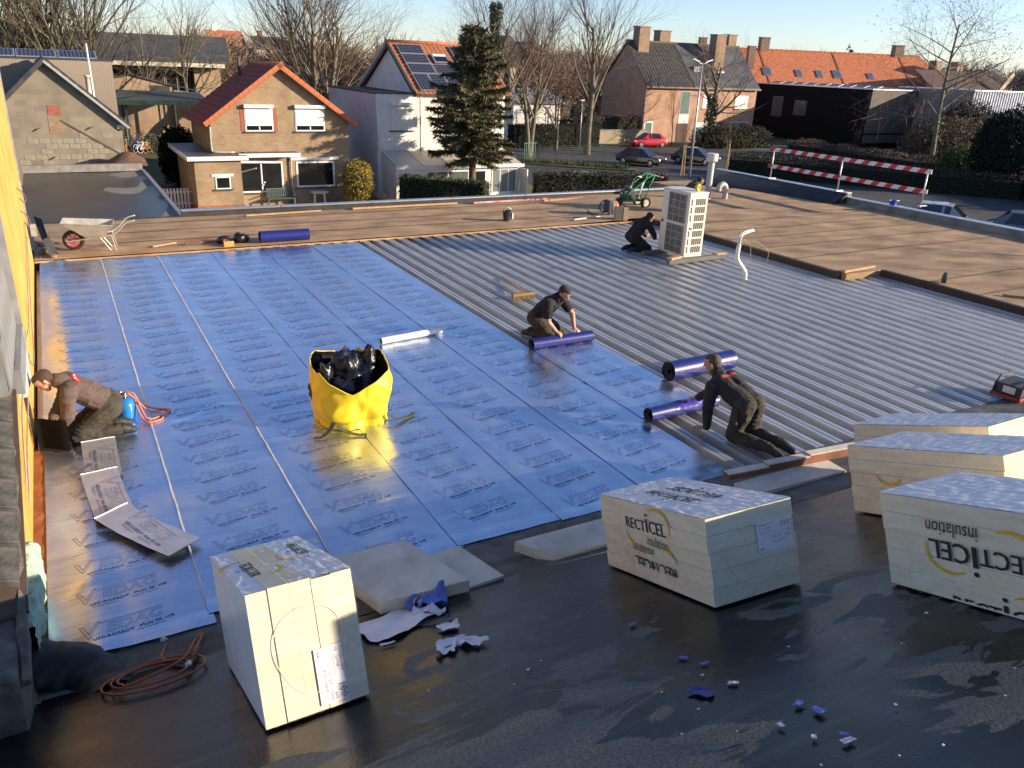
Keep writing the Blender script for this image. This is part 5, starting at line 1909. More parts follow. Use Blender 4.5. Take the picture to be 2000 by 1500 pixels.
for sx_ in (-0.72, 0.72):
    for sy_ in (0.02, 0.44):
        MB().box(sx_ - 0.035, sx_ + 0.035, sy_, sy_ + 0.05, 0, 0.415).build('leg', M_BENCH, bn)
    MB().box(sx_ - 0.03, sx_ + 0.03, 0.0, 0.43, 0.62, 0.66).build('armrest', M_BENCH, bn)
tt = thing('garden_table', 'round pale garden table on the patio of the brick house', 'table', (12.95, 45.7, GZ + 0.02))
MB().lathe([(0, 0.70), (0.50, 0.70), (0.52, 0.72), (0.50, 0.745), (0, 0.745)], n=24).build('table_top', M_WFRAME, tt, smooth=40)
for k in range(4):
    a = k * PI / 2 + 0.4
    MB().tube([(0.36 * math.cos(a), 0.36 * math.sin(a), 0.70), (0.42 * math.cos(a), 0.42 * math.sin(a), 0)], 0.03, 6).build('leg', M_WFRAME, tt)
pk = thing('picket_gate', 'white picket gate left of the brick house', 'gate', (5.4, 46.5, GZ))
for k in range(8):
    MB().box(-0.62 + 0.17 * k, -0.52 + 0.17 * k, -0.015, 0.015, 0.05, 1.1).build('picket', M_WFRAME, pk)
for z in (0.25, 0.85):
    MB().box(-0.64, 0.80, 0.016, 0.05, z, z + 0.09).build('rail', M_WFRAME, pk)

# ------------------------------------------------------------------ white house with solar panels
h2 = thing('white_house', 'white rendered house with solar panels on an orange tiled roof and a glazed veranda', 'house', (22, 47.2, GZ))
bx('flat_block', M_WHITE, h2, 17.0, 19.55, 47.2, 56.6, GZ, 2.0)
bx('block_coping', M_ACD, h2, 16.93, 19.6, 47.16, 56.65, 2.002, 2.07)
w = MB()
w.prism([(19.6, 47.3, GZ), (19.6, 56.6, GZ), (19.6, 56.6, 2.05), (19.6, 51.5, 4.74), (19.6, 47.3, 2.05)], (6.0, 0, 0))
w.build('rendered_wall', M_WHITE, h2, True)
EV0, RDY, RDZ = (46.85, 2.02), 51.5, 4.90
M_BRTILE = mat('brown_orange_tile', (0.30, 0.105, 0.05), rough=0.8, c2=(0.42, 0.17, 0.08), scale=3)
rf = tiled_plane('roof_slope', M_BRTILE, h2, (19.25, 46.85, 2.0), (25.9, 46.85, 2.0), (19.25, 51.5, 4.88), tw=0.30)
tiled_plane('roof_slope', M_BRTILE, h2, (25.9, 57.0, 2.0), (19.25, 57.0, 2.0), (25.9, 51.5, 4.88), tw=0.30)
MB().bar((19.3, 51.5, 4.86), (19.3, 57.1, 1.98), 0.20, 0.22).build('barge_board', mat('grey_barge', (0.40, 0.40, 0.42), rough=0.6), h2, True)
MB().bar((19.3, 46.8, 1.96), (19.3, 51.5, 4.86), 0.16, 0.20).build('barge_board', M_ACD, h2, True)
MB().tube([(19.2, 51.5, 4.95), (25.9, 51.5, 4.95)], 0.10, 8).build('ridge_tiles', M_ORTILE, h2, True, smooth=True)
# solar panels
sd = Vector((0, 4.65, 2.88))
SLEN = sd.length
sd.normalize()
sn = Vector((0, -sd.z, sd.y))


def solar_mat():
    m = bpy.data.materials.new('solar_cells')
    m.use_nodes = True
    N, L, b = nodes_of(m)
    tc = N.new('ShaderNodeTexCoord')
    vr = N.new('ShaderNodeTexVoronoi')
    vr.inputs['Scale'].default_value = 6.0
    vr.inputs['Randomness'].default_value = 0.0
    L.new(tc.outputs['Object'], vr.inputs['Vector'])
    r = N.new('ShaderNodeValToRGB')
    r.color_ramp.elements[0].position = 0.50
    r.color_ramp.elements[1].position = 0.62
    r.color_ramp.elements[0].color = (0.012, 0.016, 0.035, 1)
    r.color_ramp.elements[1].color = (0.16, 0.17, 0.20, 1)
    L.new(vr.outputs['Distance'], r.inputs['Fac'])
    L.new(r.outputs['Color'], b.inputs['Base Color'])
    b.inputs['Roughness'].default_value = 0.18
    MATS['solar_cells'] = m
    return m


M_SOLAR = solar_mat()


def panel(parent, M, w, l):
    o = MB().box(0, w, 0, l, 0, 0.035).build('solar_panel', mat('panel_frame', (0.60, 0.60, 0.60), rough=0.35, metal=0.6), parent)
    o.matrix_basis = M
    MB().box(0.035, w - 0.035, 0.035, l - 0.035, 0.0352, 0.039).build('cells', M_SOLAR, o)
    return o


def on_roof(x, s, parent):
    p = Vector((x, 46.85, 2.0)) + sd * s + sn * 0.10
    return frame_mat(p - parent.location, (1, 0, 0), sd, sn)


for r in range(3):
    panel(h2, on_roof(19.75, 2.05 + r * 1.04, h2), 1.68, 1.0)
panel(h2, on_roof(21.48, 2.05, h2), 1.68, 1.0)
for c in range(4):
    panel(h2, on_roof(19.75 + 1.04 * c, 0.30, h2), 1.0, 1.68)
for r in range(2):
    panel(h2, on_roof(23.35, 3.09 + r * 1.04, h2), 1.68, 1.0)
panel(h2, on_roof(23.25, 2.05, h2), 1.68, 1.0)
sk_ = MB().box(0, 1.05, 0, 0.95, 0, 0.08).build('skylight', mat('skylight_frame', (0.22, 0.23, 0.25), rough=0.4), h2)
sk_.matrix_basis = on_roof(21.75, 3.20, h2)
MB().box(0.09, 0.96, 0.09, 0.62, 0.0802, 0.086).build('pane', M_GLASS, sk_)
MB().box(0.09, 0.96, 0.64, 0.86, 0.0802, 0.10).build('blind', M_WFRAME, sk_)
window(h2, 17.85, 19.25, -0.05, 1.36, 47.2, shutter=0.97, mull=0, box=True)
MB().tube([(19.75, 47.15, 2.0), (19.75, 47.15, -1.2)], 0.05, 8).build('downpipe', MATS['grey_downpipe'], h2, True, smooth=True)
MB().tube([(17.02, 47.12, 1.9), (17.02, 47.12, -1.2)], 0.05, 8).build('downpipe', M_WFRAME, h2, True, smooth=True)
# veranda
M_POLY = mat('cream_polycarbonate', (0.55, 0.46, 0.36), rough=0.4, var=0.08, scale=2)
for k in range(5):
    xa = 17.3 + k * 1.66
    mb = MB()
    mb.prism([(xa, 47.19, -1.26), (xa + 1.62, 47.19, -1.26), (xa + 1.62, 44.75, -1.86), (xa, 44.75, -1.86)], (0, 0, 0.04))
    mb.build('roof_sheet', M_POLY, h2, True)
    MB().bar((xa - 0.02, 47.19, -1.22), (xa - 0.02, 44.72, -1.82), 0.06, 0.08).build('glazing_bar', M_WFRAME, h2, True)
bx('gutter', M_WFRAME, h2, 17.2, 25.7, 44.62, 44.74, -2.02, -1.84)
w = MB()
w.prism([(17.25, 47.19, GZ), (17.25, 44.80, GZ), (17.25, 44.80, -1.92), (17.25, 47.19, -1.30)], (0.12, 0, 0))
w.build('side_wall', M_WHITE, h2, True)
bx('glass_wall', M_WHITE, h2, 17.4, 25.5, 44.92, 45.0, GZ, -2.05)
window(h2, 19.2, 22.0, -3.3, -2.15, 44.92, mull=1, frame=0.09, sill=False, glass=mat('veranda_glass', (0.10, 0.12, 0.12), rough=0.1))
window(h2, 22.25, 23.2, -3.95, -2.15, 44.92, mull=0, frame=0.10, sill=False)
dg = mat('vertical_blinds', (0.12, 0.13, 0.13), rough=0.3, c2=(0.24, 0.25, 0.25), scale=4, stretch=(12, 1, 0.1))
window(h2, 23.55, 25.3, -3.6, -2.12, 44.92, mull=2, frame=0.07, sill=False, glass=dg)
bx('door_leaf', M_WFRAME, h2, 25.55, 25.62, 44.0, 44.9, -3.95, -2.1)

# ------------------------------------------------------------------ grey block gable on the left
h3 = thing('block_gable_house', 'old grey block gable house with red brick patch beyond the ochre wall', 'house', (0.2, 38.6, GZ))
w = MB()
w.prism([(-3.6, 38.6, GZ), (2.63, 38.6, GZ), (2.69, 38.6, 1.0), (0.18, 38.6, 3.30), (-3.6, 38.6, -0.35)], (0, 7.0, 0))
w.build('block_wall', M_CONCBLOCK, h3, True)
bx('brick_patch', M_REDBRICK, h3, 0.05, 0.50, 38.585, 38.62, 1.32, 1.68)
bx('brick_patch', brick_mat('rough_tan_brick', (0.33, 0.22, 0.13), (0.24, 0.15, 0.085), (0.30, 0.25, 0.18), 0.16, 0.07), h3, 0.02, 0.62, 38.588, 38.62, 0.62, 1.24)
# render blocks standing proud on the lower wall
blk = MB().box(0, 0.40, -0.010, 0.02, 0, 0.19).mesh('concrete_block', mat('loose_block', (0.27, 0.235, 0.175), rough=0.95, var=0.2, scale=3, bump=0.3))
for r in range(6):
    for c in range(9):
        if rnd.random() < 0.55:
            x0 = -1.25 + c * 0.42 + (0.21 if r % 2 else 0)
            if x0 + 0.4 < 2.55 and not (-0.4 < x0 < 0.62 and r >= 5):
                place('concrete_block', blk, h3, Matrix.Translation(Vector((x0, 38.598, -0.62 + r * 0.21)) - h3.location))
sc_ = MB().bar((0.45, 38.585, 1.12), (2.60, 38.585, -0.30), 0.02, 0.07)
sc_.build('old_roof_scar', mat('roof_scar', (0.09, 0.07, 0.055), rough=0.9), h3, True)
MB().bar((0.18, 38.50, 3.36), (2.95, 38.50, 0.84), 0.34, 0.10).build('verge_flashing', mat('zinc_light', (0.45, 0.44, 0.41), rough=0.45, metal=0.4), h3, True)
MB().bar((0.22, 38.75, 3.47), (3.05, 38.75, 0.90), 0.3, 0.05).build('verge_slates', M_DKTILE, h3, True)
MB().bar((0.18, 38.50, 3.38), (-3.8, 38.50, -0.44), 0.30, 0.16).build('verge_slates', M_DKTILE, h3, True)
bx('eaves_stone', mat('pale_stone', (0.60, 0.57, 0.50), rough=0.8), h3, 2.50, 2.82, 38.52, 38.75, 0.80, 0.94)
tiled_plane('roof_slope', M_DKTILE, h3, (3.05, 38.6, 0.80), (3.05, 45.6, 0.80), (0.18, 38.6, 3.42))
tiled_plane('roof_slope', M_DKTILE, h3, (-3.8, 45.6, -0.4), (-3.8, 38.6, -0.4), (0.18, 45.6, 3.42))
MB().lathe([(0.09, 2.05), (0.09, 2.75), (0.13, 2.76), (0.13, 2.82), (0, 2.82)], (1.72, 40.2, 0), 12).build('flue', mat('cream_flue', (0.55, 0.50, 0.42), rough=0.6), h3, True, smooth=True)
for k, (x0, z0) in enumerate(((-0.55, 0.70), (1.35, 0.75), (-0.15, -0.42))):
    MB().bar((x0, 38.56, z0), (x0 + 0.25, 38.50, z0 + 0.14), 0.03, 0.03).build('wall_anchor', MATS['roof_scar'], h3, True)
mp_ = thing('flag_pole', 'thin white mast standing behind the grey gable', 'mast', (1.95, 41.0, -2.0))
MB().tube([(0, 0, 0), (-0.05, 0, 6.1)], [0.05, 0.035], 8).build('pole', M_WFRAME, mp_, smooth=True)
MB().box(-0.22, 0.0, -0.05, 0.05, 6.05, 6.18).build('lamp_head', M_ACD, mp_, bevel=0.02)

# ------------------------------------------------------------------ annex with a wet flat roof, below our edge
ax = thing('flat_roof_annex', 'low annex with a wet grey flat roof between the roof edge and the grey gable', 'annex', (1.0, 29, GZ))
bx('annex_wall', M_CONCBLOCK, ax, -1.1, 3.0, 21.9, 36.2, GZ, -0.63)
rf_ = MB()
rf_.grid(lambda a, b: Vector((-1.1 + 4.12 * a, 21.9 + 14.1 * b, -0.61 + 0.02 * noise.noise(Vector((a * 4, b * 7, 0))) - 0.02 * a)), 14, 30)
rf_.build('flat_roof', mat('wet_flat_roof', (0.018, 0.017, 0.017), rough=0.30, spec=0.35, c2=(0.045, 0.04, 0.038), scale=0.7, stretch=(1, 0.6, 1)), ax, True, smooth=True)
bx('kerb', mat('pale_kerb', (0.24, 0.22, 0.19), rough=0.8, var=0.2, scale=4), ax, -1.1, 3.05, 36.0, 36.25, -0.60, -0.33)
MB().bar((3.06, 21.9, -0.60), (3.06, 36.0, -0.60), 0.10, 0.10).build('gutter_edge', M_ZINC, ax, True)
MB().bar((3.18, 21.9, -0.68), (3.18, 36.0, -0.68), 0.06, 0.06).build('gutter_edge', M_TIMBER_RED, ax, True)
for k in range(6):
    mb = MB()
    mb.grid(lambda a, b: Vector((-0.5 + k * 0.62 + 0.5 * a, 21.95 + 0.25 * b, -0.45 + 0.22 * math.sin(PI * a) * (1 - b) + 0.10 * noise.noise(Vector((a * 3, b * 2, k))))), 6, 5)
    mb.build('felt_flap', M_DARKFELT, ax, True, smooth=True)
tf_ = MB()
tf_.grid(lambda a, b: Vector((1.7 + 1.6 * a, 36.3 + 2.2 * b, -0.45 + 0.45 * math.sin(PI * b) * (1 - abs(2 * a - 1.2) ** 1.5) + 0.05 * noise.noise(Vector((a * 7, b * 7, 0))))), 14, 14)
tag(tf_.build('leaf_heap', mat('dead_leaf_heap', (0.16, 0.085, 0.05), rough=0.95, var=0.4, scale=20, bump=0.8), smooth=True), 'heap of brown dead leaves in the corner by the grey gable', 'leaves', kind='stuff')

# ------------------------------------------------------------------ timber clad hall with panels behind the gable
M_BOARD = mat('grey_larch', (0.21, 0.17, 0.13), rough=0.85, c2=(0.30, 0.25, 0.20), scale=1.3, stretch=(9, 9, 0.25))
h4 = thing('timber_hall', 'weathered timber clad hall with a row of solar panels on its roof edge', 'hall', (-1.5, 46, GZ))
bx('core', M_BOARD, h4, -9.0, 3.1, 46.0, 58, GZ, 3.30)
bdm = MB().box(0, 0.135, -0.022, 0.0, 0, 7.28).mesh('cladding_board', M_BOARD)
for k in range(58):
    place('cladding_board', bdm, h4, Matrix.Translation(Vector((-4.9 + k * 0.1385, 45.998, GZ)) - h4.location - Vector((0, 0, 0.006 * (k % 3)))))
bx('roof_trim', M_ACD, h4, -9.0, 3.15, 45.95, 58, 3.302, 3.36)
for k in range(5):
    M = frame_mat(Vector((-6.0 + 1.72 * k, 46.3, 3.38)) - h4.location, (1, 0, 0), Vector((0, 1, 0.32)).normalized(), Vector((0, -0.32, 1)).normalized())
    panel(h4, M, 1.66, 1.0)

# ------------------------------------------------------------------ school yard beyond
h5 = thing('school_building', 'long low school building with a big grey roof and glazed front', 'school', (11, 92, GZ))
bx('wall', mat('school_dark', (0.05, 0.045, 0.04), rough=0.8), h5, 2.0, 15.6, 92, 100, GZ, 2.3)
bx('fascia', mat('cream_fascia', (0.60, 0.54, 0.42), rough=0.6), h5, 1.5, 16.4, 89.6, 89.8, 2.35, 2.72)
bx('canopy', M_ACD, h5, 1.5, 16.4, 89.81, 92.0, 2.36, 2.70)
w = MB()
w.prism([(1.0, 90.2, 2.75), (17.0, 90.2, 2.75), (19.0, 102, 5.2), (3.0, 102, 5.2)], (0, 0, 0.15))
w.build('roof', mat('grey_school_roof', (0.062, 0.065, 0.062), rough=0.8, var=0.2, scale=0.7), h5, True)
bx('timber_wall', mat('tan_cladding', (0.34, 0.23, 0.14), rough=0.8, scale=2, stretch=(9, 9, .3)), h5, 13.6, 16.1, 91.0, 91.98, GZ, 2.3)
for k in range(7):
    window(h5, 5.0 + k * 1.2, 6.1 + k * 1.2, -1.0, 2.0, 92.0, mull=0, frame=0.06, m=mat('tan_frame', (0.35, 0.28, 0.2), rough=0.7), sill=False)
h6 = thing('timber_shed', 'small timber shed with a low gable behind the bicycle shelter', 'shed', (7.5, 80, GZ))
w = MB()
w.prism([(4.6, 80, GZ), (10.0, 80, GZ), (10.0, 80, 0.95), (6.9, 80, 1.75), (4.6, 80, 1.30)], (0, 3, 0))
w.build('wall', mat('fresh_larch', (0.36, 0.25, 0.16), rough=0.85, scale=2, stretch=(9, 9, .3), var=.2), h6, True)
MB().bar((6.9, 79.9, 1.80), (12.3, 79.9, 0.50), 0.3, 0.08).build('roof', M_ACD, h6, True)
MB().bar((6.9, 79.9, 1.80), (4.4, 79.9, 1.28), 0.3, 0.08).build('roof', M_ACD, h6, True)
bx('opening', M_ACD, h6, 8.2, 9.8, 79.97, 80.1, 0.2, 0.95)
pf = thing('timber_fence', 'pale timber paling fence beside the shed', 'fence', (11, 79.6, GZ))
pal = MB().box(0, 0.17, 0, 0.03, 0, 4.6).mesh('paling', MATS['fresh_larch'])
for k in range(14):
    place('paling', pal, pf, Matrix.Translation((-0.9 + 0.19 * k, 0, -0.02 * k)))
bs = thing('bicycle_shelter', 'dark green open bicycle shelter with a flat roof', 'shelter', (8.4, 75, GZ))
M_DGRN = mat('dark_green_steel', (0.015, 0.04, 0.03), rough=0.5)
for x in (5.6, 8.4, 11.2):
    for y in (73.5, 77.0):
        bx('post', M_DGRN, bs, x - 0.07, x + 0.07, y - 0.07, y + 0.07, GZ, 0.2)
w = MB()
w.prism([(5.0, 72.8, 0.0), (11.9, 72.8, -0.1), (11.9, 78.0, 0.40), (5.0, 78.0, 0.50)], (0, 0, 0.14))
w.build('roof', mat('green_grey_roof', (0.075, 0.085, 0.07), rough=0.7), bs, True)
bx('fascia', M_DGRN, bs, 5.0, 11.9, 72.70, 72.78, -0.25, 0.10)


def bike_mesh():
    mb = MB()
    for x in (0, 1.05):
        mb.tube([(x + 0.33 * math.cos(t), 0, 0.34 + 0.33 * math.sin(t)) for t in [2 * PI * k / 10 for k in range(11)]], 0.022, 4)
    for a, b in (((0, 0, .34), (.45, 0, .34)), ((.45, 0, .34), (.35, 0, .85)), ((.35, 0, .75), (.85, 0, .8)), ((.45, 0, .34), (.85, 0, .75)), ((1.05, 0, .34), (.85, 0, 1.0)), ((0, 0, .34), (.37, 0, .75)), ((.85, -.28, 1.0), (.85, .28, 1.0)), ((.25, 0, .87), (.47, 0, .87))):
        mb.tube([a, b], 0.03, 4)
    return mb


bkm = bike_mesh()
bk_cols = [mat('bike_%s' % n, c, rough=0.4) for n, c in (('black', (.02, .02, .02)), ('silver', (.5, .5, .52)), ('white', (.7, .7, .7)), ('red', (.4, .03, .05)), ('blue', (.04, .1, .35)), ('orange', (.6, .25, .02)), ('mint', (.15, .45, .35)), ('lime', (.4, .6, .05)))]
bm_all = MB()
for k in range(70):
    bm_all.cur = rnd.choice([0, 0, 0, 1, 1, 2, 2, 3, 4, 5, 6, 7])
    x, y = 5.2 + rnd.random() * 7.4, 73.3 + (k % 5) * 1.3 + rnd.uniform(-.2, .2)
    a = R(rnd.uniform(40, 80))
    M = Matrix.Translation((x, y, GZ + 0.6 * (k % 5 > 2) * 0)) @ Matrix.Rotation(a, 4, 'Z') @ Matrix.Rotation(R(rnd.uniform(-8, 8)), 4, 'X')
    bm_all.add([M @ Vector(v) for v in bkm.v], bkm.f)
tag(bm_all.build('parked_bicycles', bk_cols), 'dense crowd of parked bicycles under the green shelter', 'bicycles', kind='stuff')
sld = thing('playground_slide', 'lime green curved slide in the school yard', 'slide', (12.6, 77, GZ))
M_LIME = mat('lime_plastic', (0.16, 0.75, 0.03), rough=0.4)
sp = smooth_path([(1.3, 0.5, 4.8), (1.25, 0.2, 3.9), (0.7, 0, 3.3), (0.1, 0, 2.7), (-0.5, 0, 2.0), (-1.0, 0, 1.0), (-1.6, 0, 0.5)], 5)
mb = MB()
vs = []
for i, p in enumerate(sp):
    d = (sp[min(i + 1, len(sp) - 1)] - sp[max(i - 1, 0)]).normalized()
    n = d.cross(Vector((0, 1, 0))).normalized()
    for q in range(9):
        t = PI * q / 8
        vs.append(p + Vector((0, 1, 0)) * 0.42 * math.cos(t) + n * 0.42 * math.sin(t))
mb.add(vs, [(i * 9 + q, i * 9 + q + 1, (i + 1) * 9 + q + 1, (i + 1) * 9 + q) for i in range(len(sp) - 1) for q in range(8)])
mb.build('chute', M_LIME, sld, smooth=True)
for x, h in ((1.3, 4.8), (0.1, 2.6)):
    MB().tube([(x, 0, 0), (x, 0, h)], 0.07, 8).build('post', mat('brown_post', (0.12, 0.07, 0.04), rough=0.8), sld)
MB().box(0.9, 2.0, 0.1, 1.2, 4.0, 4.1).build('platform', MATS['brown_post'], sld)
MB().box(1.6, 2.3, -0.1, 0.0, 4.1, 4.9).build('orange_panel', mat('orange_panel', (0.65, 0.22, 0.02), rough=0.5), sld)
for k, (x, y, zc, w_, d_, hh, col) in enumerate(((22, 130, 4.6, 5, 6, 2.0, 'orange_roof_tile'), (28, 128, 4.4, 5, 5, 1.6, 'dark_roof_tile'), (16.5, 110, 3.0, 3, 4, 1.2, 'white_render'))):
    f = thing('far_house', ('far house with an orange roof among the trees on the left', 'far house with a dark roof among the trees on the left', 'far low white building behind the red roof')[k], 'house', (x, y, GZ), group='far houses among the trees')
    MB().box(0, w_, 0, d_, 0, zc - GZ).build('wall', (M_REDBRICK, M_WHITE, M_WHITE)[k], f)
    MB().prism([(-.2, -.3, zc - GZ), (w_ + .2, -.3, zc - GZ), (w_ + .2, d_ / 2, zc - GZ + hh), (-.2, d_ / 2, zc - GZ + hh)], (0, 0.2, 0.15)).build('roof', MATS[col] if k < 2 else M_ACD, f)
    MB().box(w_ * .2, w_ * .2 + .6, d_ / 2, d_ / 2 + .6, zc - GZ + 0.5, zc - GZ + hh + 0.9).build('chimney', M_WHITE if k == 0 else M_REDBRICK, f)
    for q in range(2):
        MB().box(0.7 + q * 2, 1.5 + q * 2, -0.02, 0.05, zc - GZ - 1.8, zc - GZ - 0.6).build('window', M_GLASS, f)

# ------------------------------------------------------------------ pink brick pair of houses, row houses, black building
h7 = thing('pink_brick_house', 'pink brick house pair with dark tiled roof and tall chimneys behind the street lamp', 'house', (68, 77, GZ))
w = MB()
w.prism([(59.8, 77, GZ), (59.8, 85.6, GZ), (59.8, 85.6, 2.1), (59.8, 81.3, 6.6), (59.8, 77, 2.1)], (17.0, 0, 0))
w.build('brick_wall', M_PINKBRICK, h7, True)
tiled_plane('roof_slope', M_DKTILE, h7, (59.6, 76.7, 2.05), (66.6, 76.7, 2.05), (59.6, 81.3, 6.75), tw=0.4, tl=0.6, amp=0.06, ny=4)
rs = MB()
rs.prism([(66.62, 76.7, 2.08), (77.0, 76.7, 2.08), (77.0, 81.3, 6.78), (66.62, 81.3, 6.78)], (0, 0, 0.10))
rs.build('roof_slope', mat('slate_roof', (0.045, 0.042, 0.040), rough=0.6, c2=(0.085, 0.085, 0.095), scale=0.8, bump=0.3), h7, True)
MB().prism([(59.6, 85.9, 2.05), (77, 85.9, 2.05), (77, 81.3, 6.7), (59.6, 81.3, 6.7)], (0, 0, 0.1)).build('roof_slope', M_DKTILE, h7, True)
MB().tube([(59.6, 81.3, 6.85), (77, 81.3, 6.85)], 0.14, 8).build('ridge_tiles', mat('mossy_ridge', (0.13, 0.11, 0.05), rough=0.9), h7, True)
bx('gutter', mat('brown_gutter', (0.16, 0.11, 0.08), rough=0.6), h7, 59.5, 77, 76.5, 76.72, 1.95, 2.12)
for (x, y, w_, z0, z1) in ((60.6, 80.2, 1.5, 5.0, 8.3), (66.6, 84, 1.6, 5.6, 8.2), (70.8, 78.6, 1.5, 3.4, 7.9), (76.3, 82.5, 1.3, 5.6, 8.2)):
    c = bx('chimney', mat('brown_brick_plain', (0.27, 0.18, 0.12), rough=0.9, var=.15, scale=3), h7, x, x + w_, y, y + w_ * 0.8, z0, z1)
    sub('chimney_cap', M_CONC, c, h7, x - 0.08, x + w_ + 0.08, y - 0.08, y + w_ * 0.8 + 0.08, z1 + 0.002, z1 + 0.14)
bx('chimney_foot', M_WFRAME, h7, 70.75, 72.35, 78.30, 78.5, 3.70, 3.95)
window(h7, 64.9, 66.4, -0.9, 1.7, 77.0, mull=0, frame=0.10, glass=mat('teal_glass', (0.14, 0.20, 0.19), rough=0.1), m=mat('grey_frame', (0.35, 0.35, 0.35), rough=0.5), sill=False)
bx('panel_under_window', M_WFRAME, h7, 64.9, 66.4, 76.96, 77.02, -1.9, -0.92)
bx('porch_recess', mat('porch_brown', (0.10, 0.06, 0.05), rough=0.8), h7, 64.8, 66.4, 76.95, 77.1, GZ, -1.92)
window(h7, 59.95, 61.2, -3.2, -1.7, 77.0, mull=0, frame=0.14, glass=MATS['teal_glass'])
window(h7, 73.4, 75.5, -0.2, 1.3, 77.0, shutter=0.95, mull=0)
window(h7, 68.3, 69.6, -0.2, 1.3, 77.0, shutter=0.95, mull=0)
window(h7, 73.2, 75.9, -3.6, -1.7, 77.0, mull=1, glass=MATS['teal_glass'])
window(h7, 67.4, 69.4, -3.6, -1.8, 77.0, shutter=0.3, mull=1, glass=MATS['teal_glass'])
bx('front_door', MATS['porch_brown'], h7, 70.9, 72.1, 76.95, 77.06, GZ, -1.7)
sk_ = bx('skylight', MATS['skylight_frame'], h7, 67.6, 68.8, 78.3, 79.1, 3.75, 4.4)
gw = thing('garden_wall', 'low tan brick garden wall behind the red car', 'wall', (55.8, 76, GZ))
bx('brickwork', brick_mat('sand_brick', (0.36, 0.29, 0.19), (0.31, 0.25, 0.16), (0.33, 0.28, 0.2)), gw, 52.0, 59.7, 76.0, 76.3, GZ, -2.6)
bx('coping', M_CONC, gw, 51.95, 59.75, 75.95, 76.35, -2.598, -2.5)

# orange roofed row: runs obliquely
h8 = thing('row_houses', 'long row of houses with a continuous orange tiled roof and skylights', 'row house', (80, 90, GZ), R(-20))
LR = 38.0


def L8(x, y, z):
    return Vector((x, y, z - GZ))


w = MB()
w.prism([L8(0, 0, GZ), L8(0, 9.5, GZ), L8(0, 9.5, 2.7), L8(0, 4.75, 6.85), L8(0, 0, 2.7)], (LR - 3.0, 0, 0))
w.build('brick_wall', M_PINKBRICK, h8)
r8 = MB()
r8.prism([L8(-0.3, -0.4, 2.55), L8(LR + 0.8, -0.4, 2.55), L8(LR - 3.5, 4.75, 7.0), L8(-0.3, 4.75, 7.0)], (0, 0, 0.12))
r8.build('roof_slope', M_ORTILE, h8)
r8 = MB()
r8.prism([L8(-0.3, 9.9, 2.55), L8(LR + 0.8, 9.9, 2.55), L8(LR - 3.5, 4.75, 7.0), L8(-0.3, 4.75, 7.0)], (0, 0, 0.12))
r8.build('roof_slope', M_ORTILE, h8)
r8 = MB()
r8.add([L8(LR + 0.85, -0.4, 2.6), L8(LR + 0.85, 9.9, 2.6), L8(LR - 3.5, 4.75, 7.1)], [(0, 1, 2)])
r8.build('hip_slope', M_ORTILE, h8)
n8 = 46
rt8 = MB().box(0, 0.70, -0.16, 0.16, 0, 0.22).mesh('ridge_tile', M_ORTILE)
for k in range(n8):
    place('ridge_tile', rt8, h8, Matrix.Translation(L8(-0.2 + k * (LR - 3.4) / n8, 4.75, 7.02)) @ Matrix.Rotation(R(2.5), 4, 'Y'))
for x in (9.2, 20.5, 31.0):
    MB().bar(L8(x, -0.4, 2.72), L8(x, 4.75, 7.16), 0.25, 0.06).build('party_verge', mat('dark_orange_tile', (0.27, 0.09, 0.045), rough=0.85), h8)
for (x, y, w_, z0, z1) in ((6.4, 1.6, 1.0, 3.5, 7.3), (9.3, 4.4, 1.3, 6.0, 8.6), (30.2, 4.4, 1.4, 6.0, 8.4), (0.3, 4.6, 1.0, 6.0, 8.2)):
    c = MB().box(x, x + w_, y, y + w_ * 0.8, z0 - GZ, z1 - GZ).build('chimney', MATS['brown_brick_plain'], h8)
    MB().box(x - .06, x + w_ + .06, y - .06, y + w_ * 0.8 + .06, z1 - GZ + .002, z1 - GZ + .12).build('chimney_cap', M_CONC, c)
    MB().box(x - .06, x + w_ + .06, y - .10, y - .02, z0 - GZ - 0.1, z0 - GZ + .15).build('lead_flashing', M_WFRAME, c)
dsl = Vector((0, 5.15, 4.45)).normalized()
nsl = Vector((0, -dsl.z, dsl.y))
for k, (x, s, w_, l_) in enumerate(((8.7, 1.5, 1.2, 1.6), (13.6, 1.5, 0.9, 1.4), (16.7, 1.5, 0.9, 1.4), (19.3, 1.5, 1.2, 1.6), (24.6, 1.6, 0.9, 1.2))):
    M = frame_mat(L8(x, -0.4, 2.67) + dsl * s + nsl * 0.02, (1, 0, 0), dsl, nsl)
    f = MB().box(0, w_, 0, l_, 0, 0.10).build('skylight', MATS['skylight_frame'], h8)
    f.matrix_basis = M
    MB().box(0.1, w_ - 0.1, 0.1, l_ - 0.1, 0.1005, 0.11).build('pane', mat('sky_glass', (0.10, 0.12, 0.16), rough=0.08), f)
# black clad building
h9 = thing('black_building', 'flat roofed black clad building with a solar panel edge before the orange roofs', 'building', (85.4, 67.2, GZ))
M_BLKSHADE = mat('black_shaded_cladding', (0.007, 0.007, 0.0075), rough=0.8, spec=0.2, var=0.2, scale=2)  # black deepened to paint in the shade of the side facing away
M_LITCLAD = mat('sunlit_brown_cladding', (0.105, 0.085, 0.07), rough=0.8, var=0.12, scale=1.0)  # the same cladding, paler: sunlight painted into the front face
bx('shaded_wall', M_BLKSHADE, h9, 85.4, 104, 67.3, 86, GZ, 2.65)
bx('sunlit_wall', M_LITCLAD, h9, 85.42, 98.2, 67.1, 67.29, -2.25, 2.60)
bx('sunlit_wall', M_LITCLAD, h9, 85.42, 92.5, 67.12, 67.29, GZ + 0.6, -2.45)
bx('roof_edge', M_ALU, h9, 85.3, 104.1, 67.0, 86.1, 2.652, 2.75)
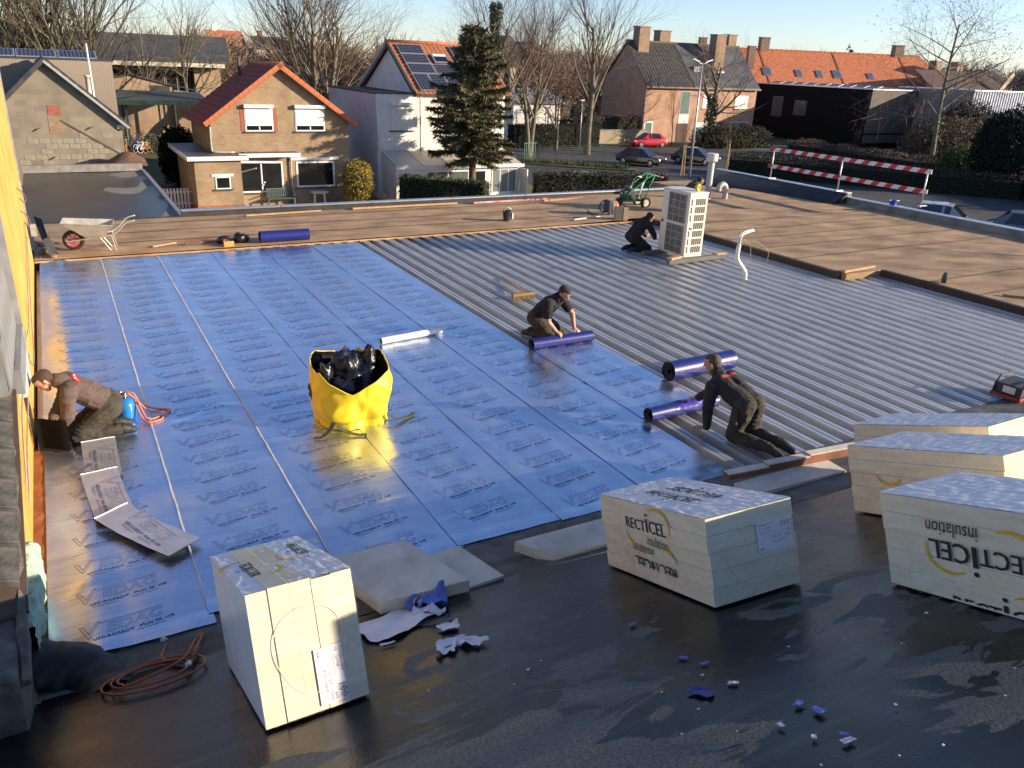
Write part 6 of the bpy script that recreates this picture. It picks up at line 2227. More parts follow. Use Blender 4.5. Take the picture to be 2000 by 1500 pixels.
for k in range(9):
    M = frame_mat(Vector((86.0, 84.0 - k * 1.9, 2.80)) - h9.location, (0, -1, 0), Vector((1, 0, 0.25)).normalized(), Vector((-0.25, 0, 1)).normalized())
    panel(h9, M, 1.8, 1.0)
for (y0, y1, z0, z1) in ((80.6, 82.4, -1.3, 1.2), (76.6, 78.6, -0.9, 0.9)):
    f = bx('window', mat('grey_window_frame', (0.12, 0.12, 0.12), rough=0.5), h9, 85.33, 85.40, y0, y1, z0, z1)
    ym = (y0 + y1) / 2
    sub('pane', mat('pale_pane', (0.10, 0.10, 0.10), rough=0.15), f, h9, 85.30, 85.328, y0 + 0.1, ym - 0.05, z0 + 0.1, z1 - 0.1)
    sub('pane', MATS['pale_pane'], f, h9, 85.30, 85.328, ym + 0.05, y1 - 0.1, z0 + 0.1, z1 - 0.1)
h10 = thing('grey_metal_shed', 'pale grey corrugated metal shed wall at the far right', 'shed', (98, 60, GZ))
w = MB()
w.grid(lambda a, b: Vector((94 + 10.5 * a, 60 + 0.06 * math.sin(a * 10.5 / 0.25 * 2 * PI / 2), GZ + 7.0 * b)), 170, 1)
w.build('corrugated_wall', mat('pale_sheet_metal', (0.42, 0.44, 0.50), rough=0.5, metal=0.2), h10, True)
bx('side_wall', mat('tan_side', (0.30, 0.25, 0.2), rough=0.9), h10, 93.8, 94.0, 60, 70, GZ, 3.0)
bx('roof', M_ALU, h10, 93.7, 104.6, 59.9, 70, 3.002, 3.12)
h11 = thing('dark_roof_house', 'house with a dark brown roof and pale gable board at the far right', 'house', (115, 75, GZ))
w = MB()
w.prism([(107, 74, 2.6), (124.5, 74, 2.6), (122.5, 78, 5.2), (107, 78, 5.2)], (0, 0, 0.12))
w.build('roof_slope', mat('dark_brown_tile', (0.075, 0.045, 0.035), rough=0.85, var=.2, scale=1.5), h11, True)
bx('wall', M_BLKSHADE, h11, 107, 123.5, 74.5, 82, GZ, 2.6)
MB().bar((120.2, 73.5, 2.4), (123.0, 73.5, 5.3), 0.3, 0.7).build('gable_board', mat('pale_timber_gable', (0.45, 0.32, 0.22), rough=0.8), h11, True)
for x in (113, 118):
    bx('chimney', MATS['brown_brick_plain'], h11, x, x + 1.4, 79, 80.2, 4.8, 6.6)
h12 = thing('white_garage', 'low white garage with a grey roof glimpsed between the trees', 'garage', (44, 75, GZ))
bx('wall', M_WHITE, h12, 41.6, 47.2, 75, 81, GZ, 0.15)
w = MB()
w.prism([(41.2, 74.6, 0.2), (47.6, 74.6, 0.2), (47.6, 78.5, 1.4), (41.2, 78.5, 1.4)], (0, 0, 0.1))
w.build('roof', mat('pale_grey_roof', (0.20, 0.21, 0.22), rough=0.7), h12, True)
for k in range(3):
    bx('door', mat('white_door', (0.62, 0.60, 0.58), rough=0.6), h12, 42.0 + 1.75 * k, 43.55 + 1.75 * k, 74.95, 75.02, GZ, -0.4)
for k, (x, y, zc, lb) in enumerate(((47.5, 96, 3.6, 'beige house front glimpsed through the brown oak'), (57, 110, 4.6, 'white gabled house glimpsed between the bare trees'), (66, 118, 4.2, 'pale house far behind the bare street tree'))):
    f = thing('far_house', lb, 'house', (x, y, GZ), group='far houses glimpsed through the trees')
    MB().box(0, 6, 0, 7, 0, zc - GZ).build('wall', (mat('beige_render', (0.45, 0.36, 0.26), rough=.9), M_WHITE, M_WHITE)[k], f)
    MB().prism([(0, -.2, zc - GZ), (6, -.2, zc - GZ), (3, -.2, zc - GZ + 3.0)], (0, 7.4, 0)).build('roof', M_DKTILE, f)
    for q in range(2):
        MB().box(0.8 + 2.6 * q, 2.2 + 2.6 * q, -0.03, 0.03, zc - GZ - 2.2, zc - GZ - 0.8).build('window', M_GLASS, f)
# ================================================================== vegetation
M_BARK = mat('bare_bark', (0.12, 0.10, 0.07), rough=0.95, c2=(0.20, 0.17, 0.12), scale=4, bump=0.4)
M_TWIG = mat('bare_twigs', (0.19, 0.14, 0.095), rough=0.95, var=0.25, scale=1.5)
M_TWIG2 = mat('olive_twigs', (0.19, 0.155, 0.095), rough=0.95, var=0.25, scale=1.5)
M_TWIG3 = mat('reddish_twigs', (0.20, 0.135, 0.105), rough=0.95, var=0.25, scale=1.5)
M_DEADLEAF = mat('dead_leaves', (0.16, 0.085, 0.04), rough=0.9, c2=(0.25, 0.14, 0.07), scale=3)
M_IVY = mat('ivy_leaves', (0.022, 0.038, 0.014), rough=0.5, c2=(0.05, 0.075, 0.03), scale=4)


def unit(rg):
    while True:
        v = Vector((rg.uniform(-1, 1), rg.uniform(-1, 1), rg.uniform(-1, 1)))
        if 0.05 < v.length < 1:
            return v.normalized()


def grow(mt, mw, rg, p, d, L, r, lvl, maxl, spread, kids, up=0.12, wob=0.10, tips=None):
    """one branch and, recursively, those it carries"""
    n = 5 if lvl < 2 else 3
    pts, rs = [p.copy()], [r]
    q, dd = p.copy(), d.copy()
    for i in range(n):
        dd = (dd + unit(rg) * wob * (1 + 0.4 * lvl) + Vector((0, 0, up))).normalized()
        q = q + dd * (L / n)
        pts.append(q.copy())
        rs.append(max(0.003, r * (1 - 0.72 * (i + 1) / n)))
    (mt if lvl <= 1 else mw).tube(pts, rs, 7 if lvl == 0 else (5 if lvl == 1 else 3), False)
    if lvl >= maxl:
        if tips is not None:
            tips.append(pts[-1])
            tips.append(pts[1])
        return
    k = kids[min(lvl, len(kids) - 1)]
    for j in range(k):
        t = (0.30 if lvl == 0 else 0.18) + (0.70 if lvl == 0 else 0.80) * (j + rg.random() * 0.8) / k
        t = min(t, 0.999)
        f = t * n
        i = min(int(f), n - 1)
        pos = pts[i].lerp(pts[i + 1], f - i)
        base = (pts[i + 1] - pts[i]).normalized()
        side = base.cross(unit(rg))
        if side.length < 0.1:
            side = base.orthogonal()
        side.normalize()
        ang = spread * rg.uniform(0.75, 1.25) * (1.0 if lvl else 1.1)
        nd = (base * math.cos(ang) + side * math.sin(ang)).normalized()
        grow(mt, mw, rg, pos, nd, L * rg.uniform(0.50, 0.72) * (1.05 - 0.45 * t * (lvl == 0)), max(0.0045, rs[i] * 0.50), lvl + 1, maxl, spread, kids, up, wob, tips)


def bare_tree(label, x, y, h, r, seed, stems=1, spread=0.75, maxl=4, kids=(9, 5, 4, 3), z=GZ, mw=None, mb_=None, up=0.10, first=0.55, lean=(0, 0), group='bare winter trees', tips=None, twig_min=0.010):
    rg = random.Random(seed)
    t = thing('bare_tree', label, 'tree', (x, y, z), group=group)
    mt, mwb = MB(), MB()
    for s in range(stems):
        d = Vector((lean[0] + (rg.uniform(-.22, .22) if stems > 1 else 0), lean[1] + (rg.uniform(-.22, .22) if stems > 1 else 0), 1)).normalized()
        p = Vector((rg.uniform(-.25, .25), rg.uniform(-.25, .25), 0)) if stems > 1 else Vector((0, 0, 0))
        grow(mt, mwb, rg, p, d, h * first * rg.uniform(0.9, 1.1), r * (1 if stems == 1 else 0.62), 0, maxl, spread, kids, up, 0.07, tips)
    mt.build('trunk', mb_ or M_BARK, t, smooth=True)
    mwb.build('crown', mw or M_TWIG, t)
    return t


def leaves_at(pts, rg, n_each, size, spread, mb):
    for p in pts:
        for k in range(n_each):
            c = p + unit(rg) * spread * rg.random()
            a, b = unit(rg) * size * rg.uniform(.6, 1.2), unit(rg) * size * rg.uniform(.5, 1.0)
            mb.add([c - a, c + b * .6, c + a, c - b * .6], [(0, 1, 2, 3)])


# individually recognisable bare trees
bare_tree('large many stemmed bare tree rising behind the brick house', 17.0, 60.0, 17.0, 0.42, 11, stems=7, spread=0.55, kids=(8, 5, 4, 2), first=0.62, up=0.06)
bare_tree('slim bare tree standing before the school front', 11.9, 84.0, 14.0, 0.28, 5, spread=0.70, kids=(12, 5, 4, 2), first=0.66, up=0.10, mw=M_TWIG2)
bare_tree('forked bare tree beside the timber shed', 7.6, 82.0, 13.0, 0.24, 6, stems=2, spread=0.6, kids=(10, 5, 4, 2), first=0.66, mw=M_TWIG2)
bare_tree('leftmost large bare tree above the timber hall', -1.0, 66.0, 19.0, 0.45, 8, stems=5, spread=0.6, kids=(9, 5, 4, 2), first=0.6, mw=M_TWIG2)
bare_tree('dense bare tree behind the white mast', 1.6, 66.0, 18.0, 0.45, 9, stems=6, spread=0.55, kids=(9, 5, 4, 2), first=0.62, mw=M_TWIG2)
bare_tree('small bare tree peeping over the orange solar roof', 34.0, 92.0, 15.5, 0.2, 21, spread=0.6, kids=(9, 4, 3, 2), first=0.7, mw=M_TWIG3)
bare_tree('wide bare crown right of the spruce', 38.5, 66.0, 16.5, 0.42, 13, stems=4, spread=0.62, kids=(9, 5, 4, 3), first=0.6, mw=M_TWIG3)
bare_tree('tall bare street tree left of the red car', 45.2, 66.5, 17.0, 0.36, 14, spread=0.52, kids=(13, 5, 4, 3), first=0.72, mw=M_TWIG3, up=0.10)
bare_tree('fine twigged bare tree beside the pink brick gable', 54.0, 82.0, 13.0, 0.26, 15, stems=3, spread=0.7, kids=(9, 5, 4, 2), first=0.55, mw=M_TWIG3)
bare_tree('bare shrubby tree behind the white garage', 49.5, 84.0, 12.0, 0.24, 16, stems=4, spread=0.7, kids=(8, 5, 4, 2), first=0.55, mw=M_TWIG3)
bare_tree('thin bare tree above the skyline at the far right', 134.0, 100.0, 17.0, 0.2, 30, stems=2, spread=0.5, kids=(9, 4, 3, 2), first=0.7, mw=M_TWIG3)
bare_tree('thin bare tree left of the far spruce on the row of roofs', 128.0, 120.0, 15.0, 0.2, 33, stems=2, spread=0.6, kids=(8, 4, 3, 2), first=0.6, mw=M_TWIG3)

bare_tree('bare tree outside the view on the right, its shadow crossing the brown roof', 35.5, -0.6, 11.0, 0.30, 51, spread=0.6, kids=(8, 4, 3, 2), first=0.75, mw=M_TWIG3)

# street tree with ivy covered trunk before the pink house
tips = []
tp_ = bare_tree('pollard street tree with an ivy black trunk before the pink brick house', 64.4, 71.0, 13.5, 0.42, 17, spread=0.75, kids=(11, 5, 4, 2), first=0.62, mw=M_TWIG3)
rg = random.Random(3)
iv = MB()
for k in range(900):
    z = rg.uniform(0.0, 5.6)
    a = rg.uniform(0, 6.28)
    rr = 0.55 - 0.03 * z + rg.uniform(-.1, .18)
    leaves_at([Vector((rr * math.cos(a), rr * math.sin(a), z))], rg, 2, 0.16, 0.12, iv)
iv.build('ivy', M_IVY, tp_)
# oak with brown leaves between the spruce and the street
tips = []
ok_ = bare_tree('bushy tree keeping its brown dead leaves before the white garage', 44.0, 70.5, 10.5, 0.26, 19, stems=2, spread=0.8, kids=(9, 5, 3, 2), first=0.6, mw=M_TWIG3, tips=tips)
lv = MB()
rg = random.Random(5)
leaves_at([p for p in tips if p.z < 7.5 and rg.random() < 0.55], rg, 3, 0.13, 0.35, lv)
lv.build('dead_leaves', M_DEADLEAF, ok_)
# ivy clad tree behind the spruce
tips = []
iv_t = bare_tree('ivy clad bare tree rising just behind the spruce', 31.2, 60.0, 16.0, 0.40, 23, stems=2, spread=0.62, kids=(10, 5, 4, 3), first=0.66, mw=M_TWIG3, tips=tips)
iv = MB()
rg = random.Random(8)
for k in range(2600):
    z = rg.uniform(1.0, 12.2)
    a = rg.uniform(0, 6.28)
    rr = (1.25 - 0.075 * z) * (0.5 + 0.5 * rg.random()) * (1 + 0.4 * math.sin(z * 1.7))
    leaves_at([Vector((0.1 * z * .2 + rr * math.cos(a), rr * math.sin(a), z))], rg, 2, 0.15, 0.2, iv)
iv.build('ivy', M_IVY, iv_t)
lv = MB()
leaves_at([p for p in tips if 4.0 < p.z < 9.0 and rg.random() < 0.30], rg, 3, 0.13, 0.35, lv)
lv.build('dead_leaves', M_DEADLEAF, iv_t)
# larch like tree with sparse leaves before the black building
tips = []
lt = bare_tree('sparse tree with leftover leaves before the black building', 74.0, 50.0, 14.5, 0.26, 27, spread=1.05, kids=(17, 6, 4, 2), first=0.86, mw=M_TWIG3, up=0.02, tips=tips, lean=(-0.02, 0))
lv = MB()
rg = random.Random(9)
leaves_at([p for p in tips if rg.random() < 0.35], rg, 3, 0.09, 0.25, lv)
lv.build('dead_leaves', mat('sparse_dead_leaves', (0.11, 0.065, 0.045), rough=0.9), lt)
iv = MB()
for k in range(260):
    z = rg.uniform(0.5, 5.5)
    a = rg.uniform(0, 6.28)
    leaves_at([Vector((0.25 * math.cos(a), 0.25 * math.sin(a), z))], rg, 2, 0.10, 0.12, iv)
iv.build('ivy', mat('pale_ivy', (0.09, 0.12, 0.05), rough=0.6), lt)
# staked young trees
for k, (x, y, h_, lb) in enumerate(((61.4, 73.5, 6.6, 'slender young tree at the corner of the pink brick house'), (44.4, 51.5, 4.6, 'young staked tree between the machine and the parked cars'), (51.8, 54.2, 5.0, 'young upright tree right of the street lamp'))):
    bare_tree(lb, x, y, h_, 0.06, 40 + k, spread=0.45, kids=(11, 5, 3, 2), first=0.72, maxl=3, up=0.16, group='young street trees')
for k, (x, y) in enumerate(((44.1, 51.3), (44.8, 51.7), (51.5, 54.0), (52.2, 54.5))):
    st_ = thing('tree_stake', ('left stake of the young tree behind the machine', 'right stake of the young tree behind the machine', 'left stake of the young tree by the lamp', 'right stake of the young tree by the lamp')[k], 'stake', (x, y, GZ), group='tree stakes')
    MB().tube([(0, 0, 0), (0.12 * (1 if k % 2 == 0 else -1), 0, 2.4)], 0.045, 6).build('post', M_TIMBER, st_)

# ------------------------------------------------------------------ spruce
M_NEEDLE = mat('spruce_needles', (0.065, 0.066, 0.030), rough=0.7, c2=(0.17, 0.145, 0.07), scale=1.1, detail=6)


def spruce(label, x, y, h, rad, seed, skirt=2.4, z=GZ, n=150, dens=1.0, m=None, flat=1.0):
    rg = random.Random(seed)
    t = thing('spruce_tree', label, 'tree', (x, y, z))
    tr_ = MB()
    tr_.tube([(0, 0, 0), (0.03, 0, h * 0.3), (-0.02, 0.02, h * 0.7), (0, 0, h)], [0.24, 0.2, 0.1, 0.015], 9)
    br_ = MB()
    nd = MB()
    for k in range(n):
        f = (k + rg.random()) / n
        f = min(0.999, max(0.0, f + rg.gauss(0, 0.035)))
        zz = skirt + (h * 0.985 - skirt) * f
        a = k * 2.399 + rg.uniform(-.3, .3)
        prof = (1 - f) ** 0.46 * (0.92 + 0.14 * math.sin(9 * f + 3 * math.cos(a))) if f > 0.18 else 0.72 + 0.9 * f
        L = rad * prof * rg.uniform(0.50, 1.15) + 0.12
        dirv = Vector((math.cos(a), math.sin(a), rg.uniform(-0.12, 0.22) + 0.35 * f))
        droop = rg.uniform(0.15, 0.55)
        pts = []
        for i in range(6):
            q = i / 5
            pts.append(Vector((0, 0, zz)) + dirv * (L * q) + Vector((0, 0, -droop * L * q * q + 0.6 * droop * L * q ** 3)))
        br_.tube(pts, [0.028 * (1 - 0.8 * i / 5) for i in range(6)], 4, False)
        m_ = int(L * 26 * dens)
        for j in range(m_):
            q = 0.12 + 0.88 * rg.random() ** 0.8
            i = min(int(q * 5), 4)
            c = pts[i].lerp(pts[i + 1], q * 5 - i)
            sdv = dirv.cross(Vector((0, 0, 1))).normalized() * rg.choice((-1, 1))
            tw = (dirv.normalized() * rg.uniform(0.2, 1.0) + sdv * rg.uniform(0.1, 1.0) + Vector((0, 0, rg.uniform(-1.1, .45)))).normalized()
            ln = rg.uniform(0.18, 0.50) * (1 - 0.35 * q + 0.1)
            wv = tw.cross(unit(rg)).normalized() * rg.uniform(0.022, 0.045)
            e = c + tw * ln
            nd.add([c - wv, c + wv, e + wv * 0.25, e - wv * 0.25], [(0, 1, 2, 3)])
    tr_.build('trunk', mat('spruce_bark', (0.16, 0.105, 0.07), rough=0.95, var=.3, scale=8, bump=.4), t, smooth=True)
    br_.build('branches', M_BARK, t)
    nd.build('crown', m or M_NEEDLE, t)
    return t


spruce('tall dark spruce before the white house', 21.45, 43.4, 9.9, 2.7, 2, skirt=2.6, n=260, dens=4.2)
spruce('small dark spruce tip above the orange roofs', 129.0, 108.0, 13.5, 2.2, 4, skirt=1.0, n=70, dens=2.5, m=mat('far_needles', (0.02, 0.035, 0.022), rough=0.8))


# ------------------------------------------------------------------ clipped shrubs and hedges
def leafy(name, label, cat, loc, inside, bounds, n, size, m, core=None, seed=1, group=None, thick=0.0):
    """dense shell of leaf sized faces around a solid core; inside(p) -> depth (1 at heart, 0 at surface, <0 outside)"""
    rg = random.Random(seed)
    t = thing(name, label, cat, loc, group=group)
    mb = MB()
    lo, hi = Vector(bounds[0]), Vector(bounds[1])
    c = 0
    tries = 0
    while c < n and tries < n * 40:
        tries += 1
        p = Vector((rg.uniform(lo.x, hi.x), rg.uniform(lo.y, hi.y), rg.uniform(lo.z, hi.z)))
        dpt = inside(p)
        if dpt < 0 or dpt > 0.30 + thick:
            continue
        s_ = size * rg.uniform(0.6, 1.3)
        a, b = unit(rg) * s_, unit(rg) * s_ * 0.6
        mb.add([p - a, p + b, p + a, p - b], [(0, 1, 2, 3)])
        c += 1
    mb.build('foliage', m, t)
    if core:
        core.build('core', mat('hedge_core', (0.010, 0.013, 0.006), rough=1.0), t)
    return t


M_YCON = mat('golden_conifer', (0.13, 0.125, 0.02), rough=0.8, c2=(0.40, 0.28, 0.04), scale=1.6)
M_HEDGE = mat('green_hedge', (0.030, 0.050, 0.014), rough=0.8, c2=(0.075, 0.10, 0.03), scale=2.0)
M_DKHEDGE = mat('dark_hedge', (0.030, 0.030, 0.016), rough=0.9, c2=(0.065, 0.056, 0.030), scale=2.0)
M_BRHEDGE = mat('brown_hedge', (0.12, 0.075, 0.045), rough=0.9, c2=(0.18, 0.12, 0.07), scale=2.0)
M_BRAMBLE = mat('bramble', (0.085, 0.055, 0.035), rough=0.9, c2=(0.15, 0.11, 0.07), scale=1.2)


def ell(rx, ry, rz, cz, k=2.0):
    def f(p):
        q = (abs(p.x / rx) ** k + abs(p.y / ry) ** k + abs((p.z - cz) / rz) ** k) ** (1 / k)
        return 1 - q * (1 + 0.16 * noise.noise(p * 2.3) + 0.10 * noise.noise(p * 5.5))
    return f


def core_ell(rx, ry, rz, cz, k=0.80):
    mb = MB()
    mb.ball((0, 0, cz), (rx * k, ry * k, rz * k), 14)
    return mb


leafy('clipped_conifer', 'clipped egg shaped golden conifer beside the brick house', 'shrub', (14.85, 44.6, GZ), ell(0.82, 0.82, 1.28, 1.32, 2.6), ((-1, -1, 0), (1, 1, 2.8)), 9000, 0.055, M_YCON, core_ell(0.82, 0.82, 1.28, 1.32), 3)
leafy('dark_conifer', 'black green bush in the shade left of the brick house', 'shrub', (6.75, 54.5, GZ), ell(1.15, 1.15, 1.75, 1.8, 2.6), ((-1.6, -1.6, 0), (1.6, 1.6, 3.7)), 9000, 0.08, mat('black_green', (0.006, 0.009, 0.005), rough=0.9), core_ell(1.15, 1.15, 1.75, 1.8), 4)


def hedge(label, a, b, w, h, m, n, seed, size=0.07, slope=0.0, name='hedge', z=GZ, rough_top=0.0):
    a, b = Vector((*a, 0)), Vector((*b, 0))
    d = b - a
    L = d.length
    ang = math.atan2(d.y, d.x)

    def f(p):
        hh = h * (1 + 0.04 * noise.noise(Vector((p.x, 0, seed)))) - slope * p.x + rough_top * noise.noise(Vector((p.x * 0.8, p.y * 0.8, seed)))
        e = min(p.x + 0.05, L - p.x + 0.05, w / 2 - abs(p.y), hh - p.z)
        e += 0.07 * noise.noise(p * 3.0)
        return e
    core = MB()
    core.box(0.1, L - 0.1, -w / 2 + 0.14, w / 2 - 0.14, 0, max(0.1, h - 0.14 - abs(rough_top)), )
    if slope:
        core = MB()
        core.prism([(0.1, -w / 2 + .14, 0), (L - .1, -w / 2 + .14, 0), (L - .1, -w / 2 + .14, max(.05, h - slope * L - .14)), (0.1, -w / 2 + .14, h - .14)], (0, w - .28, 0))
    t = leafy(name, label, 'hedge', (a.x, a.y, z), f, ((0, -w / 2, 0), (L, w / 2, h + abs(rough_top))), n, size, m, core, seed)
    t.rotation_euler = (0, 0, ang)
    return t


hedge('dark green clipped hedge running down to the spruce before the white house', (17.25, 44.1), (20.9, 40.2), 1.1, 1.85, M_HEDGE, 9000, 5, 0.06)
hedge('dark hedge right of the white house veranda', (26.2, 44.2), (34.5, 41.5), 1.6, 1.75, M_DKHEDGE, 9000, 6, 0.07)
hedge('low dark hedge along the car park behind the far roof edge', (29.0, 37.5), (41.0, 33.0), 1.6, 1.2, M_DKHEDGE, 7000, 7, 0.07)
hedge('dark hedge before the white garage', (40.5, 73.4), (51.5, 74.2), 1.6, 2.3, mat('evergreen_dark', (0.012, 0.02, 0.008), rough=0.9), 8000, 8, 0.09)
hedge('brown beech hedge behind the tan garden wall', (52.2, 77.6), (59.5, 77.9), 1.3, 2.9, M_BRHEDGE, 9000, 9, 0.08)
hedge('overgrown hedge in shade behind the safety barrier', (50.0, 52.0), (63.0, 35.0), 3.0, 1.7, M_DKHEDGE, 12000, 10, 0.09, rough_top=0.3)
hedge('dry brown hedge strip before the black building', (70.5, 64.0), (69.5, 40.0), 2.4, 1.5, M_BRAMBLE, 12000, 11, 0.09, rough_top=0.4)
hedge('dark evergreen hedge right of the black building', (72.0, 46.5), (60.0, 28.0), 3.0, 1.9, M_DKHEDGE, 10000, 12, 0.10, rough_top=0.4)
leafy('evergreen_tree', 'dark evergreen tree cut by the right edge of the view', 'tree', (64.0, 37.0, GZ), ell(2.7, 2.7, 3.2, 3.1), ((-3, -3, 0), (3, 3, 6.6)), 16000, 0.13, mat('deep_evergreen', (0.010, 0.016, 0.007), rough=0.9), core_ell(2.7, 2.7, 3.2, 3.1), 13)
leafy('yellow_shrub', 'yellow green shrub by the right hedge', 'shrub', (68.0, 43.0, GZ), ell(2.2, 1.9, 1.7, 1.3), ((-2.5, -2.5, 0), (2.5, 2.5, 3.2)), 9000, 0.09, mat('yellow_green_leaf', (0.055, 0.075, 0.015), rough=0.8, c2=(0.14, 0.15, 0.03), scale=1.2), core_ell(2.2, 1.9, 1.7, 1.3), 14)
leafy('hedge_bush', 'dark bushes at the foot of the ivy trunk before the pink house', 'shrub', (67.5, 70.5, GZ), ell(5.6, 1.8, 1.5, 1.0, 2.6), ((-6, -2, 0), (6, 2, 2.7)), 9000, 0.11, M_DKHEDGE, core_ell(5.6, 1.8, 1.5, 1.0), 15)
leafy('bramble_bush', 'brown bramble thicket below the sparse tree', 'shrub', (80.0, 52.5, GZ), ell(6.0, 4.0, 3.0, 1.6), ((-7, -5, 0), (7, 5, 5)), 16000, 0.11, M_BRAMBLE, core_ell(6.0, 4.0, 3.0, 1.6, 0.72), 16)
leafy('bramble_bush', 'dark twiggy thicket between the black building and the metal shed', 'shrub', (91.0, 58.0, GZ), ell(4.5, 3.0, 4.0, 2.0), ((-5, -4, 0), (5, 4, 6.5)), 12000, 0.12, mat('dark_bramble', (0.045, 0.032, 0.024), rough=0.9), core_ell(4.5, 3.0, 4.0, 2.0, 0.75), 17)
# twiggy garden shrubs
for k, (x, y, lb, m) in enumerate(((15.9, 43.0, 'bare twiggy rose bush before the white veranda', M_TWIG3), (18.9, 41.0, 'pale dry shrub before the clipped hedge', mat('pale_dry_stems', (0.24, 0.17, 0.13), rough=.9)), (66.0, 39.5, 'group of pale bare stems in the right hedge', MATS['pale_dry_stems']))):
    rg = random.Random(60 + k)
    t = thing('twiggy_shrub', lb, 'shrub', (x, y, GZ))
    mb = MB()
    for j in range(26 if k < 2 else 9):
        a = rg.uniform(0, 6.28)
        d = Vector((math.cos(a) * .5, math.sin(a) * .5, 1)).normalized() if k < 2 else Vector((math.cos(a) * .12, math.sin(a) * .12, 1)).normalized()
        grow(mb, mb, rg, Vector((rg.uniform(-.3, .3), rg.uniform(-.3, .3), 0)), d, (1.1, 1.1, 3.4)[k] * rg.uniform(.6, 1.1), (0.012, 0.012, 0.04)[k], 1, 2, .5, (4, 4, 3))
    mb.build('stems', m, t)

# ------------------------------------------------------------------ far woods (read as one mass)
def wood(name, label, spots, seed, m, hmin, hmax, kids=(8, 5, 3), thick=1.0):
    rg = random.Random(seed)
    protos = []
    for k in range(4):
        a, b = MB(), MB()
        for s in range(2):
            grow(a, b, rg, Vector((rg.uniform(-.3, .3), 0, 0)), Vector((rg.uniform(-.2, .2), rg.uniform(-.2, .2), 1)).normalized(), 0.62, 0.022 * thick, 0, 3, 0.62, kids, 0.08, 0.10)
        o = len(a.v)
        vs = [Vector(v) for v in a.v + b.v]
        fs = list(a.f) + [tuple(i + o for i in f) for f in b.f]
        protos.append((vs, fs))
    mb = MB()
    for (x, y) in spots:
        vs, fs = rg.choice(protos)
        h = rg.uniform(hmin, hmax)
        c, s = math.cos(rg.uniform(0, 6.28)), math.sin(rg.uniform(0, 6.28))
        n_ = math.hypot(c, s)
        c, s = c / n_, s / n_
        z0 = GZ
        mb.add([Vector((x + (v.x * c - v.y * s) * h * 1.15, y + (v.x * s + v.y * c) * h * 1.15, z0 + v.z * h)) for v in vs], fs)
    return tag(mb.build(name, m), label, 'wood', kind='stuff')


rg = random.Random(77)
wood('far_wood', 'brown mass of bare woodland behind the houses', [(rg.uniform(-14, 46), rg.uniform(108, 140)) for k in range(110)], 1, mat('far_twigs', (0.24, 0.165, 0.11), rough=1.0, var=.25, scale=.2), 8.5, 11.5, kids=(9, 5, 4), thick=1.3)
wood('mid_wood', 'olive brown thicket of bare trees behind the timber hall and school', [(rg.uniform(-16, 0), rg.uniform(66, 95)) for k in range(16)], 2, M_TWIG2, 9, 12.5, kids=(9, 5, 4), thick=1.0)
wood('street_wood', 'reddish mass of bare trees behind the street', [(rg.uniform(44, 82), rg.uniform(98, 132)) for k in range(52)], 3, mat('far_red_twigs', (0.25, 0.17, 0.13), rough=1.0, var=.25, scale=.2), 9, 11.5, kids=(9, 5, 4), thick=1.3)
wood('right_wood', 'hazy line of bare trees on the horizon at the right', [(rg.uniform(150, 460), rg.uniform(150, 300)) for k in range(150)], 4, mat('hazed_twigs', (0.26, 0.22, 0.20), rough=1.0, var=.2, scale=.1), 11, 15, kids=(9, 6, 5), thick=1.3)  # no air haze here; it is painted into the pale grey twigs
# understorey that closes the gaps between the trunks
us = MB()
rg = random.Random(5)
for (x0, x1, y0, y1, zt, n) in ((-14, 46, 98, 132, 4.2, 9000), (44, 84, 92, 125, 4.0, 6000), (120, 420, 150, 260, 7.0, 9000)):
    for k in range(n):
        p = Vector((rg.uniform(x0, x1), rg.uniform(y0, y1), 0))
        big = 0.25 if y0 < 140 else 1.0
        p.z = GZ + (zt - GZ) * rg.random() ** 0.8 * (0.75 + 0.35 * noise.noise(Vector((p.x * .06, p.y * .03, 2))))
        a, b = unit(rg) * big * rg.uniform(.6, 1.6), unit(rg) * big * rg.uniform(.2, .6)
        us.add([p - a, p + b, p + a, p - b], [(0, 1, 2, 3)])
tag(us.build('understorey', mat('understorey_brown', (0.15, 0.10, 0.07), rough=1.0, c2=(0.22, 0.155, 0.105), scale=.3)), 'brown understorey of the far woods', 'undergrowth', kind='stuff')
# ================================================================== street
M_ASPH = mat('asphalt', (0.045, 0.045, 0.047), rough=0.75, c2=(0.070, 0.068, 0.066), scale=0.8, bump=0.2, bscale=40)


def sheet(name, pts, z, m):
    mb = MB()
    mb.add([Vector((x, y, z)) for x, y in pts], [tuple(range(len(pts)))])
    return tag(mb.build(name, m), kind='structure')


sheet('car_park', [(26, 30), (64, 24), (70, 40), (63, 62), (50, 70.5), (38, 72), (30, 60), (29, 45)], GZ + 0.006, M_ASPH)
sheet('road', [(20, 80), (44, 71.8), (52, 71.0), (64, 63), (120, 40), (124, 46), (66, 69), (60, 74), (50, 75.0), (46, 79), (24, 90)], GZ + 0.010, M_ASPH)
sheet('verge', [(40, 75.4), (52, 73.8), (60, 73.2), (60, 75.8), (50, 76.0), (40, 78.0)], GZ + 0.014, mat('verge_grass', (0.085, 0.085, 0.03), rough=0.95, c2=(0.13, 0.115, 0.05), scale=1))
isl = thing('planted_island', None, None, (38, 58, GZ))
tag(isl, kind='structure')
kb = MB()
kb.prism([(-4.0, 3.8, 0), (0.0, -0.6, 0), (4.0, -3.6, 0), (5.0, -2.4, 0), (1.5, 2.2, 0), (-2.5, 5.6, 0)], (0, 0, 0.13))
kb.build('kerb_and_soil', mat('island_soil', (0.07, 0.06, 0.035), rough=0.95, c2=(0.09, 0.10, 0.04), scale=1.5, bump=.6), isl)
rg = random.Random(4)
gs = MB()
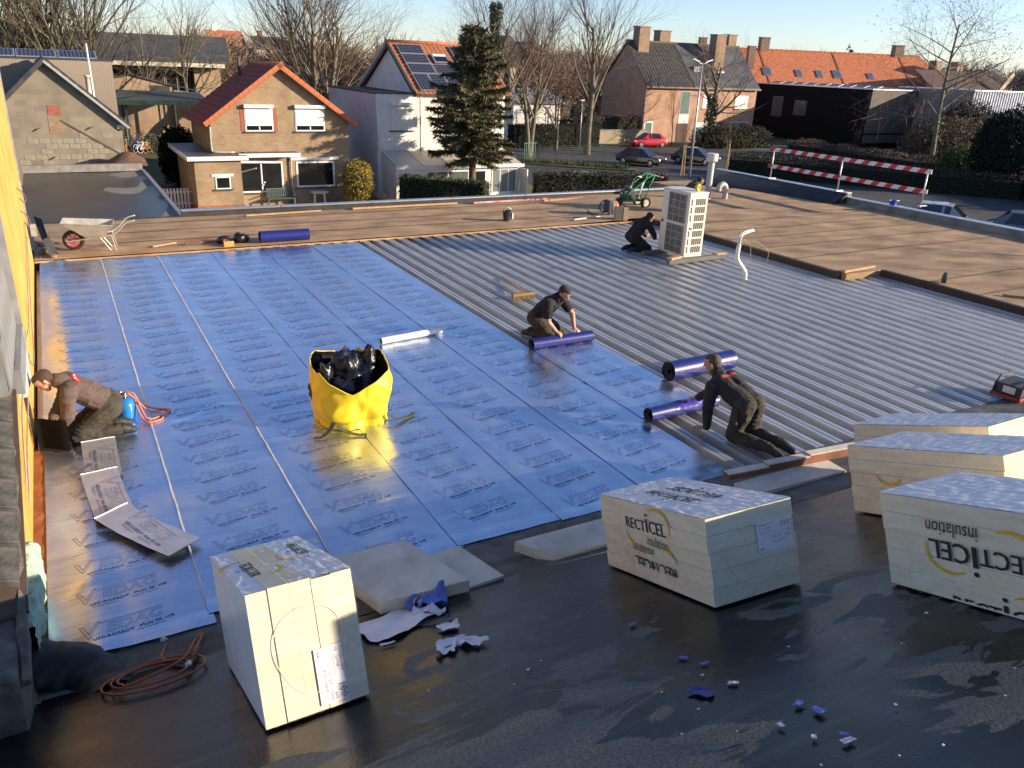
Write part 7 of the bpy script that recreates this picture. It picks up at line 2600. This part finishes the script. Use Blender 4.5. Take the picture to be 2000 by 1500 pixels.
for k in range(1600):
    t, q = rg.random(), rg.uniform(-.7, .7)
    p = Vector((-3.2 + 7.4 * t + q, 4.6 - 7.0 * t + q, 0.13))
    d = Vector((rg.uniform(-.08, .08), rg.uniform(-.08, .08), rg.uniform(.12, .4)))
    wv = Vector((rg.uniform(-1, 1), rg.uniform(-1, 1), 0)).normalized() * 0.03
    gs.add([p - wv, p + wv, p + d], [(0, 1, 2)])
tag(gs.build('island_grass', mat('tufted_grass', (0.06, 0.085, 0.02), rough=.9), isl), kind='stuff')
for k, (x, y, a) in enumerate(((36.2, 55.0, -40), (39.6, 53.0, -22), (41.2, 52.3, -20))):
    t = thing('kerb_stone', ('left', 'middle', 'right')[k] + ' pale kerb stone at the edge of the car park', 'kerb', (x, y, GZ + 0.006), R(a), 'pale kerb stones')
    MB().box(0, 1.9, -0.1, 0.1, 0, 0.16).build('stone', mat('pale_kerb_stone', (0.42, 0.40, 0.36), rough=.9), t, bevel=0.02)
# parking lines
for k in range(4):
    p = MB().box(0, 4.6, -0.05, 0.05, 0, 0.003)
    o = p.build('parking_line', mat('worn_white_line', (0.40, 0.40, 0.38), rough=.8), bpy.data.objects['car_park'])
    o.location = (42.5 + 2.9 * k, 60.0 - 1.9 * k, GZ + 0.011)
    o.rotation_euler = (0, 0, R(-62))


def car(label, x, y, rz, paint, kind='hatch', group='cars parked around the street'):
    t = thing('parked_car', label, 'car', (x, y, GZ + 0.012), rz, group)
    m = mat('car_paint_' + '_'.join('%02d' % int(c * 99) for c in paint), paint, rough=0.25, coat=0.6, var=0.03)
    L, W = 4.2, 1.76
    if kind == 'suv':
        L, W, HT, BZ_ = 4.4, 1.84, 1.62, 0.95
    else:
        HT, BZ_ = 1.48, 0.88
    # stations along the length: x, half width, z low, belt z
    st = [(-L / 2, 0.60, 0.42, 0.62), (-L / 2 + 0.10, 0.80, 0.26, 0.76), (-L / 2 + 0.9, W / 2, 0.22, BZ_ - 0.02), (-0.3, W / 2, 0.20, BZ_), (0.8, W / 2, 0.20, BZ_ + .02), (L / 2 - 0.5, W / 2 - 0.02, 0.24, BZ_ + 0.03), (L / 2 - 0.06, 0.78, 0.30, BZ_ - 0.02), (L / 2, 0.70, 0.42, BZ_ - 0.16)]
    mb = MB()
    n = 10
    vs = []
    for (sx_, hw, zl, zb) in st:
        prof = [(-hw * .86, zl), (-hw, zl + .14), (-hw, zb - .16), (-hw * .93, zb), (-hw * .5, zb + .035), (hw * .5, zb + .035), (hw * .93, zb), (hw, zb - .16), (hw, zl + .14), (hw * .86, zl)]
        vs += [Vector((sx_, a, b)) for a, b in prof]
    fs = [(i * n + j, i * n + (j + 1) % n, (i + 1) * n + (j + 1) % n, (i + 1) * n + j) for i in range(len(st) - 1) for j in range(n)]
    fs += [tuple(range(n)), tuple((len(st) - 1) * n + j for j in reversed(range(n)))]
    mb.add(vs, fs)
    mb.build('body', m, t, smooth=35)
    # cabin
    cab = [(-L / 2 + 1.00, W / 2 - .10, BZ_), (-L / 2 + 1.75, W / 2 - .26, HT - .06), (-0.1, W / 2 - .25, HT), (L / 2 - 1.0, W / 2 - .26, HT - .04), (L / 2 - 0.30, W / 2 - .16, BZ_ + .04)]
    cb_ = MB()
    vs = []
    for (sx_, hw, zt) in cab:
        vs += [Vector((sx_, -W / 2 + .07, BZ_)), Vector((sx_, -hw, zt)), Vector((sx_, hw, zt)), Vector((sx_, W / 2 - .07, BZ_))]
    cb_.add(vs, [(i * 4 + j, i * 4 + j + 1, (i + 1) * 4 + j + 1, (i + 1) * 4 + j) for i in range(len(cab) - 1) for j in range(3)])
    cb_.build('cabin', m, t, smooth=30)

    def glass(name, pts):
        g = MB()
        c = sum((Vector(p) for p in pts), Vector()) / len(pts)
        nn = (Vector(pts[1]) - Vector(pts[0])).cross(Vector(pts[2]) - Vector(pts[0])).normalized()
        if nn.dot(c - Vector((0, 0, 0.9))) < 0:
            nn = -nn
        g.add([c + (Vector(p) - c) * 0.90 + nn * 0.012 for p in pts], [tuple(range(len(pts)))])
        g.build(name, M_GLASS, t)
    P = [vs[i] for i in range(len(vs))]
    glass('windscreen', [P[0], P[1], P[2], P[3]][:0] or [P[0], P[3], P[6], P[5]])
    glass('rear_window', [P[16], P[19], P[14], P[13]])
    for s_, (lo_, hi_) in ((0, (0, 1)), (1, (3, 2))):
        glass('side_window', [P[4 + lo_] + Vector((.05, 0, 0.02)), P[8 + lo_] + Vector((0, 0, .02)), P[8 + hi_], P[4 + hi_]])
        glass('side_window', [P[8 + lo_] + Vector((.06, 0, .02)), P[12 + lo_] + Vector((0.25, 0, .02)), P[12 + hi_] + Vector((-.1, 0, 0)), P[8 + hi_] + Vector((.06, 0, 0))])
    RXm = Matrix.Rotation(PI / 2, 3, 'X')
    for sx_ in (-L / 2 + 0.82, L / 2 - 0.80):
        for sy_ in (-1, 1):
            w_ = MB().lathe([(0.20, -0.10), (0.30, -0.10), (0.32, -0.07), (0.32, 0.07), (0.30, 0.10), (0.20, 0.10)], (sx_, sy_ * (W / 2 - 0.09), 0.32), 20, RXm).build('wheel', M_TYRE, t, smooth=40)
            MB().lathe([(0, 0.095), (0.20, 0.085), (0.20, -0.085), (0, -0.095)], (sx_, sy_ * (W / 2 - 0.09), 0.32), 18, RXm).build('rim', mat('alloy_rim', (0.5, 0.5, 0.5), rough=.3, metal=.8), w_, smooth=40)
    for s_ in (-1, 1):
        MB().box(-L / 2 - 0.015, -L / 2 + 0.16, s_ * 0.66 - 0.14, s_ * 0.66 + 0.14, 0.60, 0.74).build('headlight', mat('headlight', (.7, .7, .7), rough=.1), t, bevel=0.03)
        MB().box(L / 2 - 0.13, L / 2 + 0.012, s_ * 0.68 - 0.10, s_ * 0.68 + 0.10, BZ_ - 0.22, BZ_ - 0.04).build('tail_light', mat('tail_light', (.35, .02, .02), rough=.2), t, bevel=0.02)
        MB().box(-L / 2 + 1.35, -L / 2 + 1.5, s_ * (W / 2 + .06) - 0.07, s_ * (W / 2 + .06) + 0.07, BZ_, BZ_ + .13).build('mirror', m, t, bevel=0.03)
    MB().box(L / 2 - 0.01, L / 2 + 0.02, -0.26, 0.26, 0.55, 0.66).build('number_plate', M_WFRAME, t)
    return t


car('bright red hatchback parked before the tan garden wall', 57.0, 72.2, R(-8), (0.55, 0.012, 0.02))
car('black car parked left in the car park', 45.3, 58.2, R(118), (0.012, 0.012, 0.016))
car('dark car parked in shade right of the street lamp', 51.2, 57.8, R(118), (0.014, 0.02, 0.024))
car('silver grey car just beyond the parapet, its roof showing under the barrier', 43.2, 27.8, R(118), (0.28, 0.29, 0.31), 'suv')
car('blue grey car cut by the right edge of the view beyond the parapet', 45.5, 24.0, R(118), (0.10, 0.13, 0.17), 'suv')

# double headed street lamp
lp = thing('street_lamp', 'slim grey street lamp with two white heads', 'street lamp', (43.9, 50.0, GZ))
MB().tube([(0, 0, 0), (0, 0, 4), (0.0, 0, 8.55)], [0.10, 0.08, 0.05], 10).build('pole', mat('lamp_grey', (0.42, 0.43, 0.44), rough=.4, metal=.5), lp, smooth=True)
for s_ in (-1, 1):
    a_ = MB().tube([(0, 0, 8.45), (s_ * 0.25, 0, 8.50), (s_ * 0.42, 0, 8.56)], 0.035, 6).build('arm', MATS['lamp_grey'], lp, smooth=True)
    hb = MB()
    hb.prism([(s_ * 0.34, -0.09, 8.55), (s_ * 0.34, 0.09, 8.55), (s_ * 0.95, 0.06, 8.74), (s_ * 0.95, -0.06, 8.74)], (0, 0, 0.07))
    hb.build('lamp_head', M_WFRAME, a_, bevel=0.015)
l2 = thing('lamp_post', 'short grey lamp post by the garden hedge', 'street lamp', (48.6, 73.0, GZ))
MB().tube([(0, 0, 0), (0, 0, 4.6)], [0.07, 0.05], 8).build('pole', MATS['lamp_grey'], l2, smooth=True)
MB().box(-0.22, 0.22, -0.1, 0.1, 4.6, 4.72).build('lamp_head', M_WFRAME, l2, bevel=0.02)
sg_ = thing('street_sign', 'small blue rectangular street sign before the dark hedge', 'sign', (39.9, 69.0, GZ))
MB().tube([(0, 0, 0), (0, 0, 2.9)], 0.035, 6).build('post', MATS['lamp_grey'], sg_)
pl_ = MB().box(-0.32, 0.32, -0.045, -0.038, 2.3, 3.0).build('plate', mat('sign_blue', (0.015, 0.11, 0.50), rough=.4), sg_)
for x in (-0.08, 0.08):
    MB().box(x - 0.03, x + 0.03, -0.050, -0.046, 2.45, 2.85).build('white_bar', M_WFRAME, pl_)
# green mesh fence round the car park
gf = thing('mesh_fence', 'low dark green mesh fence along the car park', 'fence', (38.0, 63.5, GZ), R(8))
for k in range(6):
    MB().tube([(2.0 * k, 0, 0), (2.0 * k, 0, 1.25)], 0.035, 6).build('post', M_DGRN, gf)
wm = MB().box(0, 1.94, -0.004, 0.004, 0, 0.012).mesh('wire', M_DGRN)
for k in range(5):
    for j in range(7):
        place('wire', wm, gf, Matrix.Translation((2.0 * k + 0.03, 0, 0.1 + 0.17 * j)))
gt_ = thing('green_gate', 'small green barred gate left of the mesh fence', 'gate', (36.3, 63.2, GZ), R(8))
for k in range(7):
    MB().box(0.2 * k, 0.2 * k + 0.05, -0.02, 0.02, 0.1, 1.45).build('bar', mat('mid_green_steel', (0.02, 0.12, 0.08), rough=.5), gt_)
for z in (0.08, 1.46):
    MB().box(-0.05, 1.35, -0.025, 0.025, z, z + 0.06).build('rail', MATS['mid_green_steel'], gt_)
# ================================================================== people
import numpy as np

M_SKIN = mat('skin', (0.46, 0.25, 0.17), rough=0.55, var=0.12, scale=9)
M_HAIR = mat('dark_hair', (0.022, 0.016, 0.012), rough=0.8, var=0.3, scale=40, bump=0.4, bscale=90)
M_HAIRB = mat('cropped_brown_hair', (0.10, 0.066, 0.042), rough=0.85, var=0.25, scale=40, bump=0.3, bscale=90)
M_BOOT = mat('work_boot', (0.022, 0.02, 0.017), rough=0.6, var=0.3, scale=12)
M_TROU = mat('work_trousers', (0.042, 0.038, 0.028), rough=0.9, var=0.25, scale=6, bump=0.3, bscale=25)
M_GLOVE = mat('blue_glove', (0.02, 0.035, 0.10), rough=0.6)


class Figure:
    """a body from tapered round pieces, fused into one continuous skin"""

    def __init__(s):
        s.pr = []          # (a, b, ra, rb, material slot)
        s.slots = []

    def slot(s, m):
        if m not in s.slots:
            s.slots.append(m)
        return s.slots.index(m)

    def seg(s, a, b, ra, rb, m):
        s.pr.append((Vector(a), Vector(b), ra, rb, s.slot(m)))

    def hand(s, wrist, d, n, m, curl=0.5, left=False, spread=0.12):
        d, n = Vector(d).normalized(), Vector(n).normalized()
        n = (n - d * n.dot(d)).normalized()
        sd_ = d.cross(n).normalized() * (-1 if left else 1)   # towards the thumb
        kn = wrist + d * 0.085
        for q in (-0.028, 0.0, 0.028):
            s.seg(wrist + sd_ * q * 0.5, kn + sd_ * q, 0.020, 0.017, m)
        for i, (q, ln) in enumerate(((0.034, 0.072), (0.0115, 0.082), (-0.0115, 0.076), (-0.034, 0.060))):
            p = kn + sd_ * q
            dd = (d + sd_ * (q / 0.034) * spread).normalized()
            d1 = (dd * math.cos(curl * .6) + n * math.sin(curl * .6)).normalized()
            d2 = (dd * math.cos(curl * 1.4) + n * math.sin(curl * 1.4)).normalized()
            m1 = p + d1 * ln * 0.55
            s.seg(p - dd * 0.01, m1, 0.0095, 0.0085, m)
            s.seg(m1, m1 + d2 * ln * 0.5, 0.0085, 0.0072, m)
        t0 = wrist + d * 0.025 + sd_ * 0.026
        t1 = t0 + (sd_ * 0.8 + d * 0.7).normalized() * 0.042
        s.seg(t0, t1, 0.0125, 0.0105, m)
        s.seg(t1, t1 + (d + sd_ * 0.25 + n * 0.4).normalized() * 0.034, 0.0105, 0.008, m)

    def head(s, c, fd, ud, hair, skin=None):
        skin = skin or M_SKIN
        c, fd = Vector(c), Vector(fd).normalized()
        ud = Vector(ud)
        ud = (ud - fd * ud.dot(fd)).normalized()
        sd_ = fd.cross(ud)
        s.hd = (c, fd, ud, sd_)
        s.seg(c - fd * 0.025 + ud * 0.030, c + fd * 0.025 + ud * 0.032, 0.083, 0.078, skin)
        s.seg(c - fd * 0.030 + ud * 0.02, c - fd * 0.028 - ud * 0.03, 0.074, 0.060, skin)
        s.seg(c + fd * 0.035 + ud * 0.0, c + fd * 0.048 - ud * 0.085, 0.060, 0.034, skin)
        s.seg(c + fd * 0.085 + ud * 0.005, c + fd * 0.108 - ud * 0.030, 0.010, 0.014, skin)
        s.seg(c + fd * 0.080 + sd_ * 0.035 + ud * 0.020, c + fd * 0.080 - sd_ * 0.035 + ud * 0.020, 0.014, 0.014, skin)
        s.seg(c + fd * 0.082 + sd_ * 0.016 - ud * 0.062, c + fd * 0.082 - sd_ * 0.016 - ud * 0.062, 0.010, 0.010, skin)
        for q in (-1, 1):
            s.seg(c + sd_ * 0.080 * q - fd * 0.008 + ud * 0.012, c + sd_ * 0.082 * q - fd * 0.012 - ud * 0.026, 0.016, 0.011, skin)
        s.hair = s.slot(hair)
        s.skin_i = s.slot(skin)

    def build(s, name, label, voxel=0.0065, cloth=(), extra=None):
        mb = MB()
        for a, b, ra, rb, _ in s.pr:
            d = b - a
            L = d.length
            if L < 1e-5:
                d = Vector((0, 0, 1))
                L = 1e-4
            d.normalize()
            pts, rs = [], []
            for k in range(5):
                t = -PI / 2 + PI / 2 * k / 4
                pts.append(a + d * ra * math.sin(t))
                rs.append(max(ra * math.cos(t), 1e-4))
            for k in range(1, 5):
                t = PI / 2 * k / 4
                pts.append(b + d * rb * math.sin(t))
                rs.append(max(rb * math.cos(t), 1e-4))
            pts.insert(5, b.copy())
            rs.insert(5, rb)
            mb.tube(pts, rs, 14)
        me = mb.mesh('body', M_SKIN)
        o = bpy.data.objects.new('tmp_body', me)
        COL.objects.link(o)
        rm = o.modifiers.new('r', 'REMESH')
        rm.mode = 'VOXEL'
        rm.voxel_size = voxel
        sm = o.modifiers.new('s', 'SMOOTH')
        sm.factor = 0.5
        sm.iterations = 4
        dg = bpy.context.evaluated_depsgraph_get()
        body = bpy.data.meshes.new_from_object(o.evaluated_get(dg))
        bpy.data.objects.remove(o)
        nv = len(body.vertices)
        co = np.empty(nv * 3)
        body.vertices.foreach_get('co', co)
        co = co.reshape(-1, 3)
        best = np.full(nv, 1e9)
        idx = np.zeros(nv, int)
        A = [np.array(p[0]) for p in s.pr]
        for k, (a, b, ra, rb, sl_i) in enumerate(s.pr):
            a, b = np.array(a), np.array(b)
            ab = b - a
            t = np.clip(((co - a) @ ab) / max(ab @ ab, 1e-9), 0, 1)
            dist = np.linalg.norm(co - (a + t[:, None] * ab), axis=1) - (ra + (rb - ra) * t)
            w = dist < best
            best[w] = dist[w]
            idx[w] = sl_i
        # hairline on the head
        c, fd, ud, sd_ = [np.array(q) for q in s.hd]
        rel = co - c
        f_, u_ = rel @ fd, rel @ ud
        hd_ = (np.linalg.norm(rel, axis=1) < 0.17) & (idx == s.skin_i)
        hair_v = hd_ & ((u_ > 0.062) | ((u_ > -0.055) & (f_ < -0.028)) | ((u_ > 0.02) & (f_ < 0.015)))
        idx[hair_v] = s.hair
        # folds in the clothing
        cl = [s.slots.index(m) for m in cloth if m in s.slots]
        nrm = np.empty(nv * 3)
        body.vertices.foreach_get('normal', nrm)
        nrm = nrm.reshape(-1, 3)
        isc = np.isin(idx, cl)
        disp = np.zeros(nv)
        for i in np.nonzero(isc)[0]:
            p = Vector(co[i])
            disp[i] = 0.011 * noise.noise(p * 8.0) + 0.010 * (0.35 - abs(noise.noise(Vector((p.x * 11, p.y * 11, p.z * 19))))) * 1.6
        co += nrm * disp[:, None]
        body.vertices.foreach_set('co', co.ravel())
        body.materials.clear()
        for m in s.slots:
            body.materials.append(m)
        npoly = len(body.polygons)
        mi = np.empty(npoly, np.int32)
        st_ = np.empty(npoly, np.int32)
        body.polygons.foreach_get('loop_start', st_)
        lv_ = np.empty(len(body.loops), np.int32)
        body.loops.foreach_get('vertex_index', lv_)
        mi[:] = idx[lv_[st_]]
        body.polygons.foreach_set('material_index', mi)
        body.polygons.foreach_set('use_smooth', [True] * npoly)
        body.update()
        po = bpy.data.objects.new(name, body)
        COL.objects.link(po)
        tag(po, label, 'person', 'roofers at work')
        return po


def kneeler(label, origin, ang, J, shirt, hair, trousers=M_TROU, bare_arms=False, gloves=False, voxel=0.0065, shoe=M_BOOT, neck_m=None):
    """J: joint positions in (right, forward, up) of the person"""
    fx, fy = math.cos(ang), math.sin(ang)
    O = Vector(origin)

    def W_(p):
        r_, f_, u_ = p
        return O + Vector((fx, fy, 0)) * f_ + Vector((fy, -fx, 0)) * r_ + Vector((0, 0, u_))

    def D_(p):
        return W_(p) - O
    F = Figure()
    hp, ch, nk = W_(J['hip']), W_(J['chest']), W_(J['neck'])
    rgt = Vector((fy, -fx, 0))
    sh_m = shirt
    # trunk: pelvis, belly, rib cage
    for q in (-1, 1):
        F.seg(hp + rgt * 0.075 * q, hp.lerp(ch, 0.25) + rgt * 0.07 * q, 0.118, 0.108, trousers)
        F.seg(hp.lerp(ch, 0.22) + rgt * 0.062 * q, hp.lerp(ch, 0.62) + rgt * 0.068 * q, 0.118, 0.122, sh_m)
        F.seg(hp.lerp(ch, 0.60) + rgt * 0.068 * q, ch + rgt * 0.080 * q, 0.122, 0.112, sh_m)
    F.seg(ch, nk, 0.105, 0.070, sh_m)
    hc = W_(J['head'])
    F.seg(nk, nk.lerp(hc, 0.75), 0.060, 0.055, neck_m or M_SKIN)
    F.seg(nk - (hc - nk) * 0.1, nk + (hc - nk) * 0.12, 0.085, 0.080, sh_m)
    F.head(hc, D_(J['face']), D_(J['crown']), hair)
    for sd_, nm in ((1, 'R'), (-1, 'L')):
        sh = W_(J['sh' + nm])
        el = W_(J['el' + nm])
        wr = W_(J['wr' + nm])
        F.seg(ch.lerp(sh, 0.3), sh, 0.098, 0.082, sh_m)
        if bare_arms:
            F.seg(sh, sh.lerp(el, 0.62), 0.078, 0.070, sh_m)
            F.seg(sh.lerp(el, 0.5), el, 0.052, 0.044, M_SKIN)
            F.seg(el, wr, 0.046, 0.029, M_SKIN)
        else:
            F.seg(sh, el, 0.080, 0.064, sh_m)
            F.seg(el, el.lerp(wr, 0.92), 0.064, 0.046, sh_m)
            F.seg(el.lerp(wr, 0.86), wr, 0.032, 0.030, M_GLOVE if gloves else M_SKIN)
        hd_ = D_(J['hd' + nm]).normalized()
        F.hand(wr, hd_, D_(J['pn' + nm]), M_GLOVE if gloves else M_SKIN, J.get('curl' + nm, 0.5), left=(nm == 'L'))
        hj = W_((J['hip'][0] + 0.085 * sd_, J['hip'][1], J['hip'][2] - 0.02))
        kn, an, to = W_(J['kn' + nm]), W_(J['an' + nm]), W_(J['to' + nm])
        F.seg(hj, kn, 0.120, 0.084, trousers)
        F.seg(kn, kn.lerp(an, 0.45), 0.080, 0.078, trousers)
        F.seg(kn.lerp(an, 0.42), kn.lerp(an, 0.95), 0.072, 0.062, trousers)
        dn = (to - an)
        F.seg(an, an + dn * 0.35, 0.060, 0.056, shoe)
        F.seg(an + dn * 0.1, to, 0.056, 0.044, shoe)
    p = F.build('person', label, voxel, cloth=(shirt, trousers))
    p['_f'] = 1
    del p['_f']
    return p, F, W_, D_


def back_badge(person, W_, p, along, up_, L, H, m, mw, nrm, text=None):
    """print on the back of a garment, a flat oval patch lying on the cloth"""
    c = W_(p)
    o0 = W_((0, 0, 0))
    ex = (W_(along) - o0).normalized()
    ez = (W_(nrm) - o0).normalized()
    ex = (ex - ez * ex.dot(ez)).normalized()
    ey = ez.cross(ex)
    # drape the patch on the body surface
    from mathutils.bvhtree import BVHTree
    me = person.data
    bv = BVHTree.FromPolygons([v.co for v in me.vertices], [tuple(q.vertices) for q in me.polygons])

    def drape(pt, off):
        h = bv.ray_cast(pt + ez * 0.3, -ez)
        return (h[0] if h[0] is not None else pt) + ez * off
    mb = MB()
    n, k = 20, 6
    vs = []
    for i in range(n + 1):
        for j in range(k + 1):
            a, b = i / n * 2 - 1, j / k * 2 - 1
            hh = H * (1 - abs(a) ** 4) ** 0.5
            vs.append(drape(c + ex * (L * a) + ey * (hh * b), 0.004))
    mb.add(vs, [(i * (k + 1) + j, (i + 1) * (k + 1) + j, (i + 1) * (k + 1) + j + 1, i * (k + 1) + j + 1) for i in range(n) for j in range(k)])
    mb.build('back_badge', m, person, smooth=True)
    if mw:
        mb = MB()
        for i in range(7):
            a0 = -0.72 + i * 0.21
            pts = [c + ex * (L * (a0 + da)) + ey * (H * b) for da, b in ((0, -0.35), (0.13, -0.35), (0.13, 0.35), (0, 0.35))]
            mb.add([drape(q, 0.007) for q in pts], [(0, 1, 2, 3)])
        tag(mb.build('badge_lettering', mw, person), kind='stuff')


M_HOODIE = mat('brown_grey_hoodie', (0.10, 0.070, 0.062), rough=0.95, var=0.12, scale=8, bump=0.15, bscale=60)
M_TSHIRT = mat('black_tshirt', (0.012, 0.012, 0.014), rough=0.9, var=0.2, scale=8)
M_HOODIE2 = mat('charcoal_hoodie', (0.034, 0.029, 0.027), rough=0.95, var=0.15, scale=8)
M_BLACKCL = mat('black_workwear', (0.014, 0.014, 0.015), rough=0.9, var=0.2, scale=8)
M_RED = mat('red_badge', (0.55, 0.03, 0.035), rough=0.6)
M_PINK = mat('faded_red_print', (0.40, 0.06, 0.06), rough=0.7)

# the man at the ochre wall, kneeling, bent forward
J = dict(hip=(0, -0.20, 0.36), chest=(0, 0.13, 0.60), neck=(0, 0.24, 0.69), head=(0, 0.375, 0.715), face=(0, 0.75, -0.65), crown=(0, 0.7, 0.7),
         shR=(0.19, 0.17, 0.63), elR=(0.20, 0.26, 0.38), wrR=(0.10, 0.38, 0.22), hdR=(-0.1, 0.5, -0.75), pnR=(-1, 0, 0),
         shL=(-0.19, 0.17, 0.61), elL=(-0.20, 0.22, 0.34), wrL=(-0.13, 0.36, 0.18), hdL=(0.1, 0.5, -0.75), pnL=(1, 0, 0),
         knR=(0.13, 0.20, 0.075), anR=(0.11, -0.26, 0.075), toR=(0.11, -0.36, 0.045),
         knL=(-0.13, 0.17, 0.075), anL=(-0.11, -0.28, 0.085), toL=(-0.11, -0.38, 0.050), curlR=0.9, curlL=0.9)
p, F, W_, D_ = kneeler('man in a brown grey hoodie kneeling bent over at the ochre wall', (-0.06, 9.12, 0.012), PI, J, M_HOODIE, mat('brown_hair', (0.06, 0.032, 0.016), rough=.8, scale=40), gloves=True)
back_badge(p, W_, (-0.02, 0.06, 0.74), (1, 0.25, 0), None, 0.115, 0.028, M_RED, M_PAPER, (0, -0.55, 0.83))

# the man in the t-shirt, kneeling behind the roll
J = dict(hip=(0, -0.20, 0.34), chest=(0, 0.06, 0.61), neck=(0, 0.15, 0.69), head=(-0.03, 0.235, 0.775), face=(0.0, 0.80, -0.60), crown=(0, 0.6, 0.8),
         shR=(0.20, 0.09, 0.62), elR=(0.255, 0.15, 0.36), wrR=(0.18, 0.255, 0.215), hdR=(-0.05, 0.75, -0.35), pnR=(0, -0.4, -1),
         shL=(-0.20, 0.10, 0.62), elL=(-0.27, 0.27, 0.40), wrL=(-0.16, 0.38, 0.215), hdL=(0.05, 0.75, -0.35), pnL=(0, -0.4, -1),
         knR=(0.15, 0.16, 0.075), anR=(0.10, -0.28, 0.075), toR=(0.10, -0.38, 0.045),
         knL=(-0.15, 0.16, 0.075), anL=(-0.10, -0.28, 0.075), toL=(-0.10, -0.38, 0.045), curlR=0.5, curlL=0.5)
p, F, W_, D_ = kneeler('bearded man in a black t-shirt kneeling with both hands on the blue roll', (6.36, 10.10, 0.002), R(-62), J, M_TSHIRT, M_HAIR, bare_arms=True)
back_badge(p, W_, (0.0, 0.04, 0.74), (1, 0, 0), None, 0.13, 0.022, M_PINK, None, (0, -0.3, 0.95))
# short beard along the jaw
c, fd, ud, sd_ = F.hd
bm_ = MB()
bm_.grid(lambda a, b: c + fd * (0.050 + 0.040 * math.sin(PI * a)) + sd_ * (0.062 * math.cos(PI * a)) - ud * (0.058 + 0.058 * b), 12, 4)
bm_.build('beard', M_HAIR, p, smooth=True)

# the man on hands and knees
J = dict(hip=(0.0, -0.06, 0.47), chest=(-0.03, 0.32, 0.62), neck=(-0.04, 0.42, 0.70), head=(-0.06, 0.50, 0.80), face=(-0.35, 0.85, -0.20), crown=(0, 0.25, 0.95),
         shR=(0.15, 0.37, 0.63), elR=(0.17, 0.56, 0.42), wrR=(0.06, 0.76, 0.235), hdR=(-0.30, 0.8, -0.25), pnR=(0, -0.2, -1),
         shL=(-0.22, 0.33, 0.60), elL=(-0.26, 0.32, 0.32), wrL=(-0.20, 0.34, 0.055), hdL=(-0.45, 0.85, -0.10), pnL=(0, 0, -1),
         knR=(0.16, -0.02, 0.078), anR=(0.17, -0.46, 0.085), toR=(0.18, -0.60, 0.045),
         knL=(-0.12, 0.02, 0.078), anL=(-0.05, -0.44, 0.085), toL=(-0.04, -0.58, 0.045), curlR=0.45, curlL=0.12)
p, F, W_, D_ = kneeler('man with cropped hair in a charcoal hoodie on all fours by the half used roll', (6.56, 6.05, 0.002), R(97), J, M_HOODIE2, M_HAIRB)
back_badge(p, W_, (-0.02, 0.26, 0.76), (1, 0, 0), None, 0.13, 0.022, M_PINK, None, (0, -0.36, 0.93))
for q in (-1, 1):   # holster pockets
    pk_ = MB().box(-0.05, 0.05, -0.045, 0.045, -0.10, 0.08)
    M_ = Matrix.Translation(W_((0.185 * q, -0.03, 0.36))) @ Matrix.Rotation(R(97), 4, 'Z') @ Matrix.Rotation(R(6), 4, 'X')
    pk_.v = [tuple(M_ @ Vector(v)) for v in pk_.v]
    pk_.build('tool_pocket', M_TROU, p, bevel=0.012)

# the man crouching behind the air conditioner
J = dict(hip=(0, -0.22, 0.36), chest=(0, 0.03, 0.63), neck=(0, 0.12, 0.72), head=(0, 0.24, 0.77), face=(0, 0.85, -0.50), crown=(0, 0.5, 0.85),
         shR=(0.20, 0.07, 0.64), elR=(0.23, 0.22, 0.42), wrR=(0.16, 0.32, 0.30), hdR=(-0.1, 0.6, 0.1), pnR=(-1, 0, 0),
         shL=(-0.20, 0.07, 0.64), elL=(-0.24, 0.20, 0.40), wrL=(-0.16, 0.31, 0.30), hdL=(0.1, 0.6, 0.1), pnL=(1, 0, 0),
         knR=(0.14, 0.17, 0.075), anR=(0.11, -0.26, 0.075), toR=(0.11, -0.36, 0.045),
         knL=(-0.14, 0.15, 0.075), anL=(-0.11, -0.28, 0.075), toL=(-0.11, -0.38, 0.045))
kneeler('man in black workwear crouching at the side of the air conditioner', (11.74, 14.84, 0.002), R(0), J, M_BLACKCL, M_HAIR, trousers=M_BLACKCL, voxel=0.009, neck_m=M_BLACKCL)
# the man beyond it, head and shoulders showing over the unit
J = dict(hip=(0, -0.16, 0.42), chest=(0, 0.12, 0.74), neck=(0, 0.20, 0.84), head=(0, 0.34, 0.90), face=(0, 0.85, -0.45), crown=(0, 0.5, 0.85),
         shR=(0.20, 0.15, 0.76), elR=(0.23, 0.30, 0.50), wrR=(0.16, 0.46, 0.34), hdR=(0, 0.5, -0.6), pnR=(-1, 0, 0),
         shL=(-0.20, 0.15, 0.76), elL=(-0.24, 0.28, 0.50), wrL=(-0.16, 0.45, 0.34), hdL=(0, 0.5, -0.6), pnL=(1, 0, 0),
         knR=(0.14, 0.12, 0.075), anR=(0.11, -0.32, 0.075), toR=(0.11, -0.42, 0.045),
         knL=(-0.14, 0.10, 0.075), anL=(-0.11, -0.34, 0.075), toL=(-0.11, -0.44, 0.045))
kneeler('man in a dark jacket bent over beyond the air conditioner, only head and back showing', (16.05, 18.25, 0.115), R(-18), J, mat('dark_jacket', (0.05, 0.042, 0.035), rough=.9), M_HAIR, voxel=0.009)
